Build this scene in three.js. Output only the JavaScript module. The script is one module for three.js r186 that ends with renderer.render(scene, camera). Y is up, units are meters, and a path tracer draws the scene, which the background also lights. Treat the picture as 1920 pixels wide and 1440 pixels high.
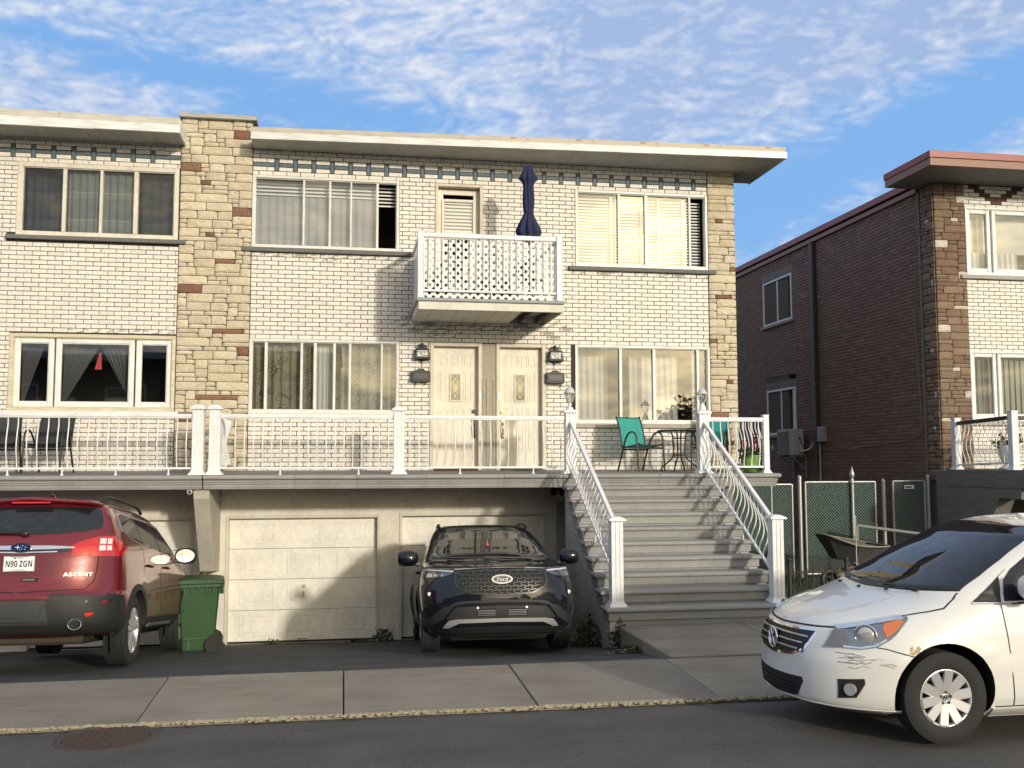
import * as THREE from 'three';
import { mergeGeometries, mergeVertices, toCreasedNormals } from 'three/addons/utils/BufferGeometryUtils.js';
import { Brush, Evaluator, SUBTRACTION } from 'three-bvh-csg';
import { createNoise2D, createNoise3D } from 'simplex-noise';
import { FontLoader } from 'three/addons/loaders/FontLoader.js';
import { TextGeometry } from 'three/addons/geometries/TextGeometry.js';

// ---------- camera, sky, sun, exposure ----------
const scene = new THREE.Scene();
const camera = new THREE.PerspectiveCamera(2 * Math.atan(720 / 1850) * 180 / Math.PI, 4 / 3, 0.1, 600);
camera.position.set(1.448, 2.2, 16.666);
camera.rotation.order = 'YXZ';
camera.rotation.set(0.0809, -0.1692, -0.0018);
scene.add(camera);
const SUN = new THREE.Vector3(0.375, 0.226, 0.899).normalize();
const sun = new THREE.DirectionalLight(new THREE.Color(1.0, 0.92, 0.80), 2.5);
sun.position.copy(SUN).multiplyScalar(60); sun.castShadow = true; sun.shadow.radius = 5;
sun.shadow.mapSize.set(4096, 4096);
Object.assign(sun.shadow.camera, { left: -30, right: 30, top: 25, bottom: -20, near: 1, far: 160 });
scene.add(sun, sun.target);
const renderer = new THREE.WebGLRenderer({ antialias: true });
renderer.shadowMap.enabled = true;
renderer.toneMapping = THREE.LinearToneMapping;
renderer.toneMappingExposure = 1.0;

const rng = (s) => () => { s |= 0; s = s + 0x6D2B79F5 | 0; let t = Math.imul(s ^ s >>> 15, 1 | s); t = t + Math.imul(t ^ t >>> 7, 61 | t) ^ t; return ((t ^ t >>> 14) >>> 0) / 4294967296; };
const clamp = (x, a = 0, b = 1) => Math.min(b, Math.max(a, x)), lerp = (a, b, t) => a + (b - a) * t;
const sstep = (a, b, x) => { const t = clamp((x - a) / (b - a)); return t * t * (3 - 2 * t); };
const n2 = createNoise2D(rng(11)), n3 = createNoise3D(rng(12));
const fbm2 = (x, y, o = 4, g = 0.5) => { let s = 0, a = 1, t = 0; for (let i = 0; i < o; i++) { s += a * n2(x, y); t += a; a *= g; x = x * 2.03 + 17.3; y = y * 2.03 - 9.1; } return s / t; };
const fbm3 = (x, y, z, o = 4) => { let s = 0, a = 1, t = 0; for (let i = 0; i < o; i++) { s += a * n3(x, y, z); t += a; a *= 0.5; x = x * 2.03 + 7.3; y = y * 2.03 - 9.1; z = z * 2.03 + 3.7; } return s / t; };

{ // late-afternoon sky: blue with thin rippled cloud, warm and bright around the low sun
  const W = 4096, H = 2048, data = new Float32Array(W * H * 4);
  const sa = Math.atan2(SUN.x, SUN.z), se = Math.asin(SUN.y);
  for (let j = 0; j < H; j++) {
    const el = ((j + 0.5) / H - 0.5) * Math.PI, low = el < -0.03;
    if (low) { for (let i = 0; i < W; i++) { const o = (j * W + i) * 4; data[o] = 0.13; data[o + 1] = 0.125; data[o + 2] = 0.12; data[o + 3] = 1; } continue; }
    const ed = el * 57.29578, ce = Math.cos(el), sy = Math.sin(el);
    for (let i = 0; i < W; i++) {
      const ph = ((i + 0.5) / W - 0.5) * 2 * Math.PI, dx = ce * Math.cos(ph), dz = ce * Math.sin(ph), o = (j * W + i) * 4;
      const cs = dx * SUN.x + sy * SUN.y + dz * SUN.z, ang = Math.acos(clamp(cs, -1, 1)) * 57.29578;
      let da = Math.atan2(dx, dz) - sa; if (da > Math.PI) da -= 2 * Math.PI; if (da < -Math.PI) da += 2 * Math.PI;
      const warm = Math.exp(-ang / 26), h = clamp(ed / 60);
      // clear air
      const tz = Math.pow(1 - clamp(ed / 75), 2.2);
      let r = lerp(0.17, 0.27, tz), g = lerp(0.37, 0.53, tz), b = lerp(0.76, 0.92, tz);
      // thin cloud in rippled cells that lie flat, with open blue lanes between the banks
      const az = Math.atan2(dx, -dz) * 57.29578, v = ed * 0.62 - 0.16 * Math.sin(az * 0.07) * 6;
      const wx = n3(dx * 9, v * 0.5, dz * 9) * 0.7, big = fbm3(dx * 4.2 + 5, ed * 0.10, dz * 4.2, 3);
      const t1 = fbm3(dx * 15 + wx, v * 1.05 + wx * 0.5, dz * 15, 4), t2 = fbm3(dx * 34 + wx * 1.4, v * 2.6, dz * 34, 4), t3 = fbm3(dx * 80, v * 6, dz * 80, 2);
      const lane = Math.exp(-Math.pow((ed - (14.8 + (az - 24) * 0.30)) / 2.6, 2)) * sstep(13, 20, az) * sstep(75, 40, az)
        + 0.75 * Math.exp(-Math.pow((ed - (21.0 - (az + 8) * 0.09)) / 1.0, 2)) * sstep(-40, -12, az) * sstep(11, -3, az) + 0.5 * Math.exp(-Math.pow((ed - 19.0) / 0.8, 2)) * sstep(-14, -6, az) * sstep(14, 4, az);
      const veil = sstep(7, 17, az) * sstep(80, 40, az) * sstep(17.4 + (az - 20) * 0.16, 20.0 + (az - 20) * 0.16, ed);
      const tex = (0.55 * t1 + 0.5 * t2 + 0.2 * t3) * (1 - 0.8 * veil);
      const c = sstep(-0.05, 0.92, 0.62 + 0.26 * big + 0.5 * tex + 0.3 * veil - 0.85 * lane);
      const lit = clamp(0.52 + 0.55 * t2 + 0.55 * t1 + 0.2 * t3 - 0.42 * veil - 0.1 * big);
      let cr = lerp(0.37, 0.76, lit), cg = lerp(0.50, 0.81, lit), cb = lerp(0.77, 0.91, lit);
      const side = sstep(125, 25, ang);
      cr = lerp(cr, lerp(0.33, 1.25, lit), side * 0.8); cg = lerp(cg, lerp(0.33, 1.08, lit), side * 0.8); cb = lerp(cb, lerp(0.36, 0.8, lit), side * 0.8);
      const m = c * 0.94;
      r = lerp(r, cr, m); g = lerp(g, cg, m); b = lerp(b, cb, m);
      // the glow of the low sun through bands of cloud
      const band = fbm3(dx * 3.2 + 3, sy * 17 + n3(dx * 2, sy * 5, dz * 2) * 0.7, dz * 3.2, 5), bank = sstep(-0.28, 0.42, band + 0.16 * t2);
      const glow = Math.exp(-Math.pow(da * 57.3 / 21, 2)) * Math.exp(-Math.pow((ed - 14.5) / 8.5, 2)), strip = Math.exp(-Math.pow(da * 57.3 / 26, 2)) * Math.exp(-Math.pow((ed - 3.6) / 2.1, 2));
      const core = Math.exp(-ang * ang / 90);
      const G = glow * lerp(2.6, 7.2, bank) + core * 5 + strip * lerp(0.9, 5.2, bank);
      r += G; g += G * 0.80; b += G * 0.42;
      r += warm * 0.5; g += warm * 0.36; b += warm * 0.14;
      data[o] = r; data[o + 1] = g; data[o + 2] = b; data[o + 3] = 1;
    }
  }
  const sky = new THREE.DataTexture(data, W, H, THREE.RGBAFormat, THREE.FloatType);
  sky.mapping = THREE.EquirectangularReflectionMapping; sky.magFilter = THREE.LinearFilter; sky.needsUpdate = true;
  scene.background = sky; scene.environment = sky; scene.environmentIntensity = 1;
}

// ---------- helpers ----------
const used = new Map();
const numbered = (n) => { const k = used.get(n) ?? 0; used.set(n, k + 1); return k ? n + '_' + String(k).padStart(3, '0') : n; };
const fin = (m) => { m.castShadow = m.receiveShadow = true; return m; };
function thing(name, label, category, pos = [0, 0, 0], turn = 0, group) {
  const o = new THREE.Group(); o.name = numbered(name); o.position.set(...pos); o.rotation.y = turn; scene.add(o);
  o.userData = { label, category }; if (group) o.userData.group = group; return o;
}
const meshThing = (name, geo, mat, label, category, group) => { const m = fin(new THREE.Mesh(geo, mat)); m.name = numbered(name); m.userData = { label, category }; if (group) m.userData.group = group; scene.add(m); return m; };
function part(name, geo, mat, parent, label) { const m = fin(new THREE.Mesh(Array.isArray(geo) ? merge(geo) : geo, mat)); m.name = name; if (label) m.userData.label = label; parent.add(m); return m; }
function struct(name, geo, mat) { const m = fin(new THREE.Mesh(Array.isArray(geo) ? merge(geo) : geo, mat)); m.name = numbered(name); m.userData = { kind: 'structure' }; scene.add(m); return m; }
const stuff = (m) => { m.userData.kind = 'stuff'; return m; };
function copyOf(o, label, pos, turn) { const c = o.clone(); c.name = numbered(o.name.replace(/_\d{3}$/, '')); c.userData = { ...o.userData }; if (label) c.userData.label = label; if (pos) c.position.set(...pos); if (turn !== undefined) c.rotation.y = turn; scene.add(c); return c; }
function clean(g) { g = g.index ? g.toNonIndexed() : g; for (const k of Object.keys(g.attributes)) if (!['position', 'normal', 'uv'].includes(k)) g.deleteAttribute(k); if (!g.attributes.normal) g.computeVertexNormals(); if (!g.attributes.uv) g.setAttribute('uv', new THREE.BufferAttribute(new Float32Array(g.attributes.position.count * 2), 2)); return g; }
const merge = (a) => { const l = a.flat(Infinity).map(clean); return l.length === 1 ? l[0] : mergeGeometries(l); };
// uv in metres from the dominant direction of the normal
function boxUV(g, s = 1, off = 0) {
  const p = g.attributes.position, n = g.attributes.normal, uv = new Float32Array(p.count * 2);
  for (let i = 0; i < p.count; i++) { const a = Math.abs(n.getX(i)), b = Math.abs(n.getY(i)), c = Math.abs(n.getZ(i)); const x = p.getX(i), y = p.getY(i), z = p.getZ(i);
    uv[i * 2] = (a > b && a > c ? z : x) * s + off; uv[i * 2 + 1] = (b >= a && b >= c ? z : y) * s + off * 0.7; }
  g.setAttribute('uv', new THREE.BufferAttribute(uv, 2)); return g;
}
// box with chamfered edges between two corners
function box(x0, y0, z0, x1, y1, z1, b = 0.006) {
  const w = Math.abs(x1 - x0), h = Math.abs(y1 - y0), d = Math.abs(z1 - z0); b = Math.min(b, w * 0.45, h * 0.45, d * 0.45);
  const cx = (x0 + x1) / 2, cy = (y0 + y1) / 2, cz = (z0 + z1) / 2, P = [], T = [];
  if (b <= 0.0002) { const g = new THREE.BoxGeometry(w, h, d).toNonIndexed(); g.translate(cx, cy, cz); return boxUV(g); }
  const v = (sx, sy, sz, ax) => { const e = [w / 2 - b, h / 2 - b, d / 2 - b]; e[ax] += b; return [cx + sx * e[0], cy + sy * e[1], cz + sz * e[2]]; };
  const quad = (a, c, e, f) => P.push(...a, ...c, ...e, ...a, ...e, ...f), tri = (a, c, e) => P.push(...a, ...c, ...e);
  const S = [-1, 1];
  for (const s of S) {
    const q = (ax, l) => s > 0 ? quad(...l) : quad(...l.reverse());
    q(0, [v(s, -1, -1, 0), v(s, 1, -1, 0), v(s, 1, 1, 0), v(s, -1, 1, 0)]);
    q(1, [v(-1, s, -1, 1), v(-1, s, 1, 1), v(1, s, 1, 1), v(1, s, -1, 1)]);
    q(2, [v(-1, -1, s, 2), v(1, -1, s, 2), v(1, 1, s, 2), v(-1, 1, s, 2)]);
    for (const t of S) {
      const f = s * t > 0;
      const e1 = [v(s, t, -1, 0), v(s, t, -1, 1), v(s, t, 1, 1), v(s, t, 1, 0)]; f ? quad(...e1) : quad(...e1.reverse());
      const e2 = [v(s, -1, t, 0), v(s, 1, t, 0), v(s, 1, t, 2), v(s, -1, t, 2)]; f ? quad(...e2) : quad(...e2.reverse());
      const e3 = [v(-1, s, t, 1), v(-1, s, t, 2), v(1, s, t, 2), v(1, s, t, 1)]; f ? quad(...e3) : quad(...e3.reverse());
      for (const r of S) { const c = [v(s, t, r, 0), v(s, t, r, 1), v(s, t, r, 2)]; s * t * r > 0 ? tri(...c) : tri(...c.reverse()); }
    }
  }
  const g = new THREE.BufferGeometry(); g.setAttribute('position', new THREE.BufferAttribute(new Float32Array(P), 3)); g.computeVertexNormals(); return boxUV(g);
}
const cyl = (r0, r1, y0, y1, x, z, n = 12) => { const g = new THREE.CylinderGeometry(r1, r0, y1 - y0, n); g.translate(x, (y0 + y1) / 2, z); return g; };
const bar = (a, b, r, n = 7) => { const A = new THREE.Vector3(...a), B = new THREE.Vector3(...b), d = B.clone().sub(A), l = d.length(); const g = new THREE.CylinderGeometry(r, r, l, n); g.applyQuaternion(new THREE.Quaternion().setFromUnitVectors(new THREE.Vector3(0, 1, 0), d.normalize())); const m = A.add(B).multiplyScalar(0.5); g.translate(m.x, m.y, m.z); return g; };
const tube = (pts, r, seg = 16, n = 7, closed = false) => new THREE.TubeGeometry(new THREE.CatmullRomCurve3(pts.map((p) => new THREE.Vector3(...p)), closed, 'centripetal'), seg, r, n, closed);
// box beam between two points (square section w x h)
function beam(a, b, w, h, up = [0, 1, 0]) {
  const A = new THREE.Vector3(...a), B = new THREE.Vector3(...b), d = B.clone().sub(A), l = d.length(); d.normalize();
  const g = box(-w / 2, -h / 2, 0, w / 2, h / 2, l, Math.min(w, h) * 0.15), U = new THREE.Vector3(...up), s = U.clone().cross(d).normalize(), u = d.clone().cross(s);
  g.applyMatrix4(new THREE.Matrix4().makeBasis(s, u, d)); g.translate(A.x, A.y, A.z); return g;
}
const lathe = (pts, n = 20) => new THREE.LatheGeometry(pts.map((p) => new THREE.Vector2(p[0], p[1])), n);
const at = (g, x, y, z, ry = 0) => { if (ry) g.rotateY(ry); g.translate(x, y, z); return g; };
function extrude(pts, depth, bevel = 0) { const s = new THREE.Shape(pts.map((p) => new THREE.Vector2(p[0], p[1]))); return new THREE.ExtrudeGeometry(s, { depth: depth - 2 * bevel, bevelEnabled: bevel > 0, bevelSize: bevel, bevelThickness: bevel, bevelSegments: 1, curveSegments: 8 }).translate(0, 0, bevel); }
function holed(x0, x1, y0, y1, holes, z0, z1) {
  const s = new THREE.Shape([[x0, y0], [x1, y0], [x1, y1], [x0, y1]].map((p) => new THREE.Vector2(...p)));
  for (const [a, b, c, d] of holes) s.holes.push(new THREE.Path([[a, c], [a, d], [b, d], [b, c]].map((p) => new THREE.Vector2(...p))));
  const g = new THREE.ExtrudeGeometry(s, { depth: z1 - z0, bevelEnabled: false }); g.translate(0, 0, z0); return boxUV(clean(g));
}
// rectangular frame in a plane facing +z
const frame = (x0, x1, y0, y1, z0, z1, w, b = 0.004, wb = w) => [box(x0, y0, z0, x0 + w, y1, z1, b), box(x1 - w, y0, z0, x1, y1, z1, b), box(x0 + w, y1 - w, z0 + 0.002, x1 - w, y1, z1 - 0.002, b), box(x0 + w, y0, z0 + 0.002, x1 - w, y0 + wb, z1 - 0.002, b)];

// ---------- textures ----------
// tileable noise field in 0..1 over an n x n square
function tileNoise(n, cells, oct, seed, stretch = 1) {
  const f = new Float32Array(n * n), R = rng(seed); let amp = 1, tot = 0;
  for (let o = 0; o < oct; o++) {
    const cx = Math.min(n, Math.round(cells * 2 ** o)), cy = Math.max(1, Math.min(n, Math.round(cells * stretch * 2 ** o))), g = new Float32Array(cx * cy); for (let i = 0; i < g.length; i++) g[i] = R();
    for (let y = 0; y < n; y++) { const v = y / n * cy, j = Math.floor(v), t = v - j, tt = t * t * (3 - 2 * t), j1 = (j + 1) % cy;
      for (let x = 0; x < n; x++) { const u = x / n * cx, i = Math.floor(u), s = u - i, ss = s * s * (3 - 2 * s), i1 = (i + 1) % cx;
        f[y * n + x] += amp * lerp(lerp(g[j % cy * cx + i % cx], g[j % cy * cx + i1], ss), lerp(g[j1 * cx + i % cx], g[j1 * cx + i1], ss), tt); } }
    tot += amp; amp *= 0.55;
  }
  for (let i = 0; i < f.length; i++) f[i] = clamp((f[i] / tot - 0.5) * 1.7 + 0.5); return f;
}
function tex(n, fn, repeat = 1, srgb = false) {
  const d = new Uint8Array(n * n * 4); for (let i = 0; i < n * n; i++) { const c = fn(i, i % n, i / n | 0); d[i * 4] = clamp(c[0]) * 255; d[i * 4 + 1] = clamp(c[1] ?? c[0]) * 255; d[i * 4 + 2] = clamp(c[2] ?? c[0]) * 255; d[i * 4 + 3] = 255; }
  const t = new THREE.DataTexture(d, n, n); t.wrapS = t.wrapT = THREE.RepeatWrapping; t.magFilter = t.minFilter = THREE.LinearFilter; t.repeat.set(repeat, repeat); if (srgb) t.colorSpace = THREE.SRGBColorSpace; t.needsUpdate = true; return t;
}
const NA = tileNoise(512, 4, 6, 1), NB = tileNoise(512, 16, 5, 2), NF = tileNoise(512, 128, 2, 3), NS = tileNoise(512, 3, 6, 4, 8);
const grain = (amt, f = NB, g = NF) => (i) => { const v = 1 - amt + amt * (0.6 * f[i] + 0.4 * g[i]) * 1.3; return [v, v, v]; };
const T = {
  soft: tex(512, grain(0.22, NA, NB), 1.1), fine: tex(512, grain(0.3, NB, NF), 2.3), bumpF: tex(512, (i) => [0.5 * NB[i] + 0.5 * NF[i]], 2.3), bumpA: tex(512, (i) => [0.65 * NA[i] + 0.35 * NB[i]], 3.2),
  streak: tex(512, (i) => { const v = 0.72 + 0.36 * NS[i]; return [v, v, v]; }, 1.3),
};
const C = (r, g, b) => new THREE.Color().setRGB(r, g, b);
const std = (r, g, b, rough = 0.7, o = {}) => new THREE.MeshStandardMaterial({ color: C(r, g, b), roughness: rough, ...o });
const phys = (r, g, b, rough = 0.4, o = {}) => new THREE.MeshPhysicalMaterial({ color: C(r, g, b), roughness: rough, ...o });
const M = {
  mortar: std(0.05, 0.043, 0.037, 0.95, { map: T.fine, bumpMap: T.bumpF, bumpScale: 0.002 }),
  white: std(0.74, 0.74, 0.72, 0.45, { map: T.soft }),
  whiteRail: std(0.78, 0.79, 0.80, 0.4, { map: T.soft }),
  alu: std(0.70, 0.70, 0.66, 0.42, { map: T.soft }),
  sill: std(0.16, 0.155, 0.15, 0.85, { map: T.fine, bumpMap: T.bumpF, bumpScale: 0.002 }),
  porch: std(0.33, 0.335, 0.325, 0.78, { map: T.fine, bumpMap: T.bumpF, bumpScale: 0.002 }),
  stucco: std(0.74, 0.70, 0.62, 0.9, { map: T.soft, bumpMap: T.bumpF, bumpScale: 0.003 }),
  dark: std(0.02, 0.02, 0.022, 0.6), black: std(0.018, 0.018, 0.02, 0.42), iron: std(0.022, 0.022, 0.024, 0.5, { bumpMap: T.bumpF, bumpScale: 0.001 }),
  glass: phys(0.93, 0.95, 0.95, 0.015, { transmission: 1, ior: 1.95, thickness: 0 }),
  glassLow: phys(0.55, 0.6, 0.62, 0.015, { transmission: 1, ior: 1.7, thickness: 0 }),
  room: std(0.20, 0.19, 0.17, 0.95), steel: std(0.55, 0.55, 0.54, 0.42, { metalness: 0.85, roughnessMap: T.fine }),
};

// ---------- ground: street, pavement, driveway ----------
const asphaltTex = (n, seed, lo, hi) => { const A = tileNoise(n, 6, 5, seed), B = tileNoise(n, 200, 2, seed + 1), R = rng(seed); return tex(n, (i) => { const s = R() < 0.045 ? 0.55 * R() : 0; const v = lerp(lo, hi, 0.35 * A[i] + 0.65 * B[i]) * (1 + s); return [v, v * 0.99, v * 0.97]; }, 1); };
const tAs = asphaltTex(1024, 41, 0.55, 1.15); tAs.repeat.set(0.42, 0.42);
const bAs = tex(512, (i) => [0.35 * NB[i] + 0.65 * NF[i]], 1.7);
const concTex = tex(1024, (() => { const A = tileNoise(1024, 5, 6, 51), S = tileNoise(1024, 4, 6, 52, 30), F = tileNoise(1024, 300, 1, 53); return (i) => { const v = 0.66 + 0.30 * A[i] + 0.22 * S[i] + 0.16 * (F[i] - 0.5); return [v, v * 0.985, v * 0.955]; }; })(), 0.46);
const bConc = tex(512, (i) => [0.6 * NS[i] + 0.4 * NF[i]], 1.2);
// a sheet with gentle unevenness and broad tone changes (wear) kept in vertex colours
function sheet(x0, x1, z0, z1, nx, nz, hf, seed, tone = 0.16, ks = 1) {
  const P = [], I = [], U = [], K = [];
  for (let j = 0; j <= nz; j++) for (let i = 0; i <= nx; i++) { const x = lerp(x0, x1, i / nx), z = lerp(z0, z1, j / nz); P.push(x, hf(x, z), z); U.push(x, z); const t = 1 - tone * 0.5 + tone * fbm2(x * 0.8 * ks + seed, z * 1.3 * ks, 4) * 1.3; K.push(t, t, t); }
  for (let j = 0; j < nz; j++) for (let i = 0; i < nx; i++) { const a = j * (nx + 1) + i, b = a + 1, c = a + nx + 1, d = c + 1; I.push(a, c, b, b, c, d); }
  const g = new THREE.BufferGeometry(); g.setAttribute('position', new THREE.BufferAttribute(new Float32Array(P), 3)); g.setAttribute('uv', new THREE.BufferAttribute(new Float32Array(U), 2)); g.setAttribute('color', new THREE.BufferAttribute(new Float32Array(K), 3)); g.setIndex(I); g.computeVertexNormals(); return g;
}
const mStreet = std(0.105, 0.100, 0.096, 0.9, { map: tAs, vertexColors: true, bumpMap: bAs, bumpScale: 0.004 });
const mDrive = std(0.066, 0.067, 0.070, 0.9, { map: tAs, vertexColors: true, bumpMap: bAs, bumpScale: 0.004 });
const mConc = [0, 1, 2].map((i) => std(0.27 - i * 0.018, 0.238 - i * 0.014, 0.19 - i * 0.008, 0.9, { map: concTex, bumpMap: bConc, bumpScale: 0.0025 }));
const mGround = std(0.09, 0.085, 0.07, 1, { map: T.soft });
const streetY = (x, z) => 0.026 * Math.min(z - 7.75, 25.5 - z) * 0.55;
struct('ground', sheet(-260, 260, -260, 320, 8, 8, () => -1.2, 0, 0), std(0.09, 0.085, 0.07, 1, { vertexColors: true }));
struct('street', sheet(-70, 90, 7.73, 17.8, 320, 40, (x, z) => streetY(x, z) + 0.004 * fbm2(x * 1.5, z * 1.5, 3) + (z < 7.9 ? -0.01 : 0), 3, 0.2), mStreet);
const driveY = (z) => -0.69 + 0.1252 * z;
struct('driveway', sheet(-9, 4.985, -0.1, 6.17, 140, 62, (x, z) => driveY(z) + 0.010 * fbm2(x * 0.9, z * 0.9, 3) + 0.004 * fbm2(x * 5, z * 5, 2) - 0.012 * sstep(6.0, 6.17, z), 9, 0.34, 1.4), mDrive);
struct('driveway', sheet(12.4, 20, -0.1, 6.17, 40, 30, (x, z) => driveY(z) + 0.006 * fbm2(x, z, 3), 19, 0.3), mDrive);
const walkTop = (z) => lerp(0.085, 0.035, (z - 6.15) / 1.6);
{ // the pavement: cast slabs, one mesh each
  const pv = new THREE.Group(); pv.name = 'sidewalk'; pv.userData = { kind: 'structure' }; scene.add(pv);
  const R = rng(5);
  for (let k = -14; k < 16; k++) {
    const x0 = -0.25 + 1.727 * k + 0.006, x1 = x0 + 1.727 - 0.012, seg = 10, P = [], dy = (R() - 0.5) * 0.008;
    let g = box(x0, -0.2, 6.155, x1, 0, 7.75, 0.007); const p = g.attributes.position;
    for (let i = 0; i < p.count; i++) if (p.getY(i) > -0.1) p.setY(i, p.getY(i) + walkTop(p.getZ(i)) + dy);
    g.computeVertexNormals(); boxUV(g, 1, k * 0.37);
    part('slab', g, mConc[(k + 30) % 3], pv);
  }
  // crumbled kerb edge where the asphalt meets the slabs
  const bits = [], Q = rng(77), ico = new THREE.IcosahedronGeometry(1, 0);
  for (let i = 0; i < 1900; i++) { const x = lerp(-6, 6.4, Q()), n = fbm2(x * 1.3, 4, 3); if (Q() > 0.72 + 0.6 * n) continue; const s = 0.006 + 0.016 * Q() * Q() + 0.004; const g = clean(ico.clone()); g.rotateX(Q() * 6); g.rotateY(Q() * 6); g.scale(s * (1 + Q()), s * 0.75, s); g.translate(x, 0.012 + s * 0.3 + 0.012 * Q() , 7.752 + Q() * Q() * 0.085); bits.push(g); }
  const gm = merge(bits); gm.computeVertexNormals(); const st = fin(new THREE.Mesh(gm, std(0.36, 0.31, 0.21, 0.95, { map: T.fine }))); st.name = 'gravel'; st.userData = { label: 'crumbled pale kerb edge between the sidewalk and the street', category: 'gravel', kind: 'stuff' }; scene.add(st);
}
{ // raised concrete path from the pavement to the stairs
  const w = new THREE.Group(); w.name = 'path'; w.userData = { kind: 'structure' }; scene.add(w);
  const cuts = [4.0, 5.12, 6.148];
  for (let k = 0; k < 2; k++) for (const [a, b] of [[4.99, 6.6], [6.61, 8.1]]) part('slab', boxUV(box(a, -0.45, cuts[k] + 0.004, b, 0.105 + 0.004 * k - (a > 5 ? 0.003 : 0), cuts[k + 1] - 0.004, 0.012), 1, k * 0.3 + a), mConc[(k + (a > 5 ? 1 : 2)) % 3], w);
}
// side yard between the two houses
const lawnY = (x, z) => 0.13 + 0.03 * fbm2(x * 0.7, z * 0.7, 3);
struct('lawn', sheet(8.0, 12.45, -14, 6.14, 30, 90, lawnY, 31, 0.4, 1.5), std(0.07, 0.075, 0.035, 1, { map: T.fine, vertexColors: true }));

// ---------- brick fields ----------
const BL = 0.2285, BM = 0.0727, Y0 = 7.036, GAP = 0.0100;
const brickTones = [[0.80, 0.765, 0.69], [0.77, 0.735, 0.67], [0.81, 0.765, 0.68], [0.755, 0.73, 0.68], [0.79, 0.74, 0.675], [0.73, 0.70, 0.635]];
const mBrick = brickTones.map((c) => std(...c, 0.52, { map: T.fine, bumpMap: T.bumpF, bumpScale: 0.0012 }));
const stainTex = [0, 1, 2].map((s) => { const A = tileNoise(256, 3, 5, 90 + s, 3), B = tileNoise(256, 12, 4, 95 + s, 2); return tex(256, (i) => { const k = sstep(0.42, 0.72, 0.6 * A[i] + 0.4 * B[i]); return [lerp(1, 0.42, k), lerp(1, 0.43, k), lerp(1, 0.44, k)]; }, 2.7); });
const mStain = stainTex.map((t) => std(0.74, 0.70, 0.63, 0.62, { map: t, bumpMap: T.bumpF, bumpScale: 0.0012 }));
const mBlue = [std(0.105, 0.150, 0.170, 0.6, { map: T.fine, bumpMap: T.bumpF, bumpScale: 0.001 }), std(0.095, 0.138, 0.158, 0.6, { map: T.fine })];
const mBrickAll = std(1, 1, 1, 0.52, { vertexColors: true, map: T.fine, bumpMap: T.bumpF, bumpScale: 0.0012 });
// front face, chamfers and sides of a brick, its face at z = 0
const brickCache = new Map();
function brickGeo(w, h, v = 0, d = 0.02, c = 0.0035) {
  const key = [w.toFixed(3), h.toFixed(3), v].join(); if (brickCache.has(key)) return brickCache.get(key);
  const a = w / 2, b = h / 2, R = rng(v * 7 + 3), q = () => (R() - 0.5) * 0.002, F = [[-a + c, -b + c + q(), q()], [a - c, -b + c + q(), q()], [a - c, b - c + q(), q()], [-a + c, b - c + q(), q()]], E = [[-a, -b, -c], [a, -b, -c], [a, b, -c], [-a, b, -c]], K = E.map((p) => [p[0], p[1], -d]), P = [];
  const quad = (p, r, s, t) => P.push(...p, ...r, ...s, ...p, ...s, ...t); quad(...F);
  for (let i = 0; i < 4; i++) { const j = (i + 1) % 4; quad(E[i], E[j], F[j], F[i]); quad(K[i], K[j], E[j], E[i]); }
  const g = new THREE.BufferGeometry(); g.setAttribute('position', new THREE.BufferAttribute(new Float32Array(P), 3)); g.computeVertexNormals(); boxUV(g, 1, v * 0.31 + w); brickCache.set(key, g); return g;
}
// list of [x0, x1, y0, y1, kind] of a running bond, cut by rectangular holes
function runningBond(x0, x1, rTop, rBot, y00, phase, holes, pitch = BL) {
  const out = [];
  for (let r = rTop; r <= rBot; r++) {
    const yb = y00 - r * BM, yt = yb + BM, ph = phase + (r & 1 ? pitch / 2 : 0); let x = x0; let cuts = [[x0, x1]];
    for (const [a, b, c, d] of holes) if (yb + 0.03 < d && yt - 0.03 > c) cuts = cuts.flatMap(([p, q]) => [[p, Math.min(q, a)], [Math.max(p, b), q]].filter(([u, v]) => v - u > 0.02));
    for (const [p, q] of cuts) { let k = Math.floor((p - ph) / pitch), e = p; while (e < q - 0.012) { const n = Math.min(q, ph + (++k) * pitch); if (n - e > 0.022) out.push([e, n, yb, yt, 0, r]); e = n; } }
  }
  return out;
}
const camP = new THREE.Vector3(1.448, 2.2, 16.666);
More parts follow.
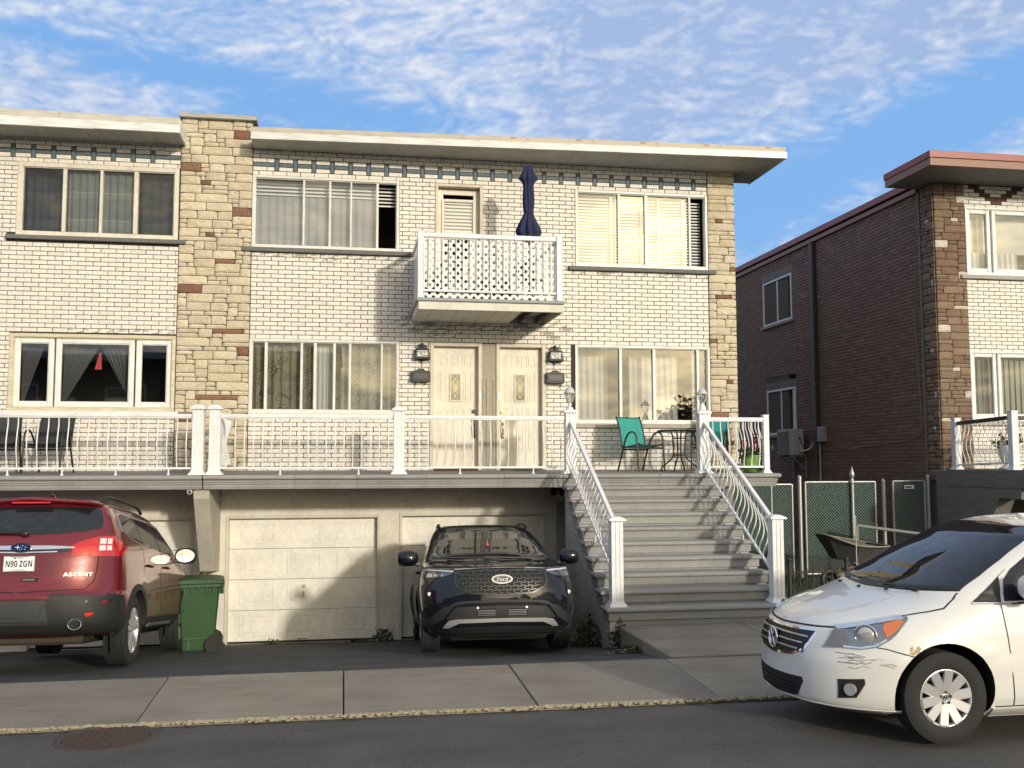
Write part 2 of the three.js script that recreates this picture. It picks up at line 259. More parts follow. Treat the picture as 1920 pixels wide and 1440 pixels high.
// bricks: the nearest `limit` as meshes of their own, the rest joined
function layBricks(wall, list, limit, seed, mats = mBrick, allMat = mBrickAll, tones = brickTones, name = 'brick') {
  const R = rng(seed), items = list.map((b) => ({ b, t: Math.floor(R() * tones.length), v: Math.floor(R() * 4), d: camP.distanceToSquared(new THREE.Vector3((b[0] + b[1]) / 2, (b[2] + b[3]) / 2, 0)) - (b[4] ? 1000 : 0), jx: (R() - 0.5) * 0.003, jz: (R() - 0.5) * 0.003 }));
  items.sort((p, q) => p.d - q.d); const rest = [], cols = [];
  items.forEach((it, i) => {
    const [x0, x1, yb, yt, kind] = it.b, g = brickGeo(Math.round((x1 - x0 - GAP) * 500) / 500, Math.round((yt - yb - GAP) * 1000) / 1000, it.v), x = (x0 + x1) / 2 + it.jx, y = (yb + yt) / 2;
    if (i < limit) { const m = part(name, g, kind === 1 ? mStain[it.v % 3] : kind === 2 ? mBlue[it.v % 2] : mats[it.t], wall); m.position.set(x, y, it.jz); }
    else { const c = g.clone(); c.translate(x, y, it.jz); rest.push(c); const k = kind === 2 ? [0.10, 0.145, 0.165] : tones[it.t]; for (let n = 0; n < c.attributes.position.count; n++) cols.push(...k); }
  });
  if (rest.length) { const g = mergeGeometries(rest); g.setAttribute('color', new THREE.BufferAttribute(new Float32Array(cols), 3)); stuff(part('brickwork', g, allMat, wall)); }
}
// ---------- ashlar stones ----------
const tStone = tex(512, (i) => { const v = 0.72 + 0.4 * (0.6 * NA[i] + 0.4 * NF[i]), y = 0.5 - NB[i]; return [v, v * (0.99 + 0.04 * y), v * (0.96 + 0.1 * y)]; }, 2.1);
const mStone = [[0.60, 0.53, 0.40], [0.56, 0.50, 0.39], [0.63, 0.56, 0.43], [0.55, 0.48, 0.36]].map((c) => std(...c, 0.88, { map: tStone, bumpMap: T.bumpA, bumpScale: 0.006 }));
const mRed = [std(0.205, 0.105, 0.07, 0.9, { map: tStone, bumpMap: T.bumpA, bumpScale: 0.005 }), std(0.235, 0.135, 0.09, 0.9, { map: tStone, bumpMap: T.bumpA, bumpScale: 0.005 })];
function stoneGeo(w, h, seed, d = 0.03, rough = 0.009) {
  const nx = Math.max(3, Math.round(w / 0.045)), ny = Math.max(2, Math.round(h / 0.03)), P = [], I = [];
  for (let j = 0; j <= ny; j++) for (let i = 0; i <= nx; i++) { const e = i === 0 || j === 0 || i === nx || j === ny, u = i / nx, v = j / ny; const hgt = e ? -0.006 : rough * (0.45 + 1.1 * fbm2(u * w * 16 + seed * 3.7, v * h * 26 + seed, 3)); P.push((u - 0.5) * w, (v - 0.5) * h, hgt); }
  const n = P.length / 3; for (let j = 0; j < ny; j++) for (let i = 0; i < nx; i++) { const a = j * (nx + 1) + i; if ((i + j + seed) & 1) I.push(a, a + 1, a + nx + 2, a, a + nx + 2, a + nx + 1); else I.push(a, a + 1, a + nx + 1, a + 1, a + nx + 2, a + nx + 1); }
  const g = new THREE.BufferGeometry(); g.setAttribute('position', new THREE.BufferAttribute(new Float32Array(P), 3)); g.setIndex(I);
  const f = clean(g), s = box(-w / 2, -h / 2, -d, w / 2, h / 2, -0.006, 0.001); f.computeVertexNormals(); return boxUV(mergeGeometries([f, clean(s)]), 1, seed * 0.17);
}
// fills x0..x1, rows rTop..rBot with one- and two-course stones; forced = [x0, x1, row, courses, kind]
function ashlar(x0, x1, rTop, rBot, y00, seed, forced, holes = []) {
  const cs = 0.02, nx = Math.round((x1 - x0) / cs), nr = rBot - rTop + 1, occ = Array.from({ length: nr }, () => new Uint8Array(nx)), R = rng(seed), out = [];
  const put = (r, i, n, k, kind) => { for (let a = 0; a < k; a++) for (let b = 0; b < n; b++) if (occ[r + a]) occ[r + a][i + b] = 1; const yt = y00 - (r + rTop - 1) * BM; out.push([x0 + i * cs, i + n >= nx ? x1 : x0 + (i + n) * cs, yt - k * BM, yt, kind]); };
  for (const [a, b, c, d] of holes) for (let r = 0; r < nr; r++) { const y = y00 - (r + rTop) * BM + BM / 2; if (y > c && y < d) for (let i = 0; i < nx; i++) { const x = x0 + (i + 0.5) * cs; if (x > a && x < b) occ[r][i] = 1; } }
  for (const [a, b, r, k, kind] of forced) { const i = clamp(Math.round((a - x0) / cs), 0, nx - 1), e = clamp(Math.round((b - x0) / cs), i + 1, nx); if (r - rTop >= 0 && r - rTop + k <= nr) put(r - rTop, i, e - i, k, kind); }
  for (let r = 0; r < nr; r++) for (let i = 0; i < nx;) {
    if (occ[r][i]) { i++; continue; }
    let w = 0, w2 = 0; while (i + w < nx && !occ[r][i + w]) w++; if (r + 1 < nr) while (i + w2 < nx && !occ[r][i + w2] && !occ[r + 1][i + w2]) w2++;
    const two = w2 >= 7 && R() < 0.52; let n = two ? Math.round(8 + R() * 20) : Math.round(6 + R() * R() * 26); const lim = two ? w2 : w; if (n > lim - 5) n = lim; put(r, i, n, two ? 2 : 1, 0); i += n;
  }
  return out;
}
function layStones(wall, list, seed, z = 0, mats = mStone, reds = mRed) { const R = rng(seed); list.forEach(([a, b, c, d, kind], k) => { const m = part('stone', stoneGeo(b - a - 0.011, d - c - 0.010, seed + k), kind ? reds[k % reds.length] : mats[Math.floor(R() * mats.length)], wall); m.position.set((a + b) / 2, (c + d) / 2, z + (R() - 0.5) * 0.006); }); }

// ---------- windows, curtains ----------
function folds(x0, x1, y0, y1, z, amp, per, seed) {
  const nx = Math.max(6, Math.round((x1 - x0) / per * 7)), P = [], U = [], I = []; let ph = seed;
  for (let i = 0; i <= nx; i++) { const x = lerp(x0, x1, i / nx); ph += 6.283 / 7 * (0.75 + 0.5 * n2(x * 9, seed) ** 2); const o = amp * Math.sin(ph) + amp * 0.5 * n2(x * 4, seed + 5); for (const y of [y0, (y0 + y1) / 2, y1]) { P.push(x + 0.3 * amp * Math.cos(ph), y, z + o * (y === y1 ? 0.7 : 1)); U.push(x, y); } }
  for (let i = 0; i < nx; i++) for (let j = 0; j < 2; j++) { const a = i * 3 + j; I.push(a, a + 3, a + 1, a + 1, a + 3, a + 4); }
  const g = new THREE.BufferGeometry(); g.setAttribute('position', new THREE.BufferAttribute(new Float32Array(P), 3)); g.setAttribute('uv', new THREE.BufferAttribute(new Float32Array(U), 2)); g.setIndex(I); g.computeVertexNormals(); return g;
}
const fabric = (r, g, b, o = {}) => phys(r, g, b, 0.95, { transmission: 0.25, thickness: 0, side: THREE.DoubleSide, ...o });
const mSheer = fabric(0.62, 0.62, 0.58), mGreyC = fabric(0.34, 0.35, 0.36), mBlind = std(0.62, 0.62, 0.60, 0.6);
// a window: frame mesh with panes, sashes and curtains as children
function windowOf(house, name, { x0, x1, y0, y1, z = 0.012, trim = 0.045, bars, panes, sash = M.alu, outer = M.alu, depth = 0.1, low = 0.05, glass = M.glass, tilt = 0.004, seed = 1 }) {
  const w = part(name, [frame(x0, x1, y0, y1, z - depth, z, trim, 0.006, low), frame(x0 + trim - 0.004, x1 - trim + 0.004, y0 + low - 0.004, y1 - trim + 0.004, z - depth, z - 0.022, 0.016, 0.003)], outer, house);
  for (const [a, b, zz] of bars) part('sash', box(a, y0 + low + 0.01, z - 0.06 + (zz || 0) - 0.03, b, y1 - trim - 0.01, z - 0.025 + (zz || 0), 0.004), sash, w);
  const R = rng(seed);
  for (const [a, b] of panes) { const g = new THREE.PlaneGeometry(b - a, y1 - trim - y0 - low - 0.02); const p = part('pane', g, glass, w); p.position.set((a + b) / 2, (y0 + low + y1 - trim) / 2, z - 0.058 - 0.012 * (R() > 0.5)); p.rotation.set((R() - 0.5) * tilt, (R() - 0.5) * tilt, 0); }
  return w;
}
const blindRows = (x0, x1, yTop, n, dy, z) => { const g = []; for (let i = 0; i < n; i++) g.push(box(x0, yTop - i * dy - 0.028, z, x1, yTop - i * dy, z + 0.012, 0.002)); return g; };

// ---------- main duplex ----------
const house = thing('duplex_house', 'white glazed brick duplex with stone pier, balcony over twin white doors and two garage doors', 'house');
const XL = -0.098, XR = 7.875, XE = 8.385, PL = -1.25;
const oUL = [XL, 2.345, 5.80, 7.036], oUR = [5.43, XR, 5.655, 7.036], oLL = [XL, 2.36, 3.037, 4.274], oLR = [5.41, XR, 2.895, 4.274], oD = [2.885, 4.885, 2.08, 4.274], oU = [2.96, 3.785, 4.75, 7.036];
const wall = part('wall', [holed(PL, XE, 2.05, 7.62, [oUL, oUR, oLL, oLR, oD, oU].map((h) => [h[0] + 0.01, h[1] - 0.01, h[2] + 0.01, h[3] - 0.01]), -0.24, -0.012)], M.mortar, house);
part('shell', [box(PL, 2.0, -11, PL + 0.2, 7.6, -0.25, 0), box(XE - 0.22, -0.7, -11, XE - 0.012, 7.6, -0.25, 0), box(PL + 0.2, 2.0, -11, XE - 0.22, 7.6, -10.8, 0), box(PL + 0.2, 4.55, -10.8, XE - 0.22, 4.75, -0.25, 0), box(PL + 0.2, 2.05, -3.0, XE - 0.22, 4.55, -2.9, 0), box(PL + 0.2, 4.75, -3.0, XE - 0.22, 7.3, -2.9, 0), box(2.5, 2.05, -2.9, 2.6, 4.55, -0.25, 0), box(5.0, 2.05, -2.9, 5.1, 7.3, -0.25, 0)], M.room, house);
{
  const holes = [[oUL[0], oUL[1], 5.727, 7.036], [oUL[0], 2.544, 5.727, 5.80], [oUR[0], oUR[1], 5.582, 7.036], [5.30, 8.01, 5.582, 5.655], oLL, [5.34, XR, 2.82, 4.274], oD, oU];
  const list = runningBond(XL, XR, 0, 69, Y0, 0, holes).concat(runningBond(XL, XR, -5, -4, Y0, 0.02, []));
  for (const b of list) { const r = b[5], xm = (b[0] + b[1]) / 2; if ((r === 19 && xm < 2.5) || (r === 21 && xm > 5.4 && (xm * 7 % 1) < 0.75) || (r === 20 && xm < 2.2 && (xm * 5 % 1) < 0.4) || (r >= 33 && r <= 36 && xm > 2.3 && xm < 5.3 && n2(xm * 3, r * 0.7) > 0.05) || (r === 37 && xm > 2.5 && xm < 5.4 && n2(xm * 3, r) > 0.2)) b[4] = 1; }
  // patterned course below the eave: upright blue-grey bricks between stretchers
  const yb = Y0 + BM, p = 0.3055; let e = XL;
  const tri = (a, b) => { if (b - a < 0.03) return; const cut = b - a > 0.26 ? [[a, a + BL], [a + BL, b]] : [[a, b]]; for (const [c, d] of cut) { list.push([c, d, yb, yb + BM, 0], [c, d, yb + 2 * BM, yb + 3 * BM, 0]); } list.push([a, b, yb + BM, yb + 2 * BM, 2]); };
  for (let k = 0; k < 25; k++) { const s = 0.255 + k * p; tri(e, s); list.push([s, s + BM, yb, yb + 3 * BM, 2]); e = s + BM; }
  tri(e, XR);
  layBricks(wall, list, 300, 21);
}
const sillG = (x0, x1, y0, y1, d = 0.075) => boxUV(box(x0, y0, -0.06, x1, y1, d, 0.006));
{ // stone pier shared by the two houses, and the quoin pier at the right corner
  const F = [[-0.42, -0.15, -9, 2, 1], [-1.25, -0.93, -1, 2, 1], [-0.94, -0.77, 3, 1, 1], [-0.42, -0.1, 9, 2, 1], [-0.83, -0.68, 15, 1, 1], [-0.66, -0.34, 21, 1, 1], [-1.25, -0.87, 27, 2, 1], [-0.68, -0.19, 37, 1, 1], [-0.3, -0.1, 41, 2, 1], [-0.94, -0.27, 52, 1, 1], [-1.2, -0.99, 56, 2, 1], [-0.62, -0.44, 65, 1, 1]];
  const pier = part('stone_pier', [boxUV(box(PL, 2.05, -0.5, XL, 7.92, 0.004, 0))], M.mortar, house);
  layStones(pier, ashlar(PL, XL, -12, 68, Y0, 301, F, [[-1.3, -1.147, 5.80, 5.875], [-0.237, -0.05, 5.727, 5.80]]), 400, 0.03);
  part('cap_flashing', boxUV(box(PL - 0.035, 7.925, -0.6, XL + 0.06, 8.0, 0.12, 0.006)), std(0.42, 0.41, 0.38, 0.5, { map: T.streak }), pier);
  const q = part('corner_pier', [boxUV(box(XR, 2.05, -0.6, XE, 7.55, 0.004, 0))], M.mortar, house);
  const Q = [[8.02, 8.16, 7, 1, 1], [8.27, 8.4, 19, 1, 1], [8.0, 8.29, 26, 1, 1], [7.875, 8.02, 37, 1, 1], [8.18, 8.3, 47, 1, 1], [7.875, 8.2, 55, 2, 1], [8.1, 8.3, 62, 1, 1]];
  layStones(q, ashlar(XR, XE, -6, 68, Y0, 733, Q, [[XR, 8.01, 5.60, 5.66]]), 500, 0.03);
  part('window_sill', sillG(-0.237, 2.544, 5.729, 5.798), M.sill, house); part('window_sill', sillG(5.304, 8.008, 5.584, 5.653), M.sill, house);
  part('window_sill', sillG(5.34, 7.87, 2.822, 2.893, 0.05), std(0.42, 0.38, 0.32, 0.85, { map: T.fine }), house); part('window_sill', sillG(XL, 2.36, 2.99, 3.036, 0.03), M.alu, house);
}
{ // upper left: sliding panes, one open to a dark room; blinds drawn up, grey drapes
  const w = windowOf(house, 'window', { x0: XL, x1: 2.345, y0: 5.80, y1: 7.036, bars: [[0.728, 0.762, 0.012], [1.162, 1.195, 0], [1.518, 1.545, 0.012], [1.955, 1.995, 0]], panes: [[-0.05, 0.74], [0.74, 1.18], [1.18, 1.53], [1.53, 1.97]], seed: 3, tilt: 0.05 });
  part('curtain', folds(-0.05, 1.97, 5.86, 6.72, -0.16, 0.014, 0.11, 2), mGreyC, w); part('blind', blindRows(-0.05, 2.3, 6.96, 6, 0.062, -0.2), mBlind, w); part('curtain', box(-0.05, 6.62, -0.24, 1.97, 7.02, -0.23, 0), mGreyC, w);
}
{ // upper right
  const w = windowOf(house, 'window', { x0: 5.43, x1: XR, y0: 5.655, y1: 7.036, bars: [[6.205, 6.25, 0.012], [6.705, 6.765, 0], [7.525, 7.562, 0.012]], panes: [[5.48, 6.23], [6.23, 6.74], [6.74, 7.545]], seed: 5, tilt: 0.02, low: 0.06 });
  part('blind', [blindRows(5.5, 7.8, 6.93, 22, 0.055, -0.19)], mBlind, w); part('curtain', box(5.5, 5.7, -0.24, 7.54, 7.0, -0.232, 0), mSheer, w); part('inner_sash', [6.1, 6.66, 6.98, 7.44].map((x) => box(x, 5.74, -0.13, x + 0.03, 6.96, -0.11, 0.002)), M.alu, w);
}
const loopTex = (() => { const c = document.createElement('canvas'); c.width = c.height = 512; const k = c.getContext('2d'); k.fillStyle = '#8f8b78'; k.fillRect(0, 0, 512, 512); const R = rng(61);
  for (let i = 0; i < 9; i++) { const x = R() * 512, y = R() * 512; for (let r = 55; r > 8; r -= 12) { k.strokeStyle = r % 24 ? '#7c7a66' : '#a09c88'; k.lineWidth = 6; k.beginPath(); k.arc(x, y, r, 0, 7); k.stroke(); } }
  k.strokeStyle = '#26231f'; k.lineWidth = 4; for (let i = 0; i < 26; i++) { const x = R() * 512, y = R() * 512, s = 26 + R() * 20, a = R() * 6; k.save(); k.translate(x, y); k.rotate(a); k.beginPath(); k.moveTo(0, s); k.bezierCurveTo(-s, s * 0.3, -s * 0.6, -s, 0, -s * 0.9); k.bezierCurveTo(s * 0.7, -s * 0.8, s * 0.8, 0.3 * s, -s * 0.1, s); k.bezierCurveTo(-s, s * 1.2, -s * 1.3, s * 0.6, -s * 1.5, s * 1.2); k.stroke(); k.restore(); }
  const t = new THREE.CanvasTexture(c); t.colorSpace = THREE.SRGBColorSpace; t.wrapS = t.wrapT = THREE.RepeatWrapping; t.repeat.set(1.25, 1.25); return t; })();
{ // lower left: patterned drapes with a white sheer between
  const w = windowOf(house, 'window', { x0: XL, x1: 2.36, y0: 3.037, y1: 4.274, bars: [[0.148, 0.196, 0.012], [0.728, 0.77, 0], [0.945, 0.992, 0.012], [1.264, 1.307, 0], [1.523, 1.563, 0.012], [2.055, 2.086, 0]], panes: [[-0.04, 0.17], [0.17, 0.75], [0.75, 0.97], [0.97, 1.285], [1.285, 1.543], [1.543, 2.07], [2.07, 2.32]], seed: 9, tilt: 0.018, low: 0.06 });
  const mLoop = fabric(0.85, 0.84, 0.8, { map: loopTex, transmission: 0.1 });
  part('curtain', folds(-0.06, 0.98, 3.08, 4.22, -0.17, 0.03, 0.12, 4), mLoop, w); part('curtain', folds(0.95, 1.32, 3.08, 4.22, -0.2, 0.015, 0.06, 6), mSheer, w); part('curtain', folds(1.29, 2.34, 3.08, 4.22, -0.17, 0.026, 0.13, 8), mLoop, w);
}
{ // lower right: mirror-like panes, pale sheers
  const w = windowOf(house, 'window', { x0: 5.41, x1: XR, y0: 2.895, y1: 4.274, bars: [[6.205, 6.255, 0.012], [6.82, 6.872, 0], [7.628, 7.672, 0.012]], panes: [[5.46, 6.23], [6.23, 6.845], [6.845, 7.65], [7.65, 7.83]], seed: 12, tilt: 0.006, low: 0.06 });
  part('curtain', [folds(5.5, 6.1, 2.95, 4.22, -0.42, 0.02, 0.1, 12), folds(6.5, 7.4, 2.95, 4.22, -0.42, 0.02, 0.1, 13), folds(7.6, 7.84, 2.95, 4.22, -0.2, 0.02, 0.08, 14)], fabric(0.42, 0.42, 0.40), w);
}
{ // two entrance doors and the concrete post between them
  const mDoor = std(0.72, 0.685, 0.575, 0.5, { map: T.soft });
  part('door_post', [boxUV(box(3.772, 2.08, -0.2, 4.02, 4.262, -0.012, 0.004)), boxUV(box(3.845, 2.1, -0.02, 3.945, 3.66, 0.004, 0.02)), boxUV(box(3.78, 2.1, -0.02, 3.83, 3.64, 0.001, 0.012)), boxUV(box(3.96, 2.1, -0.02, 4.012, 3.64, 0.001, 0.012))], std(0.42, 0.385, 0.31, 0.92, { map: T.fine, bumpMap: T.bumpF, bumpScale: 0.004 }), house);
  const leadTex = (() => { const c = document.createElement('canvas'); c.width = 128; c.height = 320; const k = c.getContext('2d'); k.fillStyle = '#8d8a74'; k.fillRect(0, 0, 128, 320); k.fillStyle = '#a29c7e'; k.fillRect(0, 70, 128, 120); k.fillStyle = '#7b7a66'; k.fillRect(0, 250, 128, 70); k.strokeStyle = '#2a2721'; k.lineWidth = 5; k.beginPath(); k.ellipse(64, 165, 36, 58, 0, 0, 7); k.stroke(); k.fillStyle = '#b3ac92'; k.fill(); for (const y of [55, 275]) { k.beginPath(); k.moveTo(64, y - 26); k.lineTo(88, y); k.lineTo(64, y + 26); k.lineTo(40, y); k.closePath(); k.fillStyle = '#c0baa4'; k.fill(); k.stroke(); k.beginPath(); k.moveTo(0, y); k.lineTo(40, y); k.moveTo(88, y); k.lineTo(128, y); k.stroke(); } for (const [a, b] of [[0, 29], [81, 107], [223, 249], [301, 320]]) { k.beginPath(); k.moveTo(64, a); k.lineTo(64, b); k.stroke(); } k.beginPath(); k.moveTo(0, 165); k.lineTo(28, 165); k.moveTo(100, 165); k.lineTo(128, 165); k.stroke(); const t = new THREE.CanvasTexture(c); t.colorSpace = THREE.SRGBColorSpace; return t; })();
  const mLead = phys(0.9, 0.9, 0.85, 0.12, { map: leadTex, ior: 1.8 });
  for (const [x0, x1, hand] of [[2.885, 3.772, 1], [4.02, 4.885, -1]]) {
    const d = part('door', [frame(x0, x1, 2.085, 4.268, -0.13, 0.016, 0.062, 0.008, 0.02)], std(0.66, 0.60, 0.49, 0.55, { map: T.soft }), house);
    const a = x0 + 0.064, b = x1 - 0.064, w = b - a, zf = -0.115;
    const leaf = part('door_leaf', [boxUV(box(a, 2.125, -0.16, b, 4.205, zf, 0.004))], mDoor, d), ped = [];
    const P = (u0, u1, v0, v1) => { ped.push(frame(a + u0 * w, a + u1 * w, v0, v1, zf - 0.004, zf + 0.006, 0.012, 0.005)); if (v1 - v0 > 0.1) ped.push(box(a + u0 * w + 0.035, v0 + 0.035, zf - 0.003, a + u1 * w - 0.035, v1 - 0.035, zf + 0.007, 0.006)); };
    for (const [u0, u1] of [[0.12, 0.32], [0.42, 0.56], [0.66, 0.86]]) { P(u0, u1, 3.86, 4.08); P(u0 - 0.01, u1 + 0.01, 2.42, 3.17); }
    P(0.12, 0.30, 3.26, 3.80); P(0.68, 0.86, 3.26, 3.80); part('door_panel', ped, mDoor, d);
    const gx = a + 0.50 * w; part('door_glass', [boxUV(box(gx - 0.072, 3.30, zf - 0.01, gx + 0.072, 3.72, zf + 0.012, 0))].map((g) => { const p = g.attributes.position, uv = g.attributes.uv; for (let i = 0; i < p.count; i++) uv.setXY(i, (p.getX(i) - gx) / 0.144 + 0.5, (p.getY(i) - 3.30) / 0.42); return g; }), mLead, d);
    part('door_glass_frame', frame(gx - 0.105, gx + 0.105, 3.265, 3.755, zf, zf + 0.022, 0.03, 0.008), mDoor, d);
    const hx = hand > 0 ? b - 0.06 : a + 0.06, mh = hand > 0 ? M.black : std(0.45, 0.38, 0.22, 0.3, { metalness: 0.9 });
    part('door_handle', [at(new THREE.CylinderGeometry(0.032, 0.032, 0.03, 14).rotateX(Math.PI / 2), hx, 3.10, zf + 0.016), at(new THREE.CylinderGeometry(0.034, 0.034, 0.03, 14).rotateX(Math.PI / 2), hx, 2.95, zf + 0.016), tube([[hx, 2.9, zf + 0.02], [hx, 2.86, zf + 0.07], [hx, 2.76, zf + 0.07], [hx, 2.69, zf + 0.02]], 0.013, 12, 6), at(new THREE.SphereGeometry(0.03, 10, 8).scale(1, 1.5, 0.5), hx, 2.68, zf + 0.015)], mh, d);
    part('strike_plate', box(hand > 0 ? x1 - 0.05 : x0 + 0.02, 3.31, 0.012, hand > 0 ? x1 - 0.02 : x0 + 0.05, 3.42, 0.03, 0.004), M.steel, d);
    part('door_sill', boxUV(box(x0, 2.06, -0.14, x1, 2.10, 0.05, 0.004)), std(0.25, 0.2, 0.15, 0.7), d);
  }
  // balcony door with an open sash
  const d = part('balcony_door', [frame(2.96, 3.785, 4.75, 7.03, -0.2, 0.02, 0.05, 0.006, 0.03)], std(0.64, 0.58, 0.47, 0.6, { map: T.soft }), house);
  part('door_leaf', [frame(3.01, 3.735, 4.78, 6.97, -0.17, -0.12, 0.1, 0.005, 0.9), frame(3.08, 3.675, 5.68, 6.79, -0.13, -0.095, 0.05, 0.005), box(3.12, 6.17, -0.15, 3.64, 6.21, -0.09, 0.004), box(3.13, 6.08, -0.13, 3.63, 6.12, -0.1, 0.004)], std(0.70, 0.66, 0.56, 0.5, { map: T.soft }), d);
  part('pane', new THREE.PlaneGeometry(0.5, 0.56).translate(3.38, 6.48, -0.125), M.glass, d); part('blind', [blindRows(3.14, 3.62, 6.74, 9, 0.062, -0.15)], std(0.75, 0.75, 0.72, 0.7), d); part('curtain', box(3.13, 6.2, -0.19, 3.63, 6.75, -0.18, 0), mSheer, d);
}
{ // eave over the main part: soffit boards, white fascia, rusty metal flashing
  const zf = (x) => 0.58 + 0.047 * x, X0 = -0.085, X1 = 8.96, yS = 7.472, R = rng(8), mSof = [0, 1, 2].map((i) => std(0.50 - 0.02 * i, 0.49 - 0.02 * i, 0.45 - 0.02 * i, 0.55, { map: T.soft }));
  const ev = part('roof', [boxUV(box(PL, 7.60, -11, XE + 0.2, 7.66, 0.0, 0.004)), boxUV(box(XL, 7.52, -0.6, 8.9, 7.6, 0.4, 0.004))], std(0.2, 0.2, 0.19, 0.9), house);
  const nB = 44, w = (X1 - X0) / nB; for (let i = 0; i < nB; i++) { const a = X0 + i * w, b = a + w, back = a > 8.2 ? -0.6 : 0.0; const g = extrude([[a + 0.003, -back], [b - 0.003, -back], [b - 0.003, -zf(b) + 0.02], [a + 0.003, -zf(a) + 0.02]], 0.014, 0.003); g.rotateX(-Math.PI / 2); g.translate(0, yS + (i % 2) * 0.002, 0); part('soffit_board', boxUV(clean(g)), mSof[Math.floor(R() * 3)], ev); }
  const strip = (x0, x1, y0, y1, off, th) => { const g = extrude([[x0, -zf(x0) - off], [x1, -zf(x1) - off], [x1, -zf(x1) - off + th], [x0, -zf(x0) - off + th]], y1 - y0, 0.003); g.rotateX(-Math.PI / 2); g.translate(0, y0, 0); return boxUV(clean(g)); };
  const mF = std(0.68, 0.68, 0.66, 0.4, { map: T.streak });
  for (const [a, b] of [[X0, 3.1], [3.1, 6.2], [6.2, X1]]) part('fascia', strip(a, b - 0.002, 7.462, 7.580, 0, 0.03), mF, ev);
  part('fascia', boxUV(box(8.935, 7.462, -0.62, 8.965, 7.578, 0.97, 0.003)), mF, ev);
  const rustT = tex(512, (i) => { const k = sstep(0.56, 0.7, 0.55 * NA[i] + 0.45 * NB[i]); return [lerp(1, 0.78, k), lerp(1, 0.55, k), lerp(1, 0.4, k)]; }, 0.9), mFl = std(0.50, 0.465, 0.40, 0.6, { map: T.streak }), mRu = std(0.52, 0.455, 0.36, 0.7, { map: rustT });
  for (const [a, b, m] of [[X0, 1.6, mFl], [1.6, 4.0, mFl], [4.0, 6.3, mRu], [6.3, 8.5, mRu], [8.5, X1 - 0.015, mRu]]) part('flashing', strip(a, b - 0.003, 7.582, 7.665, -0.012, 0.05), m, ev);
  part('flashing', boxUV(box(8.9, 7.582, -0.62, 8.945, 7.66, 0.95, 0.003)), mRu, ev);
}
// profile swept round corners: profile of (outward, height), corners of (x, z, nx, nz)
function sweep(profile, corners, crease = 0.6) {
  const P = []; for (let i = 0; i + 1 < corners.length; i++) for (let j = 0; j + 1 < profile.length; j++) { const q = (c, p) => [c[0] + c[2] * p[0], p[1], c[1] + c[3] * p[0]]; const a = q(corners[i], profile[j]), b = q(corners[i + 1], profile[j]), c = q(corners[i + 1], profile[j + 1]), d = q(corners[i], profile[j + 1]); P.push(...a, ...c, ...b, ...a, ...d, ...c); }
  let g = new THREE.BufferGeometry(); g.setAttribute('position', new THREE.BufferAttribute(new Float32Array(P), 3)); g.computeVertexNormals(); g = toCreasedNormals(mergeVertices(g.deleteAttribute('normal') && g, 1e-4), crease); return boxUV(clean(g));
}
const nose = (y, r = 0.032, out = 0) => { const p = []; for (let k = 0; k <= 6; k++) { const a = Math.PI / 2 - k * Math.PI / 6; p.push([out + 0.012 + Math.cos(a) * r * 0.9, y - r + Math.sin(a) * r]); } return p; };
const SLAB = [[-0.1, 2.045], ...nose(2.045, 0.036), [-0.008, 1.968], [-0.008, 1.955], [0.006, 1.953], [0.006, 1.940], [-0.012, 1.938], [-0.012, 1.926], [-0.004, 1.924], [-0.004, 1.911], [-0.022, 1.909], [-0.024, 1.897], [-0.024, 1.862], [-0.03, 1.858], [-0.034, 1.848], [-0.034, 1.838], [-0.3, 1.836]];
const mPorch = [0, 1, 2].map((i) => std(0.31 - 0.012 * i, 0.31 - 0.012 * i, 0.30 - 0.01 * i, 0.8, { map: T.soft, bumpMap: T.bumpF, bumpScale: 0.002 }));
{
  const porch = part('porch', (() => { const g = extrude([[-0.02, 2.10], [0, 1.838], [-1.5, 1.838], [-1.53, 2.04]].map(([z, y]) => [-z, y]).map(([a, b]) => [a, b]), 8.42 + 0.60, 0); g.rotateY(-Math.PI / 2); g.translate(8.42 - 0.02, 0, 0); return boxUV(clean(g)); })(), std(0.26, 0.245, 0.22, 0.85, { map: T.soft, bumpMap: T.bumpF, bumpScale: 0.002 }), house);
  const cuts = [-0.57, 0.75, 1.66, 2.70, 3.9, 5.2, 6.4, 7.4]; cuts.forEach((x, i) => { const e = i + 1 < cuts.length ? cuts[i + 1] - 0.006 : null; part('porch_edge', sweep(SLAB, e ? [[x, 1.58, 0, 1], [e, 1.58, 0, 1]] : [[x, 1.58, 0, 1], [8.39, 1.58, 1, 1], [8.39, 0, 1, 0]]), mPorch[i % 3], house); });
}
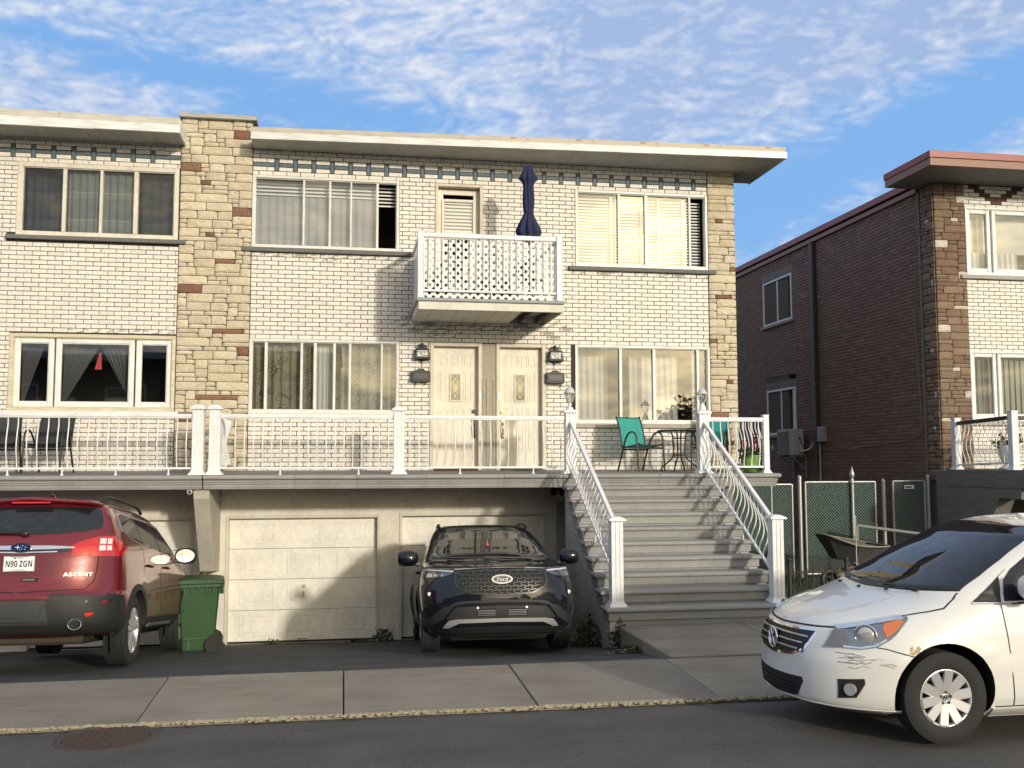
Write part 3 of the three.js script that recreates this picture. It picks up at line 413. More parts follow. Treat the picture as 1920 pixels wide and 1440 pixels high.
// garage level: rendered wall, bracket, three panelled overhead doors
const mStuc = M.stucco, mGar = std(0.80, 0.78, 0.71, 0.5, { map: T.soft });
function garageDoor(owner, x0, x1, y0, y1, hardware) {
  const d = part('garage_door', [frame(x0 - 0.02, x1 + 0.02, y0 - 0.05, y1 + 0.02, -0.13, 0.014, 0.05, 0.006, 0.001)], std(0.62, 0.59, 0.50, 0.55, { map: T.soft }), owner);
  const h = (y1 - y0 - 0.03) / 4, w = x1 - x0 - 0.06, a = x0 + 0.03;
  for (let r = 0; r < 4; r++) {
    const b = y0 + r * h, g = [boxUV(box(a, b + 0.003, -0.15, a + w, b + h - 0.003, -0.105, 0.005))];
    for (let k = 0; k < 3; k++) { const c = a + w * (0.075 + 0.315 * k), e = c + w * 0.225, y = b + h * 0.18, t = b + h * 0.84; g.push(frame(c, e, y, t, -0.108, -0.0985, 0.02, 0.008), boxUV(box(c + 0.055, y + 0.055, -0.108, e - 0.055, t - 0.055, -0.099, 0.007)), frame(c + 0.04, e - 0.04, y + 0.04, t - 0.04, -0.108, -0.101, 0.008, 0.003)); }
    part('door_section', g, mGar, d);
  }
  part('weather_strip', box(a, y0 - 0.03, -0.14, a + w, y0, -0.11, 0.004), M.black, d);
  if (hardware) { const c = x0 + (x1 - x0) * 0.505; part('door_handle', [at(new THREE.CylinderGeometry(0.028, 0.028, 0.02, 14).rotateX(Math.PI / 2), c, 0.21, -0.085), bar([c - 0.005, 0.13, -0.08], [c - 0.02, 0.03, -0.075], 0.014)], M.steel, d); part('lift_handle', [box(c - 0.1, y0 + 0.03, -0.11, c + 0.06, y0 + 0.05, -0.07, 0.006), box(c - 0.1, y0 + 0.015, -0.11, c - 0.08, y0 + 0.06, -0.085, 0.004), box(c + 0.04, y0 + 0.015, -0.11, c + 0.06, y0 + 0.06, -0.085, 0.004)], std(0.75, 0.75, 0.75, 0.3, { metalness: 0.6 }), d); }
  return d;
}
{
  part('garage_wall', [holed(-0.75, 5.45, -0.95, 1.84, [[-0.402, 2.06, -0.70, 1.364], [2.395, 4.905, -0.70, 1.378]], -0.25, 0)], mStuc, house);
  garageDoor(house, -0.39, 2.05, -0.665, 1.35, true); garageDoor(house, 2.405, 4.895, -0.665, 1.365, false);
  const sdoor = part('side_pilaster', boxUV(box(5.06, -0.69, -0.02, 5.23, 1.55, 0.05, 0.006)), std(0.36, 0.34, 0.30, 0.85, { map: T.soft }), house);
  const br = extrude([[0, 1.836], [1.47, 1.836], [1.45, 1.70], [0.62, 0.56], [0.02, 0.5]].map(([z, y]) => [-z, y]).reverse(), 0.225, 0.008); br.rotateY(Math.PI / 2); br.translate(-0.722, 0, 0);
  part('bracket', boxUV(clean(br)), std(0.52, 0.49, 0.42, 0.92, { map: T.soft, bumpMap: T.bumpF, bumpScale: 0.004 }), house);
  part('threshold', boxUV(box(-0.75, -0.9, -0.1, 4.95, -0.685, 0.26, 0.02)), mConc[1], house);
}

// ---------- left-hand house of the row ----------
const left = thing('row_house', 'left white brick house with wide casement window and dark patio chairs on its porch', 'house');
{
  const W0 = -8.5, W1 = PL, y00 = 7.075, oLU = [-3.765, -1.272, 5.87, 7.075], oLW = [-3.79, -1.262, 3.045, 4.29];
  const wl = part('wall', [holed(W0, W1, 2.05, 7.6, [oLU, oLW].map((h) => [h[0] + 0.01, h[1] - 0.01, h[2] + 0.01, h[3] - 0.01]), -0.24, -0.012)], M.mortar, left);
  const list = runningBond(-5.2, W1 - 0.006, 0, 69, y00, -3.853, [[oLU[0], W1, 5.80, 7.075], [-3.9, W1, 5.80, 5.87], [oLW[0], W1, 3.045, 4.29]], 0.2318).concat(runningBond(-5.2, W1 - 0.006, -5, -4, y00, -3.83, [], 0.2318));
  for (const b of list) if ((b[5] === 38 && b[0] > -3 ) || (b[5] === 18 && (b[0] * 3.1 % 1) < -0.7)) b[4] = b[5] === 38 ? 1 : 0;
  const yb = y00 + BM; let e = -5.2; const tri = (a, b) => { if (b - a < 0.03) return; const cut = b - a > 0.26 ? [[a, a + 0.2318], [a + 0.2318, b]] : [[a, b]]; for (const [c, d] of cut) list.push([c, d, yb, yb + BM, 0], [c, d, yb + 2 * BM, yb + 3 * BM, 0]); list.push([a, b, yb + BM, yb + 2 * BM, 2]); };
  for (let k = -4; k < 8; k++) { const s = -3.887 + k * 0.307; tri(e, s); list.push([s, s + BM, yb, yb + 3 * BM, 2]); e = s + BM; } tri(e, W1 - 0.006);
  layBricks(wl, list, 300, 23);
  part('shell', [box(W0, -0.7, -11, W0 + 0.2, 7.5, -0.25, 0), box(W0, 4.55, -10, W1, 4.75, -0.25, 0), box(W0, -0.7, -11, W1, 7.5, -10.8, 0), box(W0 + 0.2, 2.05, -3, W1, 4.55, -2.9, 0), box(W0 + 0.2, 4.75, -3, W1, 7.3, -2.9, 0)], M.room, left);
  part('window_sill', sillG(-3.9, -1.147, 5.803, 5.868), M.sill, left);
  const mTrim = std(0.68, 0.645, 0.55, 0.5, { map: T.soft });
  const w = windowOf(left, 'window', { x0: oLU[0], x1: oLU[1], y0: 5.87, y1: 7.075, trim: 0.075, outer: mTrim, sash: mTrim, low: 0.07, bars: [[-3.08, -3.024, 0.012], [-2.512, -2.468, 0], [-1.982, -1.915, 0.012]], panes: [[-3.69, -3.05], [-3.05, -2.49], [-2.49, -1.95], [-1.95, -1.35]], seed: 21, tilt: 0.02, glass: M.glassLow });
  const zig = (() => { const c = document.createElement('canvas'); c.width = 256; c.height = 256; const k = c.getContext('2d'); k.fillStyle = '#b9bab5'; k.fillRect(0, 0, 256, 256); k.strokeStyle = '#8a8c8a'; k.lineWidth = 4; for (let y = 0; y < 256; y += 14) { if (y > 90 && y < 150) continue; k.beginPath(); for (let x = 0; x <= 256; x += 16) k.lineTo(x, y + (x / 16 % 2 ? 10 : 0)); k.stroke(); } k.fillStyle = '#e8e8e2'; k.fillRect(0, 92, 256, 7); const t = new THREE.CanvasTexture(c); t.colorSpace = THREE.SRGBColorSpace; t.wrapS = t.wrapT = THREE.RepeatWrapping; t.repeat.set(2.2, 2.2); return t; })();
  part('curtain', folds(-3.02, -1.98, 5.93, 7.0, -0.15, 0.024, 0.1, 22), fabric(0.9, 0.9, 0.86, { map: zig, transmission: 0.1 }), w);
  part('curtain', [folds(-3.7, -3.08, 5.93, 7.0, -0.3, 0.022, 0.09, 25), folds(-1.92, -1.33, 5.93, 7.0, -0.3, 0.024, 0.12, 24)], fabric(0.23, 0.23, 0.225, { map: zig, transmission: 0.1 }), w);
  const mV = std(0.78, 0.78, 0.75, 0.4, { map: T.soft });
  const w2 = windowOf(left, 'casement_window', { x0: oLW[0], x1: oLW[1], y0: 3.045, y1: 4.29, trim: 0.06, outer: std(0.62, 0.565, 0.42, 0.7, { map: T.streak }), sash: mV, low: 0.07, bars: [], panes: [[-3.62, -3.19], [-3.02, -1.98], [-1.81, -1.37]], seed: 31, tilt: 0.004, depth: 0.12 });
  for (const [a, b] of [[-3.725, -3.13], [-3.105, -1.905], [-1.88, -1.32]]) part('sash', [frame(a, b, 3.115, 4.225, -0.1, -0.03, 0.08, 0.012, 0.085), frame(a + 0.07, b - 0.07, 3.19, 4.155, -0.085, -0.042, 0.022, 0.008)], mV, w2);
  part('sill', boxUV(box(-3.85, 3.0, -0.05, -1.2, 3.05, 0.05, 0.008)), mV, w2);
  const drape = fabric(0.16, 0.165, 0.18, { transmission: 0.5 });
  const tri2 = (x0, x1, x2, y0, y1, z) => { const g = folds(0, 1, 0, 1, 0, 0.03, 0.12, x0 * 3); const p = g.attributes.position; for (let i = 0; i < p.count; i++) { const u = p.getX(i), v = p.getY(i); p.setXYZ(i, lerp(lerp(x0, x1, u), lerp(x0, x2, u * 0.25), 1 - v), lerp(y0, y1, v), z + p.getZ(i)); } g.computeVertexNormals(); return g; };
  part('curtain', [tri2(-3.05, -2.45, -3.0, 3.15, 4.2, -0.25), tri2(-1.95, -2.5, -2.0, 3.15, 4.2, -0.25), tri2(-3.66, -3.3, -3.6, 3.15, 4.2, -0.25)], drape, w2);
  part('pennant', [extrude([[-2.5, 4.02], [-2.47, 4.02], [-2.46, 3.75], [-2.57, 3.75]], 0.01), extrude([[-2.3, 4.0], [-2.27, 3.98], [-2.12, 3.68], [-2.25, 3.72]], 0.01)].map((g) => clean(g.translate(0, 0, -0.3))), std(0.5, 0.05, 0.06, 0.8), w2);
  // eave
  const zf = 0.68, X0 = -6, X1 = -1.2, yS = 7.47, mSof = [0, 1].map((i) => std(0.44 - 0.02 * i, 0.44 - 0.02 * i, 0.41 - 0.02 * i, 0.55, { map: T.soft }));
  const ev = part('roof', boxUV(box(W0, 7.58, -11, W1, 7.63, 0.3, 0.004)), std(0.2, 0.2, 0.19, 0.9), left);
  for (let i = 0; i < 24; i++) { const b = X1 - i * 0.203; part('soffit_board', boxUV(box(b - 0.2, yS, 0, b, yS + 0.014, zf - 0.02, 0.004)), mSof[i % 2], ev); }
  const mF = std(0.74, 0.74, 0.72, 0.38, { map: T.streak }), mF2 = std(0.55, 0.53, 0.46, 0.55, { map: T.streak });
  part('fascia', boxUV(box(X0, 7.445, zf - 0.025, -2.47, 7.592, zf + 0.02, 0.004)), mF, ev); part('fascia', boxUV(box(-2.49, 7.452, zf - 0.025, X1 + 0.03, 7.587, zf + 0.026, 0.004)), mF, ev); part('fascia', boxUV(box(X1, 7.452, -0.02, X1 + 0.03, 7.68, zf - 0.026, 0.003)), mF, ev);
  part('flashing', boxUV(box(X0, 7.594, zf - 0.04, -2.98, 7.705, zf + 0.0, 0.004)), mF2, ev); part('flashing', boxUV(box(-2.975, 7.590, zf - 0.04, X1 + 0.02, 7.70, zf + 0.006, 0.004)), mF2, ev);
  // porch slab and garage level
  part('porch', (() => { const g = extrude([[0.02, 2.10], [0, 1.838], [1.5, 1.838], [1.53, 2.04]].map(([z, y]) => [z, y]), 7.9, 0); g.rotateY(-Math.PI / 2); g.scale(1, 1, 1); g.translate(-0.58, 0, 0); return boxUV(clean(g)); })(), std(0.23, 0.225, 0.215, 0.85, { map: T.soft }), left);
  part('porch_edge', sweep(SLAB, [[-8.5, 1.585, 0, 1], [-0.585, 1.585, 0, 1]]), mPorch[1], left);
  part('garage_wall', [holed(-8.5, -0.755, -0.95, 1.84, [[-3.4, -0.925, -0.7, 1.352]], -0.25, -0.002)], mStuc, left); garageDoor(left, -3.39, -0.935, -0.665, 1.34, false);
}

// ---------- staircase ----------
{
  const st = thing('staircase', 'grey concrete front staircase rising from the path to the porch', 'stairs');
  const XA = 4.86, XB = 7.30;
  for (let i = 1; i <= 9; i++) {
    const y = 2.045 - 0.19 * i, zf = 1.58 + 0.28 * i, zb = zf - 0.3, last = i === 9;
    const prof = [[-0.06, y], ...nose(y, 0.030), [-0.010, y - 0.064], [-0.010, y - 0.076], [0.004, y - 0.078], [0.004, y - 0.090], [-0.012, y - 0.092], [-0.012, y - 0.104], [-0.004, y - 0.106], [-0.004, y - 0.116], [-0.022, y - 0.120], [-0.024, y - 0.165], [-0.03, y - 0.19], [-0.03, y - (last ? 0.3 : 0.2)]];
    const g = sweep(prof, [[XA, zb, -1, 0], [XA, zf, -1, 1], [XB, zf, 1, 1], [XB, zb, 1, 0]]);
    part('step', [g, boxUV(box(XA - 0.001, y - 0.16, zb - 0.02, XB + 0.001, y - 0.0015, zf + 0.001, 0.001), 1, i * 0.37)], mPorch[(i * 2) % 3], st);
  }
  const side = (x) => { const p = [[1.5, 1.84], [1.66, 1.84]]; for (let i = 1; i <= 9; i++) { p.push([1.55 + 0.28 * i, 2.045 - 0.19 * i - 0.17]); } p.push([4.06, -0.5], [1.5, -0.8]); const g = extrude(p.map(([z, y]) => [z, y]), 0.14, 0.004); g.rotateY(-Math.PI / 2); g.translate(x, 0, 0); return boxUV(clean(g)); };
  for (const x of [XA + 0.16, XB - 0.02]) part('stringer_wall', side(x), std(0.50, 0.49, 0.46, 0.92, { map: T.streak, bumpMap: T.bumpF, bumpScale: 0.004 }), st);
  part('base', boxUV(box(XA + 0.14, -0.25, 3.7, XB - 0.05, 0.11, 4.06, 0.01)), std(0.36, 0.34, 0.29, 0.95, { map: T.fine, bumpMap: T.bumpA, bumpScale: 0.01 }), st);
}
// ---------- railings ----------
const mR = M.whiteRail, mR2 = std(0.72, 0.74, 0.77, 0.4, { map: T.soft });
const postGeo = (() => { const s = 0.079, n = 0.009, g = [0.022, 0.034], pts = []; const side = [[-s, s], [-g[1], s], [-g[1], s - n], [-g[0], s - n], [-g[0], s], [g[0], s], [g[0], s - n], [g[1], s - n], [g[1], s]]; for (let k = 0; k < 4; k++) { const c = Math.cos(-k * Math.PI / 2), d = Math.sin(-k * Math.PI / 2); for (const [x, y] of side) pts.push([x * c - y * d, x * d + y * c]); } return (h) => { const q = extrude(pts.slice().reverse(), h, 0); q.rotateX(-Math.PI / 2); return boxUV(clean(q)); }; })();
const pyr = (r0, r1, y0, y1) => { const g = new THREE.CylinderGeometry(r1 * Math.SQRT2, r0 * Math.SQRT2, y1 - y0, 4); g.rotateY(Math.PI / 4); g.translate(0, (y0 + y1) / 2, 0); const c = clean(g); c.computeVertexNormals(); return c; };
function post(owner, x, y, z, h, cap = 'dome') {
  const p = part('post', postGeo(h), mR, owner); p.position.set(x, y, z);
  part('post_base', [pyr(0.125, 0.123, 0, 0.012), pyr(0.12, 0.086, 0.012, 0.06), pyr(0.087, 0.087, 0.06, 0.07)], mR, p);
  part('post_cap', cap === 'dome' ? [pyr(0.112, 0.112, h - 0.012, h + 0.012), pyr(0.105, 0.06, h + 0.012, h + 0.05), pyr(0.06, 0.012, h + 0.05, h + 0.066)] : [pyr(0.116, 0.116, h - 0.015, h + 0.01), pyr(0.1, 0.075, h + 0.01, h + 0.03), pyr(0.075, 0.045, h + 0.03, h + 0.042)], mR, p);
  return p;
}
const balusters = new Map();
// belly baluster bulging along +z, standing on y = 0; shear lets it follow a slope along x
function bellyGeo(h, amp = 0.055) { const k = h.toFixed(3) + amp; if (!balusters.has(k)) { const p = []; for (let i = 0; i <= 12; i++) { const t = i / 12, s = t < 0.08 || t > 0.94 ? 0 : Math.sin(Math.PI * Math.pow((t - 0.08) / 0.86, 0.8)) ** 2; p.push([0, t * h, amp * s - amp * 0.22 * Math.exp(-Math.pow((t - 0.86) / 0.09, 2))]); } balusters.set(k, tube(p, 0.0095, 18, 7)); } return balusters.get(k); }
function railing(owner, a, b, n, { y0 = 0.1, y1 = 0.84, top = 0.905, out = 0, topMat = mR, feet = 0, amp = 0.055 } = {}) {
  const [ax, ay, az] = a, [bx, by, bz] = b, run = Math.hypot(bx - ax, bz - az);
  part('top_rail', [beam([ax, ay + top - 0.031, az], [bx, by + top - 0.031, bz], 0.058, 0.05), beam([ax, ay + top - 0.062, az], [bx, by + top - 0.062, bz], 0.038, 0.022)], topMat, owner);
  part('bottom_rail', beam([ax, ay + y0, az], [bx, by + y0, bz], 0.034, 0.032), mR, owner);
  for (let i = 0; i < n; i++) { const t = (i + 0.6) / (n + 0.2), m = part('baluster', bellyGeo(top - 0.06 - y0, amp), mR, owner); m.position.set(lerp(ax, bx, t), lerp(ay, by, t) + y0, lerp(az, bz, t)); m.rotation.y = out; }
  for (let i = 0; i < feet; i++) { const t = (i + 0.75) / (feet + 0.2), x = lerp(ax, bx, t), z = lerp(az, bz, t), y = lerp(ay, by, t); part('foot', [cyl(0.013, 0.011, 0.02, y0, 0, 0, 8), cyl(0.026, 0.012, 0, 0.03, 0, 0, 8)], mR, owner).position.set(x, y, z); }
}
const FY = 2.047;
{
  const a = thing('porch_railing', 'white railing with curved balusters in front of the left house porch', 'railing', [0, 0, 0], 0, undefined);
  post(a, -0.665, FY, 1.49, 0.98); railing(a, [-5.3, FY, 1.5], [-0.745, FY, 1.5], 33, { feet: 6 });
  const b = thing('porch_railing', 'white railing across the porch before the twin white doors', 'railing');
  post(b, -0.425, FY, 1.49, 0.98); railing(b, [-0.345, FY, 1.5], [2.2, FY, 1.5], 19, { feet: 2 }); post(b, 2.285, FY, 1.49, 0.98); railing(b, [2.365, FY, 1.5], [4.89, FY, 1.5], 18, { feet: 2 });
  railing(b, [-0.36, FY + 0.02, 1.4], [-0.36, FY + 0.05, 0.06], 9, { out: -Math.PI / 2 });
  const c = thing('stair_railing', 'sloping white railing on the left side of the concrete stairs', 'railing');
  post(c, 4.965, FY, 1.49, 0.97, 'flat'); post(c, 5.01, 0.336, 3.93, 1.13, 'flat');
  railing(c, [4.965, FY - 0.07, 1.57], [5.01, 0.56, 3.86], 19, { out: -Math.PI / 2, y0: 0.14, top: 0.9, amp: 0.075 }); part('foot', cyl(0.012, 0.012, 0, 0.13, 4.985, 2.95, 8), mR, c).position.y = 1.07;
  const d = thing('stair_railing', 'sloping white railing on the right side of the concrete stairs', 'railing');
  post(d, 7.16, FY, 1.49, 0.97, 'flat'); post(d, 7.255, 0.336, 3.93, 1.13, 'flat');
  railing(d, [7.165, FY - 0.07, 1.57], [7.25, 0.56, 3.86], 19, { out: Math.PI / 2, y0: 0.14, top: 0.9, amp: 0.075 }); part('foot', cyl(0.012, 0.012, 0, 0.13, 7.2, 2.95, 8), mR, d).position.y = 1.07;
  const e = thing('porch_railing', 'short white railing closing the right end of the porch behind the flower pot', 'railing');
  const pc = part('post', boxUV(box(-0.047, 0, -0.047, 0.047, 0.935, 0.047, 0.006)), mR, e); pc.position.set(8.23, FY, 1.49); part('post_base', [pyr(0.075, 0.073, 0, 0.01), pyr(0.07, 0.05, 0.01, 0.05)], mR, pc); part('post_cap', pyr(0.052, 0.052, 0.933, 0.945), mR, pc);
  railing(e, [7.25, FY, 1.5], [8.185, FY, 1.5], 7, {}); railing(e, [8.24, FY + 0.01, 1.43], [8.24, FY + 0.05, 0.05], 10, { out: Math.PI / 2, topMat: mR2 });
}
{ // post lanterns
  const mL = std(0.55, 0.56, 0.57, 0.5, { map: T.soft }), mG = phys(0.85, 0.83, 0.76, 0.25, { transmission: 0.85, thickness: 0, ior: 1.5 });
  const l = thing('post_lantern', 'grey post lantern with round hood and tapered glass on the left stair post', 'lantern', [4.965, FY + 1.012, 1.49]);
  part('stem', [lathe([[0.055, 0], [0.055, 0.02], [0.03, 0.035], [0.018, 0.05], [0.03, 0.065], [0.035, 0.08], [0.02, 0.095]], 14)], M.whiteRail, l);
  part('shade', lathe([[0.03, 0.1], [0.062, 0.17], [0.076, 0.235], [0.078, 0.26]], 12), mG, l); part('cage', [0, 1, 2, 3, 4, 5].map((k) => tube([[0.03, 0.1, 0], [0.064, 0.17, 0], [0.079, 0.235, 0], [0.08, 0.26, 0]], 0.004, 8, 5).rotateY(k * Math.PI / 3)), mL, l);
  part('hood', [lathe([[0.094, 0.255], [0.096, 0.265], [0.075, 0.285], [0.066, 0.315], [0.045, 0.34], [0.018, 0.352], [0.012, 0.365], [0.018, 0.378], [0.01, 0.39], [0.004, 0.41]], 16)], mL, l); part('bulb', lathe([[0.0, 0.12], [0.02, 0.13], [0.024, 0.17], [0, 0.21]], 8), std(0.8, 0.8, 0.75, 0.4), l);
  const r = thing('post_lantern', 'white post lantern with open clear cage on the right stair post', 'lantern', [7.16, FY + 1.012, 1.49]);
  part('stem', [lathe([[0.06, 0], [0.06, 0.03], [0.045, 0.075], [0.028, 0.1], [0.02, 0.12]], 14)], M.whiteRail, r); part('cage', [0, 1, 2, 3, 4, 5].map((k) => tube([[0.025, 0.11, 0], [0.055, 0.16, 0], [0.07, 0.24, 0], [0.068, 0.27, 0]], 0.004, 8, 5).rotateY(k * Math.PI / 3)), mL, r);
  part('shade', lathe([[0.024, 0.12], [0.052, 0.17], [0.066, 0.24]], 12), phys(0.95, 0.95, 0.95, 0.05, { transmission: 1, thickness: 0 }), r); part('hood', lathe([[0.095, 0.262], [0.096, 0.272], [0.07, 0.29], [0.055, 0.325], [0.03, 0.345], [0.012, 0.352], [0.018, 0.37], [0.008, 0.385], [0.003, 0.40]], 16), mL, r);
}
// ---------- balcony ----------
{
  const b = thing('balcony', 'small balcony slab with ivory fascia and one missing soffit board above the twin doors', 'balcony');
  const mI = std(0.66, 0.635, 0.55, 0.6, { map: T.soft }), D = 1.42, x0 = 2.575, x1 = 4.885;
  part('floor', [boxUV(box(x0 - 0.035, 4.735, 0, x1 + 0.02, 4.79, D + 0.045, 0.012))], std(0.30, 0.315, 0.33, 0.6, { map: T.soft }), b);
  part('fascia', [boxUV(box(x0, 4.605, D - 0.02, x1, 4.733, D + 0.012, 0.006)), boxUV(box(x0, 4.605, 0, x0 + 0.025, 4.733, D - 0.022, 0.004)), boxUV(box(x1 - 0.025, 4.605, 0, x1, 4.733, D - 0.022, 0.004))], mI, b);
  for (let i = 0; i < 8; i++) part('soffit_board', boxUV(box(x0 + 0.027 + i * 0.2035, 4.612, 0.01, x0 + 0.027 + (i + 1) * 0.2035 - 0.004, 4.625, D - 0.024, 0.004)), mI, b);
  part('joist', [box(4.4, 4.63, 0.02, 4.44, 4.73, D - 0.03, 0.003), box(4.7, 4.63, 0.02, 4.74, 4.73, D - 0.03, 0.003)], std(0.06, 0.05, 0.045, 0.9), b);
  const r = thing('balcony_railing', 'white balcony railing with a wide top rail and thin balusters', 'railing');
  const Y = 4.79, zr = D - 0.02, bp = (x, z) => part('post', boxUV(box(x - 0.045, Y, z - 0.045, x + 0.045, Y + 1.055, z + 0.045, 0.006)), mR2, r);
  bp(2.605, zr); bp(4.825, zr);
  part('top_rail', [beam([2.65, Y + 1.0, zr], [4.78, Y + 1.0, zr], 0.06, 0.075)], mR2, r); part('top_rail', beam([2.605, Y + 1.0, zr - 0.05], [2.605, Y + 1.0, 0.02], 0.06, 0.075), mR2, r); part('top_rail', beam([4.825, Y + 1.0, zr - 0.05], [4.825, Y + 1.0, 0.02], 0.06, 0.075), mR2, r);
  part('bottom_rail', beam([2.65, Y + 0.12, zr], [4.78, Y + 0.12, zr], 0.035, 0.035), mR2, r); part('bottom_rail', beam([2.605, Y + 0.12, zr - 0.05], [2.605, Y + 0.12, 0.02], 0.035, 0.035), mR2, r);
  const bg = cyl(0.0095, 0.0095, 0, 0.85, 0, 0, 7); for (let i = 0; i < 19; i++) part('baluster', bg, mR2, r).position.set(2.65 + (i + 0.8) * 0.1085, Y + 0.13, zr); for (let i = 0; i < 11; i++) part('baluster', bg, mR2, r).position.set(2.605, Y + 0.13, 0.06 + i * 0.115); part('foot', cyl(0.012, 0.012, Y, Y + 0.12, 3.73, zr, 8), mR2, r);
  const l = thing('lattice_panel', 'white diagonal lattice screen tied behind the front of the balcony railing', 'lattice');
  const lx0 = 2.67, lx1 = 4.765, ly0 = Y + 0.005, ly1 = Y + 0.945, zl = zr - 0.045, wS = 0.043, pitch = 0.128, mLat = std(0.80, 0.80, 0.78, 0.5, { map: T.soft });
  const diag = (c, s, z) => { // band along y = s x + c clipped to the rectangle
    const h = wS / Math.SQRT2, poly = []; let P = [[lx0 - 2, s * (lx0 - 2) + c - h], [lx1 + 2, s * (lx1 + 2) + c - h], [lx1 + 2, s * (lx1 + 2) + c + h], [lx0 - 2, s * (lx0 - 2) + c + h]];
    for (const [ax, v, sg] of [[0, lx0, 1], [0, lx1, -1], [1, ly0, 1], [1, ly1, -1]]) { const Q = []; for (let i = 0; i < P.length; i++) { const a = P[i], b2 = P[(i + 1) % P.length], da = (a[ax] - v) * sg, db = (b2[ax] - v) * sg; if (da >= 0) Q.push(a); if (da * db < 0) { const t = da / (da - db); Q.push([lerp(a[0], b2[0], t), lerp(a[1], b2[1], t)]); } } P = Q; if (P.length < 3) return null; }
    return clean(extrude(P, 0.007, 0).translate(0, 0, z)); };
  for (let c = -6; c < 12; c += pitch) { const a = diag(c, 1, zl), d = diag(c, -1, zl - 0.0085); if (a) part('slat', a, mLat, l); if (d) part('slat', d, mLat, l); }
  part('frame', [box(lx0 - 0.01, ly0, zl - 0.012, lx0 + 0.006, ly1, zl + 0.009, 0.002), box(lx1 - 0.006, ly0, zl - 0.012, lx1 + 0.01, ly1, zl + 0.009, 0.002)], mLat, l);
  const s2 = thing('lattice_panel', 'narrow white lattice screen on the left end of the balcony', 'lattice'), g2 = [];
  for (let i = 0; i < 14; i++) for (const s of [1, -1]) { const z0 = 0.03 + i * 0.1, y0 = Y + 0.02; g2.push([z0, s]); } for (const [z0, s] of g2) { const e = clamp(z0 + s * 0.9, 0.03, zr - 0.08), L = Math.abs(e - z0); if (L > 0.05) part('slat', beam([2.66, Y + 0.02, z0], [2.66, Y + 0.02 + L, e], 0.006, 0.04, [1, 0, 0]), mLat, s2); }
  // things standing on the balcony, seen through the lattice
  const ch = thing('bistro_chair', 'black metal chair with rounded back standing behind the balcony lattice', 'chair', [3.25, Y, 0.62]);
  part('seat', at(cyl(0.2, 0.2, 0.43, 0.46, 0, 0, 18), 0, 0, 0), M.black, ch); for (const [x, z] of [[-0.16, -0.16], [0.16, -0.16], [-0.16, 0.16], [0.16, 0.16]]) part('leg', bar([x * 1.15, 0, z * 1.15], [x * 0.8, 0.44, z * 0.8], 0.013), M.black, ch); part('backrest', [tube([[-0.19, 0.44, -0.1], [-0.22, 0.75, -0.16], [0, 0.88, -0.2], [0.22, 0.75, -0.16], [0.19, 0.44, -0.1]], 0.017, 20, 7), boxUV(box(-0.15, 0.55, -0.19, 0.15, 0.8, -0.17, 0.01))], M.black, ch);
  copyOf(ch, 'second black metal chair behind the balcony lattice, at its right end', [4.5, Y, 0.7], 0.7);
  const bx = thing('storage_box', 'low dark storage box on the balcony floor below the door', 'box', [3.9, Y, 0.35]); part('body', boxUV(box(-0.3, 0, -0.2, 0.3, 0.42, 0.2, 0.02)), std(0.03, 0.03, 0.032, 0.6), bx); part('lid', boxUV(box(-0.31, 0.423, -0.21, 0.31, 0.47, 0.21, 0.015)), M.black, bx);
  const pot = thing('planter', 'round dark planter at the left corner of the balcony floor', 'planter', [2.85, Y, 0.75]); part('pot', lathe([[0.0, 0], [0.14, 0], [0.19, 0.35], [0.2, 0.37], [0.17, 0.37], [0.0, 0.33]], 18), std(0.03, 0.03, 0.035, 0.5), pot);
}
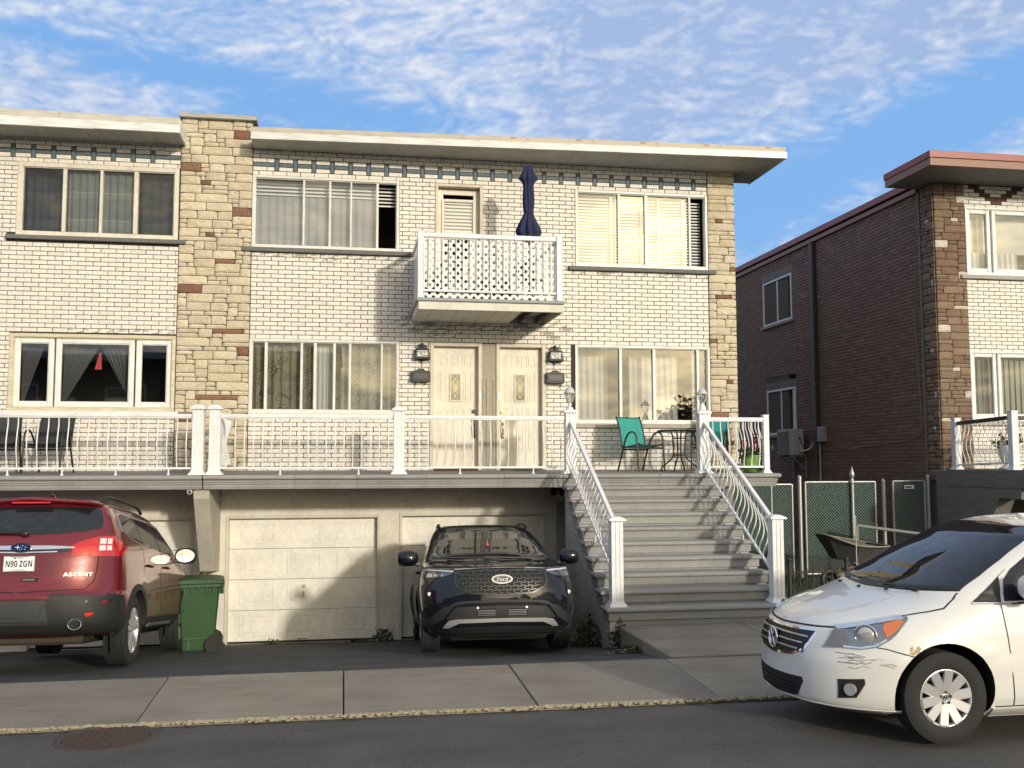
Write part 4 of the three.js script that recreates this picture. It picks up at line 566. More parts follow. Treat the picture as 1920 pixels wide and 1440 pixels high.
{ // folded parasol
  const p = thing('parasol', 'closed navy blue parasol with flared skirts standing on the balcony', 'parasol', [4.385, 4.79, 1.1]);
  const N = 96, prof = [[0.0, 2.285], [0.05, 2.282], [0.062, 2.262], [0.085, 2.19], [0.128, 2.10], [0.148, 2.045], [0.098, 2.0], [0.08, 1.95], [0.084, 1.85], [0.092, 1.72], [0.088, 1.62], [0.075, 1.52], [0.070, 1.495], [0.078, 1.47], [0.11, 1.40], [0.155, 1.30], [0.19, 1.215], [0.2, 1.16], [0.16, 1.10], [0.11, 1.04], [0.07, 1.0]];
  const P = [], I = []; prof.forEach(([r, y], j) => { for (let i = 0; i <= N; i++) { const a = i / N * 2 * Math.PI, fold = Math.pow(Math.abs(Math.cos(a * 4 + 0.35 * Math.sin(y * 9))), 0.7), k = clamp((r - 0.05) / 0.1), rr = r * (1 - 0.34 * k - 0.1 + (0.34 * k + 0.2) * fold + 0.05 * n2(a * 2, y * 7)); P.push(Math.cos(a) * rr * 1.0, y + (j > 3 && j < 8 ? 0.03 * (fold - 0.5) * k : 0) - (y < 1.3 ? 0.05 * (1 - fold) * k : 0), Math.sin(a) * rr * 0.85); } });
  for (let j = 0; j + 1 < prof.length; j++) for (let i = 0; i < N; i++) { const a = j * (N + 1) + i; I.push(a, a + 1, a + N + 1, a + 1, a + N + 2, a + N + 1); }
  const g = new THREE.BufferGeometry(); g.setAttribute('position', new THREE.BufferAttribute(new Float32Array(P), 3)); g.setIndex(I); g.computeVertexNormals(); const c = boxUV(clean(g));
  part('canopy', c, phys(0.018, 0.026, 0.075, 0.9, { map: T.fine, side: THREE.DoubleSide, sheen: 0.4, sheenColor: C(0.1, 0.13, 0.25), sheenRoughness: 0.6 }), p); part('tie', at(new THREE.TorusGeometry(0.068, 0.008, 6, 20).rotateX(Math.PI / 2), 0, 1.495, 0), std(0.015, 0.02, 0.06, 0.8), p);
  part('pole', cyl(0.019, 0.019, 0.05, 2.3, 0, 0, 12), std(0.05, 0.05, 0.055, 0.4), p); part('base', lathe([[0, 0], [0.24, 0], [0.24, 0.04], [0.1, 0.07], [0.03, 0.1], [0.03, 0.3], [0, 0.3]], 20), M.black, p);
}
// ---------- by the doors ----------
const font = await new FontLoader().loadAsync('fonts/droid/droid_serif_bold.typeface.json');
const fontS = await new FontLoader().loadAsync('fonts/droid/droid_sans_bold.typeface.json');
const text = (s, size, depth, f = font) => { const g = new TextGeometry(s, { font: f, size, depth, curveSegments: 3, bevelEnabled: false }); g.computeBoundingBox(); const b = g.boundingBox; g.translate(-(b.max.x + b.min.x) / 2, -(b.max.y + b.min.y) / 2, 0); return clean(g); };
for (const [x, y, s, l] of [[2.742, 4.06, '7922', 'black wall lamp with house number 7922 left of the left white door'], [5.045, 4.06, '7924', 'black wall lamp with house number 7924 right of the right white door']]) {
  const o = thing('number_lamp', l, 'wall lamp', [x, y, 0.012]);
  part('housing', [clean(extrude([[-0.125, -0.075], [0.135, -0.09], [0.13, -0.055], [0.105, 0.065], [-0.1, 0.065], [-0.12, -0.04]], 0.11, 0.006)), box(-0.11, 0.06, 0, 0.115, 0.082, 0.125, 0.006), box(-0.125, -0.092, 0, 0.135, -0.07, 0.125, 0.006)], M.iron, o);
  part('backplate', [clean(extrude([[-0.09, -0.09], [-0.02, -0.125], [0, -0.15], [0.02, -0.125], [0.1, -0.09], [0.115, 0.08], [0.07, 0.12], [0.055, 0.135], [-0.055, 0.135], [-0.07, 0.12], [-0.1, 0.08]], 0.02, 0.003)), at(new THREE.SphereGeometry(0.032, 10, 8).scale(1, 1.15, 0.6), 0, 0.155, 0.02), at(new THREE.TorusGeometry(0.05, 0.008, 6, 12, Math.PI), -0.055, 0.1, 0.03), at(new THREE.TorusGeometry(0.05, 0.008, 6, 12, Math.PI), 0.055, 0.1, 0.03)], M.iron, o);
  part('number_glass', box(-0.088, -0.052, 0.108, 0.1, 0.05, 0.116, 0.002), std(0.72, 0.72, 0.69, 0.4), o); part('number', text(s, 0.085, 0.005).scale(0.82, 1, 1).translate(0.006, -0.002, 0.116), M.black, o);
}
for (const [x, l, n] of [[2.722, 'black cast mailbox with two hooks left of the left white door', 2], [5.04, 'black cast mailbox with one hook right of the right white door', 1]]) {
  const o = thing('mailbox', l, 'mailbox', [x, 3.68, 0.012]), pts = [[-0.15, -0.085], [-0.06, -0.095], [0, -0.088], [0.06, -0.095], [0.15, -0.085], [0.155, -0.04], [0.148, 0], [0.155, 0.045], [0.15, 0.075], [0.07, 0.085], [0.04, 0.105], [0, 0.112], [-0.04, 0.105], [-0.07, 0.085], [-0.15, 0.075], [-0.155, 0.045], [-0.148, 0], [-0.155, -0.04]];
  part('body', clean(extrude(pts, 0.085, 0.008)), M.iron, o); part('lid', [boxUV(box(-0.125, -0.055, 0.083, 0.125, 0.055, 0.092, 0.006)), tube([[-0.07, 0.085, 0.06], [-0.045, 0.12, 0.06], [0, 0.128, 0.06], [0.045, 0.12, 0.06], [0.07, 0.085, 0.06]], 0.006, 14, 6)], std(0.035, 0.036, 0.038, 0.4, { bumpMap: T.bumpF, bumpScale: 0.001 }), o);
  for (let i = 0; i < n; i++) { const hx = n > 1 ? -0.085 + i * 0.165 : 0.1; part('hook', tube([[hx, -0.085, 0.03], [hx, -0.135, 0.03], [hx + 0.008, -0.145, 0.05], [hx + 0.005, -0.128, 0.065]], 0.007, 10, 6), M.iron, o); }
}
for (const [x, c, l] of [[3.3, [0.13, 0.06, 0.03], 'brown coir doormat before the left white door'], [4.44, [0.14, 0.135, 0.125], 'grey crumpled doormat before the right white door']]) { const g = box(x - 0.36, 2.095, 0.08, x + 0.36, 2.118, 0.46, 0.006); const p = g.attributes.position; for (let i = 0; i < p.count; i++) p.setY(i, p.getY(i) - p.getZ(i) * 0.036); meshThing('doormat', g, std(...c, 1, { map: T.fine, bumpMap: T.bumpF, bumpScale: 0.006 }), l, 'doormat'); }
// ---------- porch furniture ----------
function slingChair(label, pos, turn, sling, metal, group) {
  const o = thing('patio_chair', label, 'chair', pos, turn, group), w = 0.235, N = 16;
  const path = []; for (let i = 0; i <= N; i++) { const t = i / N; let y, z; if (t < 0.42) { const s = t / 0.42; z = 0.26 - s * 0.46; y = 0.43 - 0.035 * s + 0.02 * (1 - s) ** 3; } else { const s = (t - 0.42) / 0.58; z = -0.20 - 0.16 * s + 0.03 * Math.sin(s * 3); y = 0.395 + 0.53 * s; } path.push([z, y]); }
  const P = [], I = []; for (const [z, y] of path) for (let k = 0; k <= 6; k++) { const u = k / 6 * 2 - 1; P.push(u * w, y - 0.018 * (1 - u * u), z + 0.006 * (1 - u * u)); }
  for (let i = 0; i < N; i++) for (let k = 0; k < 6; k++) { const a = i * 7 + k; I.push(a, a + 1, a + 7, a + 1, a + 8, a + 7); }
  const g = new THREE.BufferGeometry(); g.setAttribute('position', new THREE.BufferAttribute(new Float32Array(P), 3)); g.setIndex(I); g.computeVertexNormals(); part('sling', boxUV(clean(g)), sling, o);
  for (const s of [-1, 1]) {
    part('side_rail', tube(path.map(([z, y]) => [s * (w + 0.012), y, z]), 0.014, 24, 7), metal, o);
    part('armrest', tube([[s * 0.275, 0, 0.27], [s * 0.275, 0.45, 0.235], [s * 0.275, 0.60, 0.20], [s * 0.275, 0.645, 0.13], [s * 0.275, 0.63, 0.02], [s * 0.27, 0.52, -0.08], [s * 0.262, 0.4, -0.14], [s * 0.262, 0, -0.30]], 0.015, 34, 8), metal, o, undefined);
  }
  part('crossbar', [bar([-0.27, 0.385, 0.245], [0.27, 0.385, 0.245], 0.012), bar([-0.262, 0.36, -0.16], [0.262, 0.36, -0.16], 0.012), bar([-w, 0.9, -0.352], [w, 0.9, -0.352], 0.012)], metal, o);
  return o;
}
const mTeal = phys(0.03, 0.36, 0.32, 0.7, { map: T.fine, side: THREE.DoubleSide, transmission: 0.2, thickness: 0 }), mBrz = std(0.028, 0.024, 0.024, 0.38);
slingChair('teal sling patio chair with dark arms beside the black bistro table', [6.34, 2.075, 0.8], 0.38, mTeal, mBrz);
slingChair('second teal sling chair half hidden behind the right stair post and railing', [7.62, 2.085, 0.62], -0.55, mTeal, mBrz);
const mDkS = std(0.035, 0.038, 0.042, 0.8, { map: T.fine, side: THREE.DoubleSide });
slingChair('dark grey sling chair behind the left house railing, under its wide window', [-2.93, 2.075, 0.78], -0.12, mDkS, M.black);
slingChair('dark grey sling chair at the left edge of the left house porch', [-3.62, 2.075, 0.8], 0.18, mDkS, M.black);
{
  const t = thing('bistro_table', 'round black bistro table with curved legs between the teal chairs', 'table', [7.0, 2.075, 0.8]);
  part('table_top', lathe([[0, 0.665], [0.34, 0.665], [0.365, 0.655], [0.37, 0.67], [0.362, 0.685], [0.34, 0.69], [0, 0.692]], 36), std(0.02, 0.02, 0.022, 0.25), t);
  for (let k = 0; k < 4; k++) { const a = k * Math.PI / 2 + 0.6, c = Math.cos(a), s = Math.sin(a); part('leg', tube([[0.16, 0.66], [0.12, 0.62], [0.105, 0.5], [0.1, 0.3], [0.12, 0.22], [0.22, 0.13], [0.3, 0.06], [0.32, 0]].map(([r, y]) => [c * r, y, s * r]), 0.013, 28, 7), mBrz, t); }
  part('ring', [at(new THREE.TorusGeometry(0.105, 0.009, 6, 24).rotateX(Math.PI / 2), 0, 0.55, 0), at(new THREE.TorusGeometry(0.105, 0.009, 6, 24).rotateX(Math.PI / 2), 0, 0.27, 0)], mBrz, t);
}
// plants: leaves are small curved quads joined into one mesh per plant
function leafGeo(n, fn, seed) { const P = [], N = [], R = rng(seed), q = new THREE.Quaternion(), v = new THREE.Vector3(); for (let i = 0; i < n; i++) { const { p, s, up = 0.5 } = fn(i, R); q.setFromEuler(new THREE.Euler((R() - 0.5) * 2.2 * up - 0.5, R() * 6.3, (R() - 0.5) * 1.6)); const L = [[0, 0, 0], [-0.45, 0.1, 0.3], [-0.36, 0.06, 0.8], [0, 0, 1.05], [0.36, 0.06, 0.8], [0.45, 0.1, 0.3]].map((a) => v.set(a[0] * s, a[1] * s, a[2] * s).applyQuaternion(q).toArray().map((c, k) => c + p[k])); for (const t of [[0, 1, 2], [0, 2, 3], [0, 3, 4], [0, 4, 5]]) for (const k of t) P.push(...L[k]); } const g = new THREE.BufferGeometry(); g.setAttribute('position', new THREE.BufferAttribute(new Float32Array(P), 3)); g.computeVertexNormals(); return boxUV(g); }
const leafM = (r, g, b) => phys(r, g, b, 0.7, { transmission: 0.25, thickness: 0, side: THREE.DoubleSide });
const mLeaf = leafM(0.055, 0.10, 0.028), mLeafD = leafM(0.035, 0.07, 0.025), mRedF = leafM(0.42, 0.012, 0.03);
function flowerPot(label, pos, potG, potM, rad, y0, seed, bloom) {
  const o = thing('flower_pot', label, 'flower pot', pos); part('pot', potG, potM, o); part('soil', cyl(rad, rad, y0 - 0.03, y0 - 0.015, 0, 0, 16), std(0.03, 0.022, 0.015, 1), o);
  const R = rng(seed), tips = bloom; part('stem', tips.map(([x, y, z]) => tube([[x * 0.2, y0 - 0.03, z * 0.2], [x * 0.6, lerp(y0, y, 0.6), z * 0.6], [x, y, z]], 0.004, 8, 5)), mLeafD, o);
  part('foliage', leafGeo(150, (i, Q) => { const a = Q() * 6.3, r = rad * 1.35 * Math.sqrt(Q()); return { p: [Math.cos(a) * r, y0 + Q() * 0.15 - 0.02, Math.sin(a) * r], s: 0.03 + 0.03 * Q() }; }, seed), mLeaf, o);
  for (const [x, y, z, k] of tips) { if (k === 2) part('leaf', leafGeo(9, (i, Q) => ({ p: [x + (Q() - 0.5) * 0.07, y + (Q() - 0.5) * 0.07, z + (Q() - 0.5) * 0.05], s: 0.055 }), seed + x * 99), mLeaf, o); else part('flower', leafGeo(26, (i, Q) => ({ p: [x + (Q() - 0.5) * 0.07, y + (Q() - 0.5) * 0.085, z + (Q() - 0.5) * 0.07], s: 0.026, up: 1.5 }), seed + 50 + x * 77), mRedF, o); }
  return o;
}
flowerPot('lime green flower pot with red flowers behind the porch corner railing', [8.06, 2.06, 1.28], lathe([[0, 0], [0.115, 0], [0.135, 0.1], [0.138, 0.115], [0.133, 0.118], [0.15, 0.24], [0.158, 0.245], [0.16, 0.275], [0.15, 0.277], [0.14, 0.25], [0, 0.25]], 26), std(0.16, 0.36, 0.075, 0.45), 0.14, 0.27, 71, [[-0.13, 0.42, 0.02, 1], [-0.15, 0.5, 0.05, 1], [0.06, 0.53, 0.03, 1], [0.08, 0.6, 0.02, 1], [0.02, 0.4, 0.06, 1], [0.18, 0.35, 0.05, 1], [0.2, 0.52, 0.12, 2], [0.27, 0.40, 0.2, 2], [-0.12, 0.28, 0.12, 2]]);
// ---------- garage forecourt ----------
{
  const c = thing('security_camera', 'small white bullet security camera under the porch edge by the bracket', 'camera', [-0.77, 1.80, 1.42]);
  part('body', [at(new THREE.CylinderGeometry(0.036, 0.036, 0.11, 16).rotateX(Math.PI / 2), 0, 0, 0.03)], std(0.75, 0.75, 0.73, 0.35), c); part('lens', at(new THREE.CylinderGeometry(0.026, 0.026, 0.01, 16).rotateX(Math.PI / 2), 0, -0.004, 0.083), M.black, c); part('mount', [bar([0, 0.036, 0], [0.05, 0.05, -0.06], 0.012), bar([0.0, 0.0, 0], [0.06, 0.045, -0.06], 0.01)], std(0.7, 0.7, 0.7, 0.4), c);
  const f = thing('floodlight', 'twin black floodlight with sensor under the porch beside the stairs', 'floodlight', [5.02, 1.74, 0.3]); part('mount', [boxUV(box(-0.06, 0.0, -0.3, 0.06, 0.1, -0.24, 0.01)), bar([0, 0.04, -0.26], [0, 0.03, -0.1], 0.015)], M.black, f); for (const s of [-1, 1]) part('lamp_head', at(new THREE.CylinderGeometry(0.06, 0.035, 0.1, 14).rotateX(1.9), s * 0.075, 0.0, -0.02), M.black, f); part('sensor', at(new THREE.SphereGeometry(0.03, 10, 8), 0, -0.05, -0.12), std(0.5, 0.5, 0.5, 0.3), f);
  const p = thing('pipe', 'pale gas pipe with brass elbows on the wall above the green bin', 'pipe', [-0.76, 0, 0.04]); part('pipe', bar([0, 0.5, 0], [0, 1.83, 0], 0.02, 10), std(0.6, 0.56, 0.48, 0.6), p); part('elbow', [tube([[0, 0.56, 0], [0, 0.5, 0.0], [-0.01, 0.44, 0.04], [0.03, 0.38, 0.06], [0.07, 0.32, 0.06], [0.12, 0.26, 0.05]], 0.026, 14, 8), at(new THREE.CylinderGeometry(0.035, 0.035, 0.04, 6), 0, 0.55, 0), at(new THREE.CylinderGeometry(0.035, 0.035, 0.04, 6).rotateZ(0.9), 0.03, 0.38, 0.06)], std(0.62, 0.42, 0.22, 0.35, { metalness: 0.85 }), p);
  const b = thing('wheelie_bin', 'green wheelie bin standing by the garage pier behind the red car', 'bin', [-0.60, driveY(1.5), 1.5], 0.12), mB = std(0.02, 0.075, 0.022, 0.5, { map: T.soft, bumpMap: T.bumpF, bumpScale: 0.001 });
  const body = box(-0.29, 0.02, -0.3, 0.29, 0.98, 0.3, 0.03); { const q = body.attributes.position; for (let i = 0; i < q.count; i++) { const t = q.getY(i) / 0.98, k = lerp(0.76, 1, t); q.setX(i, q.getX(i) * k); q.setZ(i, q.getZ(i) * lerp(0.7, 1, t) + 0); } body.computeVertexNormals(); } part('body', [boxUV(body), boxUV(box(-0.31, 0.94, -0.32, 0.31, 1.0, 0.32, 0.012)), ...[-0.2, -0.1, 0, 0.1, 0.2].map((x) => box(x - 0.012, 0.86, 0.27, x + 0.012, 0.95, 0.315, 0.004)), ...[-0.2, -0.06, 0.1, 0.2].map((z) => box(0.262, 0.84, z - 0.012, 0.315, 0.95, z + 0.012, 0.004)), box(-0.215, 0.2, 0.215, 0.215, 0.24, 0.245, 0.006), box(-0.16, 0.05, 0.2, -0.1, 0.22, 0.232, 0.005)], mB, b);
  const lid = extrude([[-0.33, 1.004], [0.34, 1.004], [0.335, 1.03], [0.2, 1.05], [-0.22, 1.055], [-0.325, 1.03]], 0.66, 0.01); lid.translate(0, 0, -0.33); part('lid', boxUV(clean(lid)), mB, b); part('handle', [bar([0.335, 0.97, -0.28], [0.335, 0.97, 0.28], 0.018, 8), box(0.29, 0.95, -0.27, 0.345, 1.0, -0.23, 0.005), box(0.29, 0.95, 0.23, 0.345, 1.0, 0.27, 0.005), box(0.31, 0.84, 0.2, 0.345, 0.95, 0.25, 0.006)], mB, b);
  for (const z of [-0.25, 0.25]) part('wheel', at(new THREE.CylinderGeometry(0.13, 0.13, 0.055, 22).rotateX(Math.PI / 2), 0.22, 0.13, z * 1.04), std(0.02, 0.02, 0.02, 0.8), b); part('axle', bar([0.22, 0.13, -0.25], [0.22, 0.13, 0.25], 0.012), M.black, b);
}
// weeds
function weed(label, x, y, z, r, h, n, seed, stems, m = mLeaf) { const o = thing('weed', label, 'weed', [x, y, z]); part('foliage', leafGeo(n, (i, Q) => { const a = Q() * 6.3, q = Math.sqrt(Q()) * r, t = Q(); return { p: [Math.cos(a) * q * (1.1 - 0.5 * t), t * h * (1 - 0.5 * q / r), Math.sin(a) * q * 0.6], s: (0.022 + 0.035 * Q()) * (r > 0.2 ? 1.2 : 1) }; }, seed), m, o); const R = rng(seed + 1), g = []; for (let i = 0; i < stems; i++) { const a = R() * 6.3, q = r * R(); g.push(tube([[Math.cos(a) * q * 0.3, 0, Math.sin(a) * q * 0.3], [Math.cos(a) * q * 0.7, h * 0.5, Math.sin(a) * q * 0.5], [Math.cos(a) * q, h * (0.6 + 0.5 * R()), Math.sin(a) * q * 0.6]], 0.004, 6, 4)); } part('stem', g, mLeafD, o); }
weed('leafy weed at the foot of the pier beside the green bin', -0.5, driveY(0.32), 0.34, 0.13, 0.30, 90, 81, 6);
weed('small weed at the left half of the garage door sill', 0.40, driveY(0.3), 0.34, 0.14, 0.12, 70, 83, 5);
weed('large leafy weed between the two garage doors', 2.12, driveY(0.3), 0.36, 0.20, 0.27, 150, 85, 8);
weed('low weed in the gap right of the open garage door sill', 1.72, driveY(0.3), 0.36, 0.16, 0.07, 60, 87, 3, mLeafD);
weed('tall dark weed growing in the corner beside the stair wall', 4.72, driveY(3.2) - 0.02, 3.55, 0.24, 0.55, 330, 89, 14, mLeafD);
weed('second tall dark weed under the foot of the left stair post', 5.0, driveY(3.9) - 0.02, 4.1, 0.2, 0.42, 220, 93, 8, mLeafD);
weed('dry yellowish grass tuft along the raised path edge', 4.92, driveY(5.0), 5.0, 0.3, 0.06, 120, 91, 6, leafM(0.14, 0.12, 0.04));
{ // manhole
  const m = thing('manhole_cover', 'rusty round manhole cover in the street by the kerb', 'manhole cover', [-0.40, streetY(0, 8.12) + 0.012, 8.12]);
  part('ring', lathe([[0.335, -0.02], [0.335, 0.008], [0.375, 0.01], [0.39, -0.01]], 44), std(0.085, 0.07, 0.06, 0.7, { map: T.fine, metalness: 0.3 }), m);
  const g = [cyl(0.33, 0.33, -0.01, 0.003, 0, 0, 44)]; for (let i = -5; i <= 5; i++) for (let j = -5; j <= 5; j++) if (i * i + j * j < 27) g.push(box(i * 0.056 - 0.017, 0.002, j * 0.056 - 0.017, i * 0.056 + 0.017, 0.009, j * 0.056 + 0.017, 0.002)); part('cover', g, std(0.085, 0.055, 0.045, 0.6, { map: T.fine, metalness: 0.35 }), m);
}

// ---------- neighbouring brown brick house ----------
const nb = thing('brick_house', 'brown brick house with red roof edge and tall white windows on the right', 'house');
{
  const X0 = 12.35, XS = 12.985, X1 = 20, oU = [13.0, 16.6, 5.74, 7.05], oW = [12.99, 16.6, 2.98, 4.30];
  const brown = [[0.20, 0.122, 0.092], [0.18, 0.11, 0.084], [0.215, 0.134, 0.104], [0.168, 0.105, 0.082], [0.195, 0.113, 0.082]], mMo = std(0.10, 0.085, 0.075, 0.95, { map: T.fine });
  const wl = part('wall', [holed(X0 + 0.02, X1, 1.8, 7.6, [oU, oW].map((h) => [h[0] + 0.01, h[1] - 0.01, h[2] + 0.01, h[3] - 0.01]), -0.24, -0.012)], M.mortar, nb);
  const list = runningBond(XS, 16.8, -5, 69, Y0, XS, [oU, oW, [12.85, 16.8, 5.655, 5.75]]);
  const mMaroon = std(0.11, 0.038, 0.032, 0.7, { map: T.fine, bumpMap: T.bumpF, bumpScale: 0.001 });
  for (const b of list) { const c = (b[0] + b[1]) / 2, r = b[5]; let d = Math.abs(((c - 13.68 + 0.685 + 50 * 1.37) % 1.37) - 0.685); if (r <= -1 && r >= -5 && Math.abs(d - (-1 - r) * BL / 2) < 0.125) b[4] = 3; }
  const white = list.filter((b) => b[4] !== 3); layBricks(wl, white, 260, 51);
  for (const b of list) if (b[4] === 3) part('brick', brickGeo(b[1] - b[0] - GAP, BM - GAP, 1), mMaroon, wl).position.set((b[0] + b[1]) / 2, (b[2] + b[3]) / 2, 0);
  // side wall of brown bricks, seen at a slant
  const holesS = [[5.99, 7.66, 5.77, 7.12], [5.9, 7.55, 2.93, 4.40]], side = runningBond(0.43, 12, -4, 92, Y0, 0.43, holesS), P = [], cols = [], R = rng(58);
  const sw = part('side_wall', (() => { const g = holed(-12.2, -0.02, -0.7, 7.5, holesS.map(([a, b, c, d]) => [-b + 0.01, -a - 0.01, c + 0.01, d - 0.01]), 0, 0.22); g.rotateY(-Math.PI / 2); g.scale(1, 1, -1); const i = g.attributes.position; g.translate(X0 + 0.23, 0, 0); const q = g.attributes.position; for (let k = 0; k < q.count; k += 3) { for (const c of ['getX', 'getY', 'getZ']) { } const a = [q.getX(k + 1), q.getY(k + 1), q.getZ(k + 1)], b = [q.getX(k + 2), q.getY(k + 2), q.getZ(k + 2)]; q.setXYZ(k + 1, ...b); q.setXYZ(k + 2, ...a); } g.computeVertexNormals(); g.translate(0, 0, -12.22); return boxUV(g); })(), mMo, nb);
  side.forEach(([a, b, yb, yt]) => { const g = brickGeo(Math.round((b - a - GAP) * 200) / 200, BM - GAP, Math.floor(R() * 4)).clone(); g.rotateY(-Math.PI / 2); g.translate(X0 + (R() - 0.5) * 0.004, (yb + yt) / 2, -(a + b) / 2); P.push(g); const t = brown[Math.floor(R() * 5)], k = 0.9 + 0.2 * R(); for (let n = 0; n < g.attributes.position.count; n++) cols.push(t[0] * k, t[1] * k, t[2] * k); });
  const bg = mergeGeometries(P); bg.setAttribute('color', new THREE.BufferAttribute(new Float32Array(cols), 3)); stuff(part('brickwork', bg, std(1, 1, 1, 0.75, { vertexColors: true, map: T.fine, bumpMap: T.bumpF, bumpScale: 0.001 }), sw));
  part('shell', [box(X0 + 0.25, 2.0, -12, X1, 7.4, -11.8, 0), box(X1 - 0.2, -0.7, -12, X1, 7.4, -0.25, 0), box(X0 + 0.25, 4.5, -11.8, X1, 4.7, -0.25, 0), box(X0 + 0.25, 2, -3.0, X1, 7.4, -2.9, 0)], M.room, nb);
  part('roof', boxUV(box(X0 - 0.06, 7.5, -12.3, X1, 7.6, 0, 0.004)), std(0.15, 0.14, 0.13, 0.9), nb);
  // stone quoins on the corner
  const mBr = [[0.235, 0.165, 0.115], [0.21, 0.148, 0.105], [0.26, 0.185, 0.13], [0.20, 0.128, 0.092]].map((c) => std(...c, 0.9, { map: tStone, bumpMap: T.bumpA, bumpScale: 0.006 })), mLt = [std(0.58, 0.54, 0.46, 0.9, { map: tStone, bumpMap: T.bumpA, bumpScale: 0.004 })];
  const q = part('corner_pier', boxUV(box(X0 + 0.006, 1.85, -0.42, XS, 7.52, 0.004, 0)), M.mortar, nb);
  layStones(q, ashlar(X0, XS, -5, 71, Y0, 911, [[12.8, 12.985, -2, 2, 1], [12.68, 12.85, 4, 1, 1], [X0, 12.6, 10, 2, 1], [12.8, 12.985, 18, 2, 1], [12.68, 12.985, 27, 1, 1], [X0, 12.6, 32, 2, 1], [12.6, 12.76, 43, 1, 1], [12.85, 12.985, 49, 2, 1], [X0, 12.6, 56, 1, 1]]), 900, 0.03, mBr, mLt);
  const sideStones = ashlar(0, 0.40, -5, 71, Y0, 921, [[0.14, 0.3, 4, 1, 1], [0.05, 0.12, 20, 2, 1], [0.1, 0.25, 38, 1, 1], [0.05, 0.14, 49, 2, 1], [0.12, 0.24, 58, 1, 1]]), Q = rng(92);
  sideStones.forEach(([a, b, c, d, k], i) => { const m = part('stone', stoneGeo(b - a - 0.011, d - c - 0.01, 950 + i), k ? mLt[0] : mBr[Math.floor(Q() * 4)], q); m.rotation.y = -Math.PI / 2; m.position.set(X0 - 0.026 + (Q() - 0.5) * 0.006, (c + d) / 2, -(a + b) / 2); });
  // roof edge
  const mRed2 = std(0.24, 0.04, 0.035, 0.42), mBrF = std(0.235, 0.115, 0.075, 0.5), mSo = [0, 1].map((i) => std(0.19 - 0.012 * i, 0.185 - 0.012 * i, 0.165 - 0.01 * i, 0.6));
  const ev = part('eave', boxUV(box(11.69, 7.5, -0.42, X1, 7.6, 1.0, 0.004)), std(0.15, 0.14, 0.13, 0.9), nb);
  for (let i = 0; i < 40; i++) { const a = 11.67 + i * 0.16; part('soffit_board', box(a, 7.482, -0.42, a + 0.157, 7.496, 1.01, 0.003), mSo[i % 2], ev); }
  part('fascia', [box(11.64, 7.47, 1.02, X1, 7.605, 1.05, 0.004), box(11.64, 7.47, -0.44, 11.67, 7.605, 1.018, 0.004), box(11.672, 7.47, -0.44, 12.5, 7.603, -0.41, 0.004)], mBrF, ev);
  part('flashing', [box(11.625, 7.61, 1.0, X1, 7.735, 1.068, 0.005), box(11.625, 7.61, -0.46, 11.67, 7.733, 0.998, 0.005), box(11.672, 7.61, -0.46, 12.6, 7.731, -0.42, 0.005)], mRed2, ev);
  part('flashing', [box(X0 - 0.10, 7.545, -12.3, X0 + 0.02, 7.68, -0.47, 0.005)], std(0.235, 0.06, 0.062, 0.45), nb); part('fascia', [box(X0 - 0.06, 7.41, -12.3, X0 + 0.0, 7.543, -0.47, 0.004)], mBrF, nb);
  part('trim_board', box(X0 - 0.035, 1.95, -0.475, X0 + 0.01, 7.4, -0.425, 0.004), std(0.17, 0.165, 0.15, 0.8), nb);
  // windows
  const mV = std(0.74, 0.75, 0.74, 0.4, { map: T.soft });
  const w1 = windowOf(nb, 'window', { x0: oU[0], x1: oU[1], y0: oU[2], y1: oU[3], trim: 0.04, outer: mV, sash: mV, low: 0.05, bars: [], panes: [[13.1, 13.47], [13.68, 15.9]], seed: 41, tilt: 0.004 });
  for (const [a, b] of [[13.035, 13.54], [13.575, 16.0]]) part('sash', frame(a, b, 5.79, 7.01, -0.09, -0.02, 0.085, 0.012, 0.09), mV, w1);
  part('curtain', [folds(13.1, 13.5, 5.85, 6.22, -0.2, 0.02, 0.09, 3), folds(13.7, 14.2, 5.85, 6.22, -0.2, 0.025, 0.1, 5)], mSheer, w1); part('blind', box(13.1, 6.22, -0.3, 16, 7.0, -0.29, 0), std(0.42, 0.42, 0.38, 0.8), w1);
  const w2 = windowOf(nb, 'window', { x0: oW[0], x1: oW[1], y0: oW[2], y1: oW[3], trim: 0.04, outer: mV, sash: mV, low: 0.05, bars: [], panes: [[13.1, 13.48], [13.68, 15.9]], seed: 43, tilt: 0.004, glass: M.glassLow });
  for (const [a, b] of [[13.03, 13.55], [13.58, 16.0]]) part('sash', frame(a, b, 3.03, 4.26, -0.09, -0.02, 0.075, 0.012, 0.09), mV, w2);
  const vb = []; for (let i = 0; i < 24; i++) { const x = 13.08 + i * 0.115; vb.push(at(box(-0.052, 3.08, -0.002, 0.052, 4.2, 0.002, 0), x, 0, -0.2, 0.25)); } part('vertical_blind', vb.slice(0, 4), std(0.30, 0.29, 0.26, 0.8), w2); part('vertical_blind', vb.slice(4), std(0.60, 0.54, 0.40, 0.8), w2);
  part('window_sill', [sillG(12.85, 16.8, 5.66, 5.735), sillG(12.9, 16.8, 2.90, 2.975)], std(0.40, 0.39, 0.36, 0.85, { map: T.fine }), nb);
  const mGl = std(0.33, 0.34, 0.355, 0.5), mVs = std(0.62, 0.63, 0.63, 0.45);
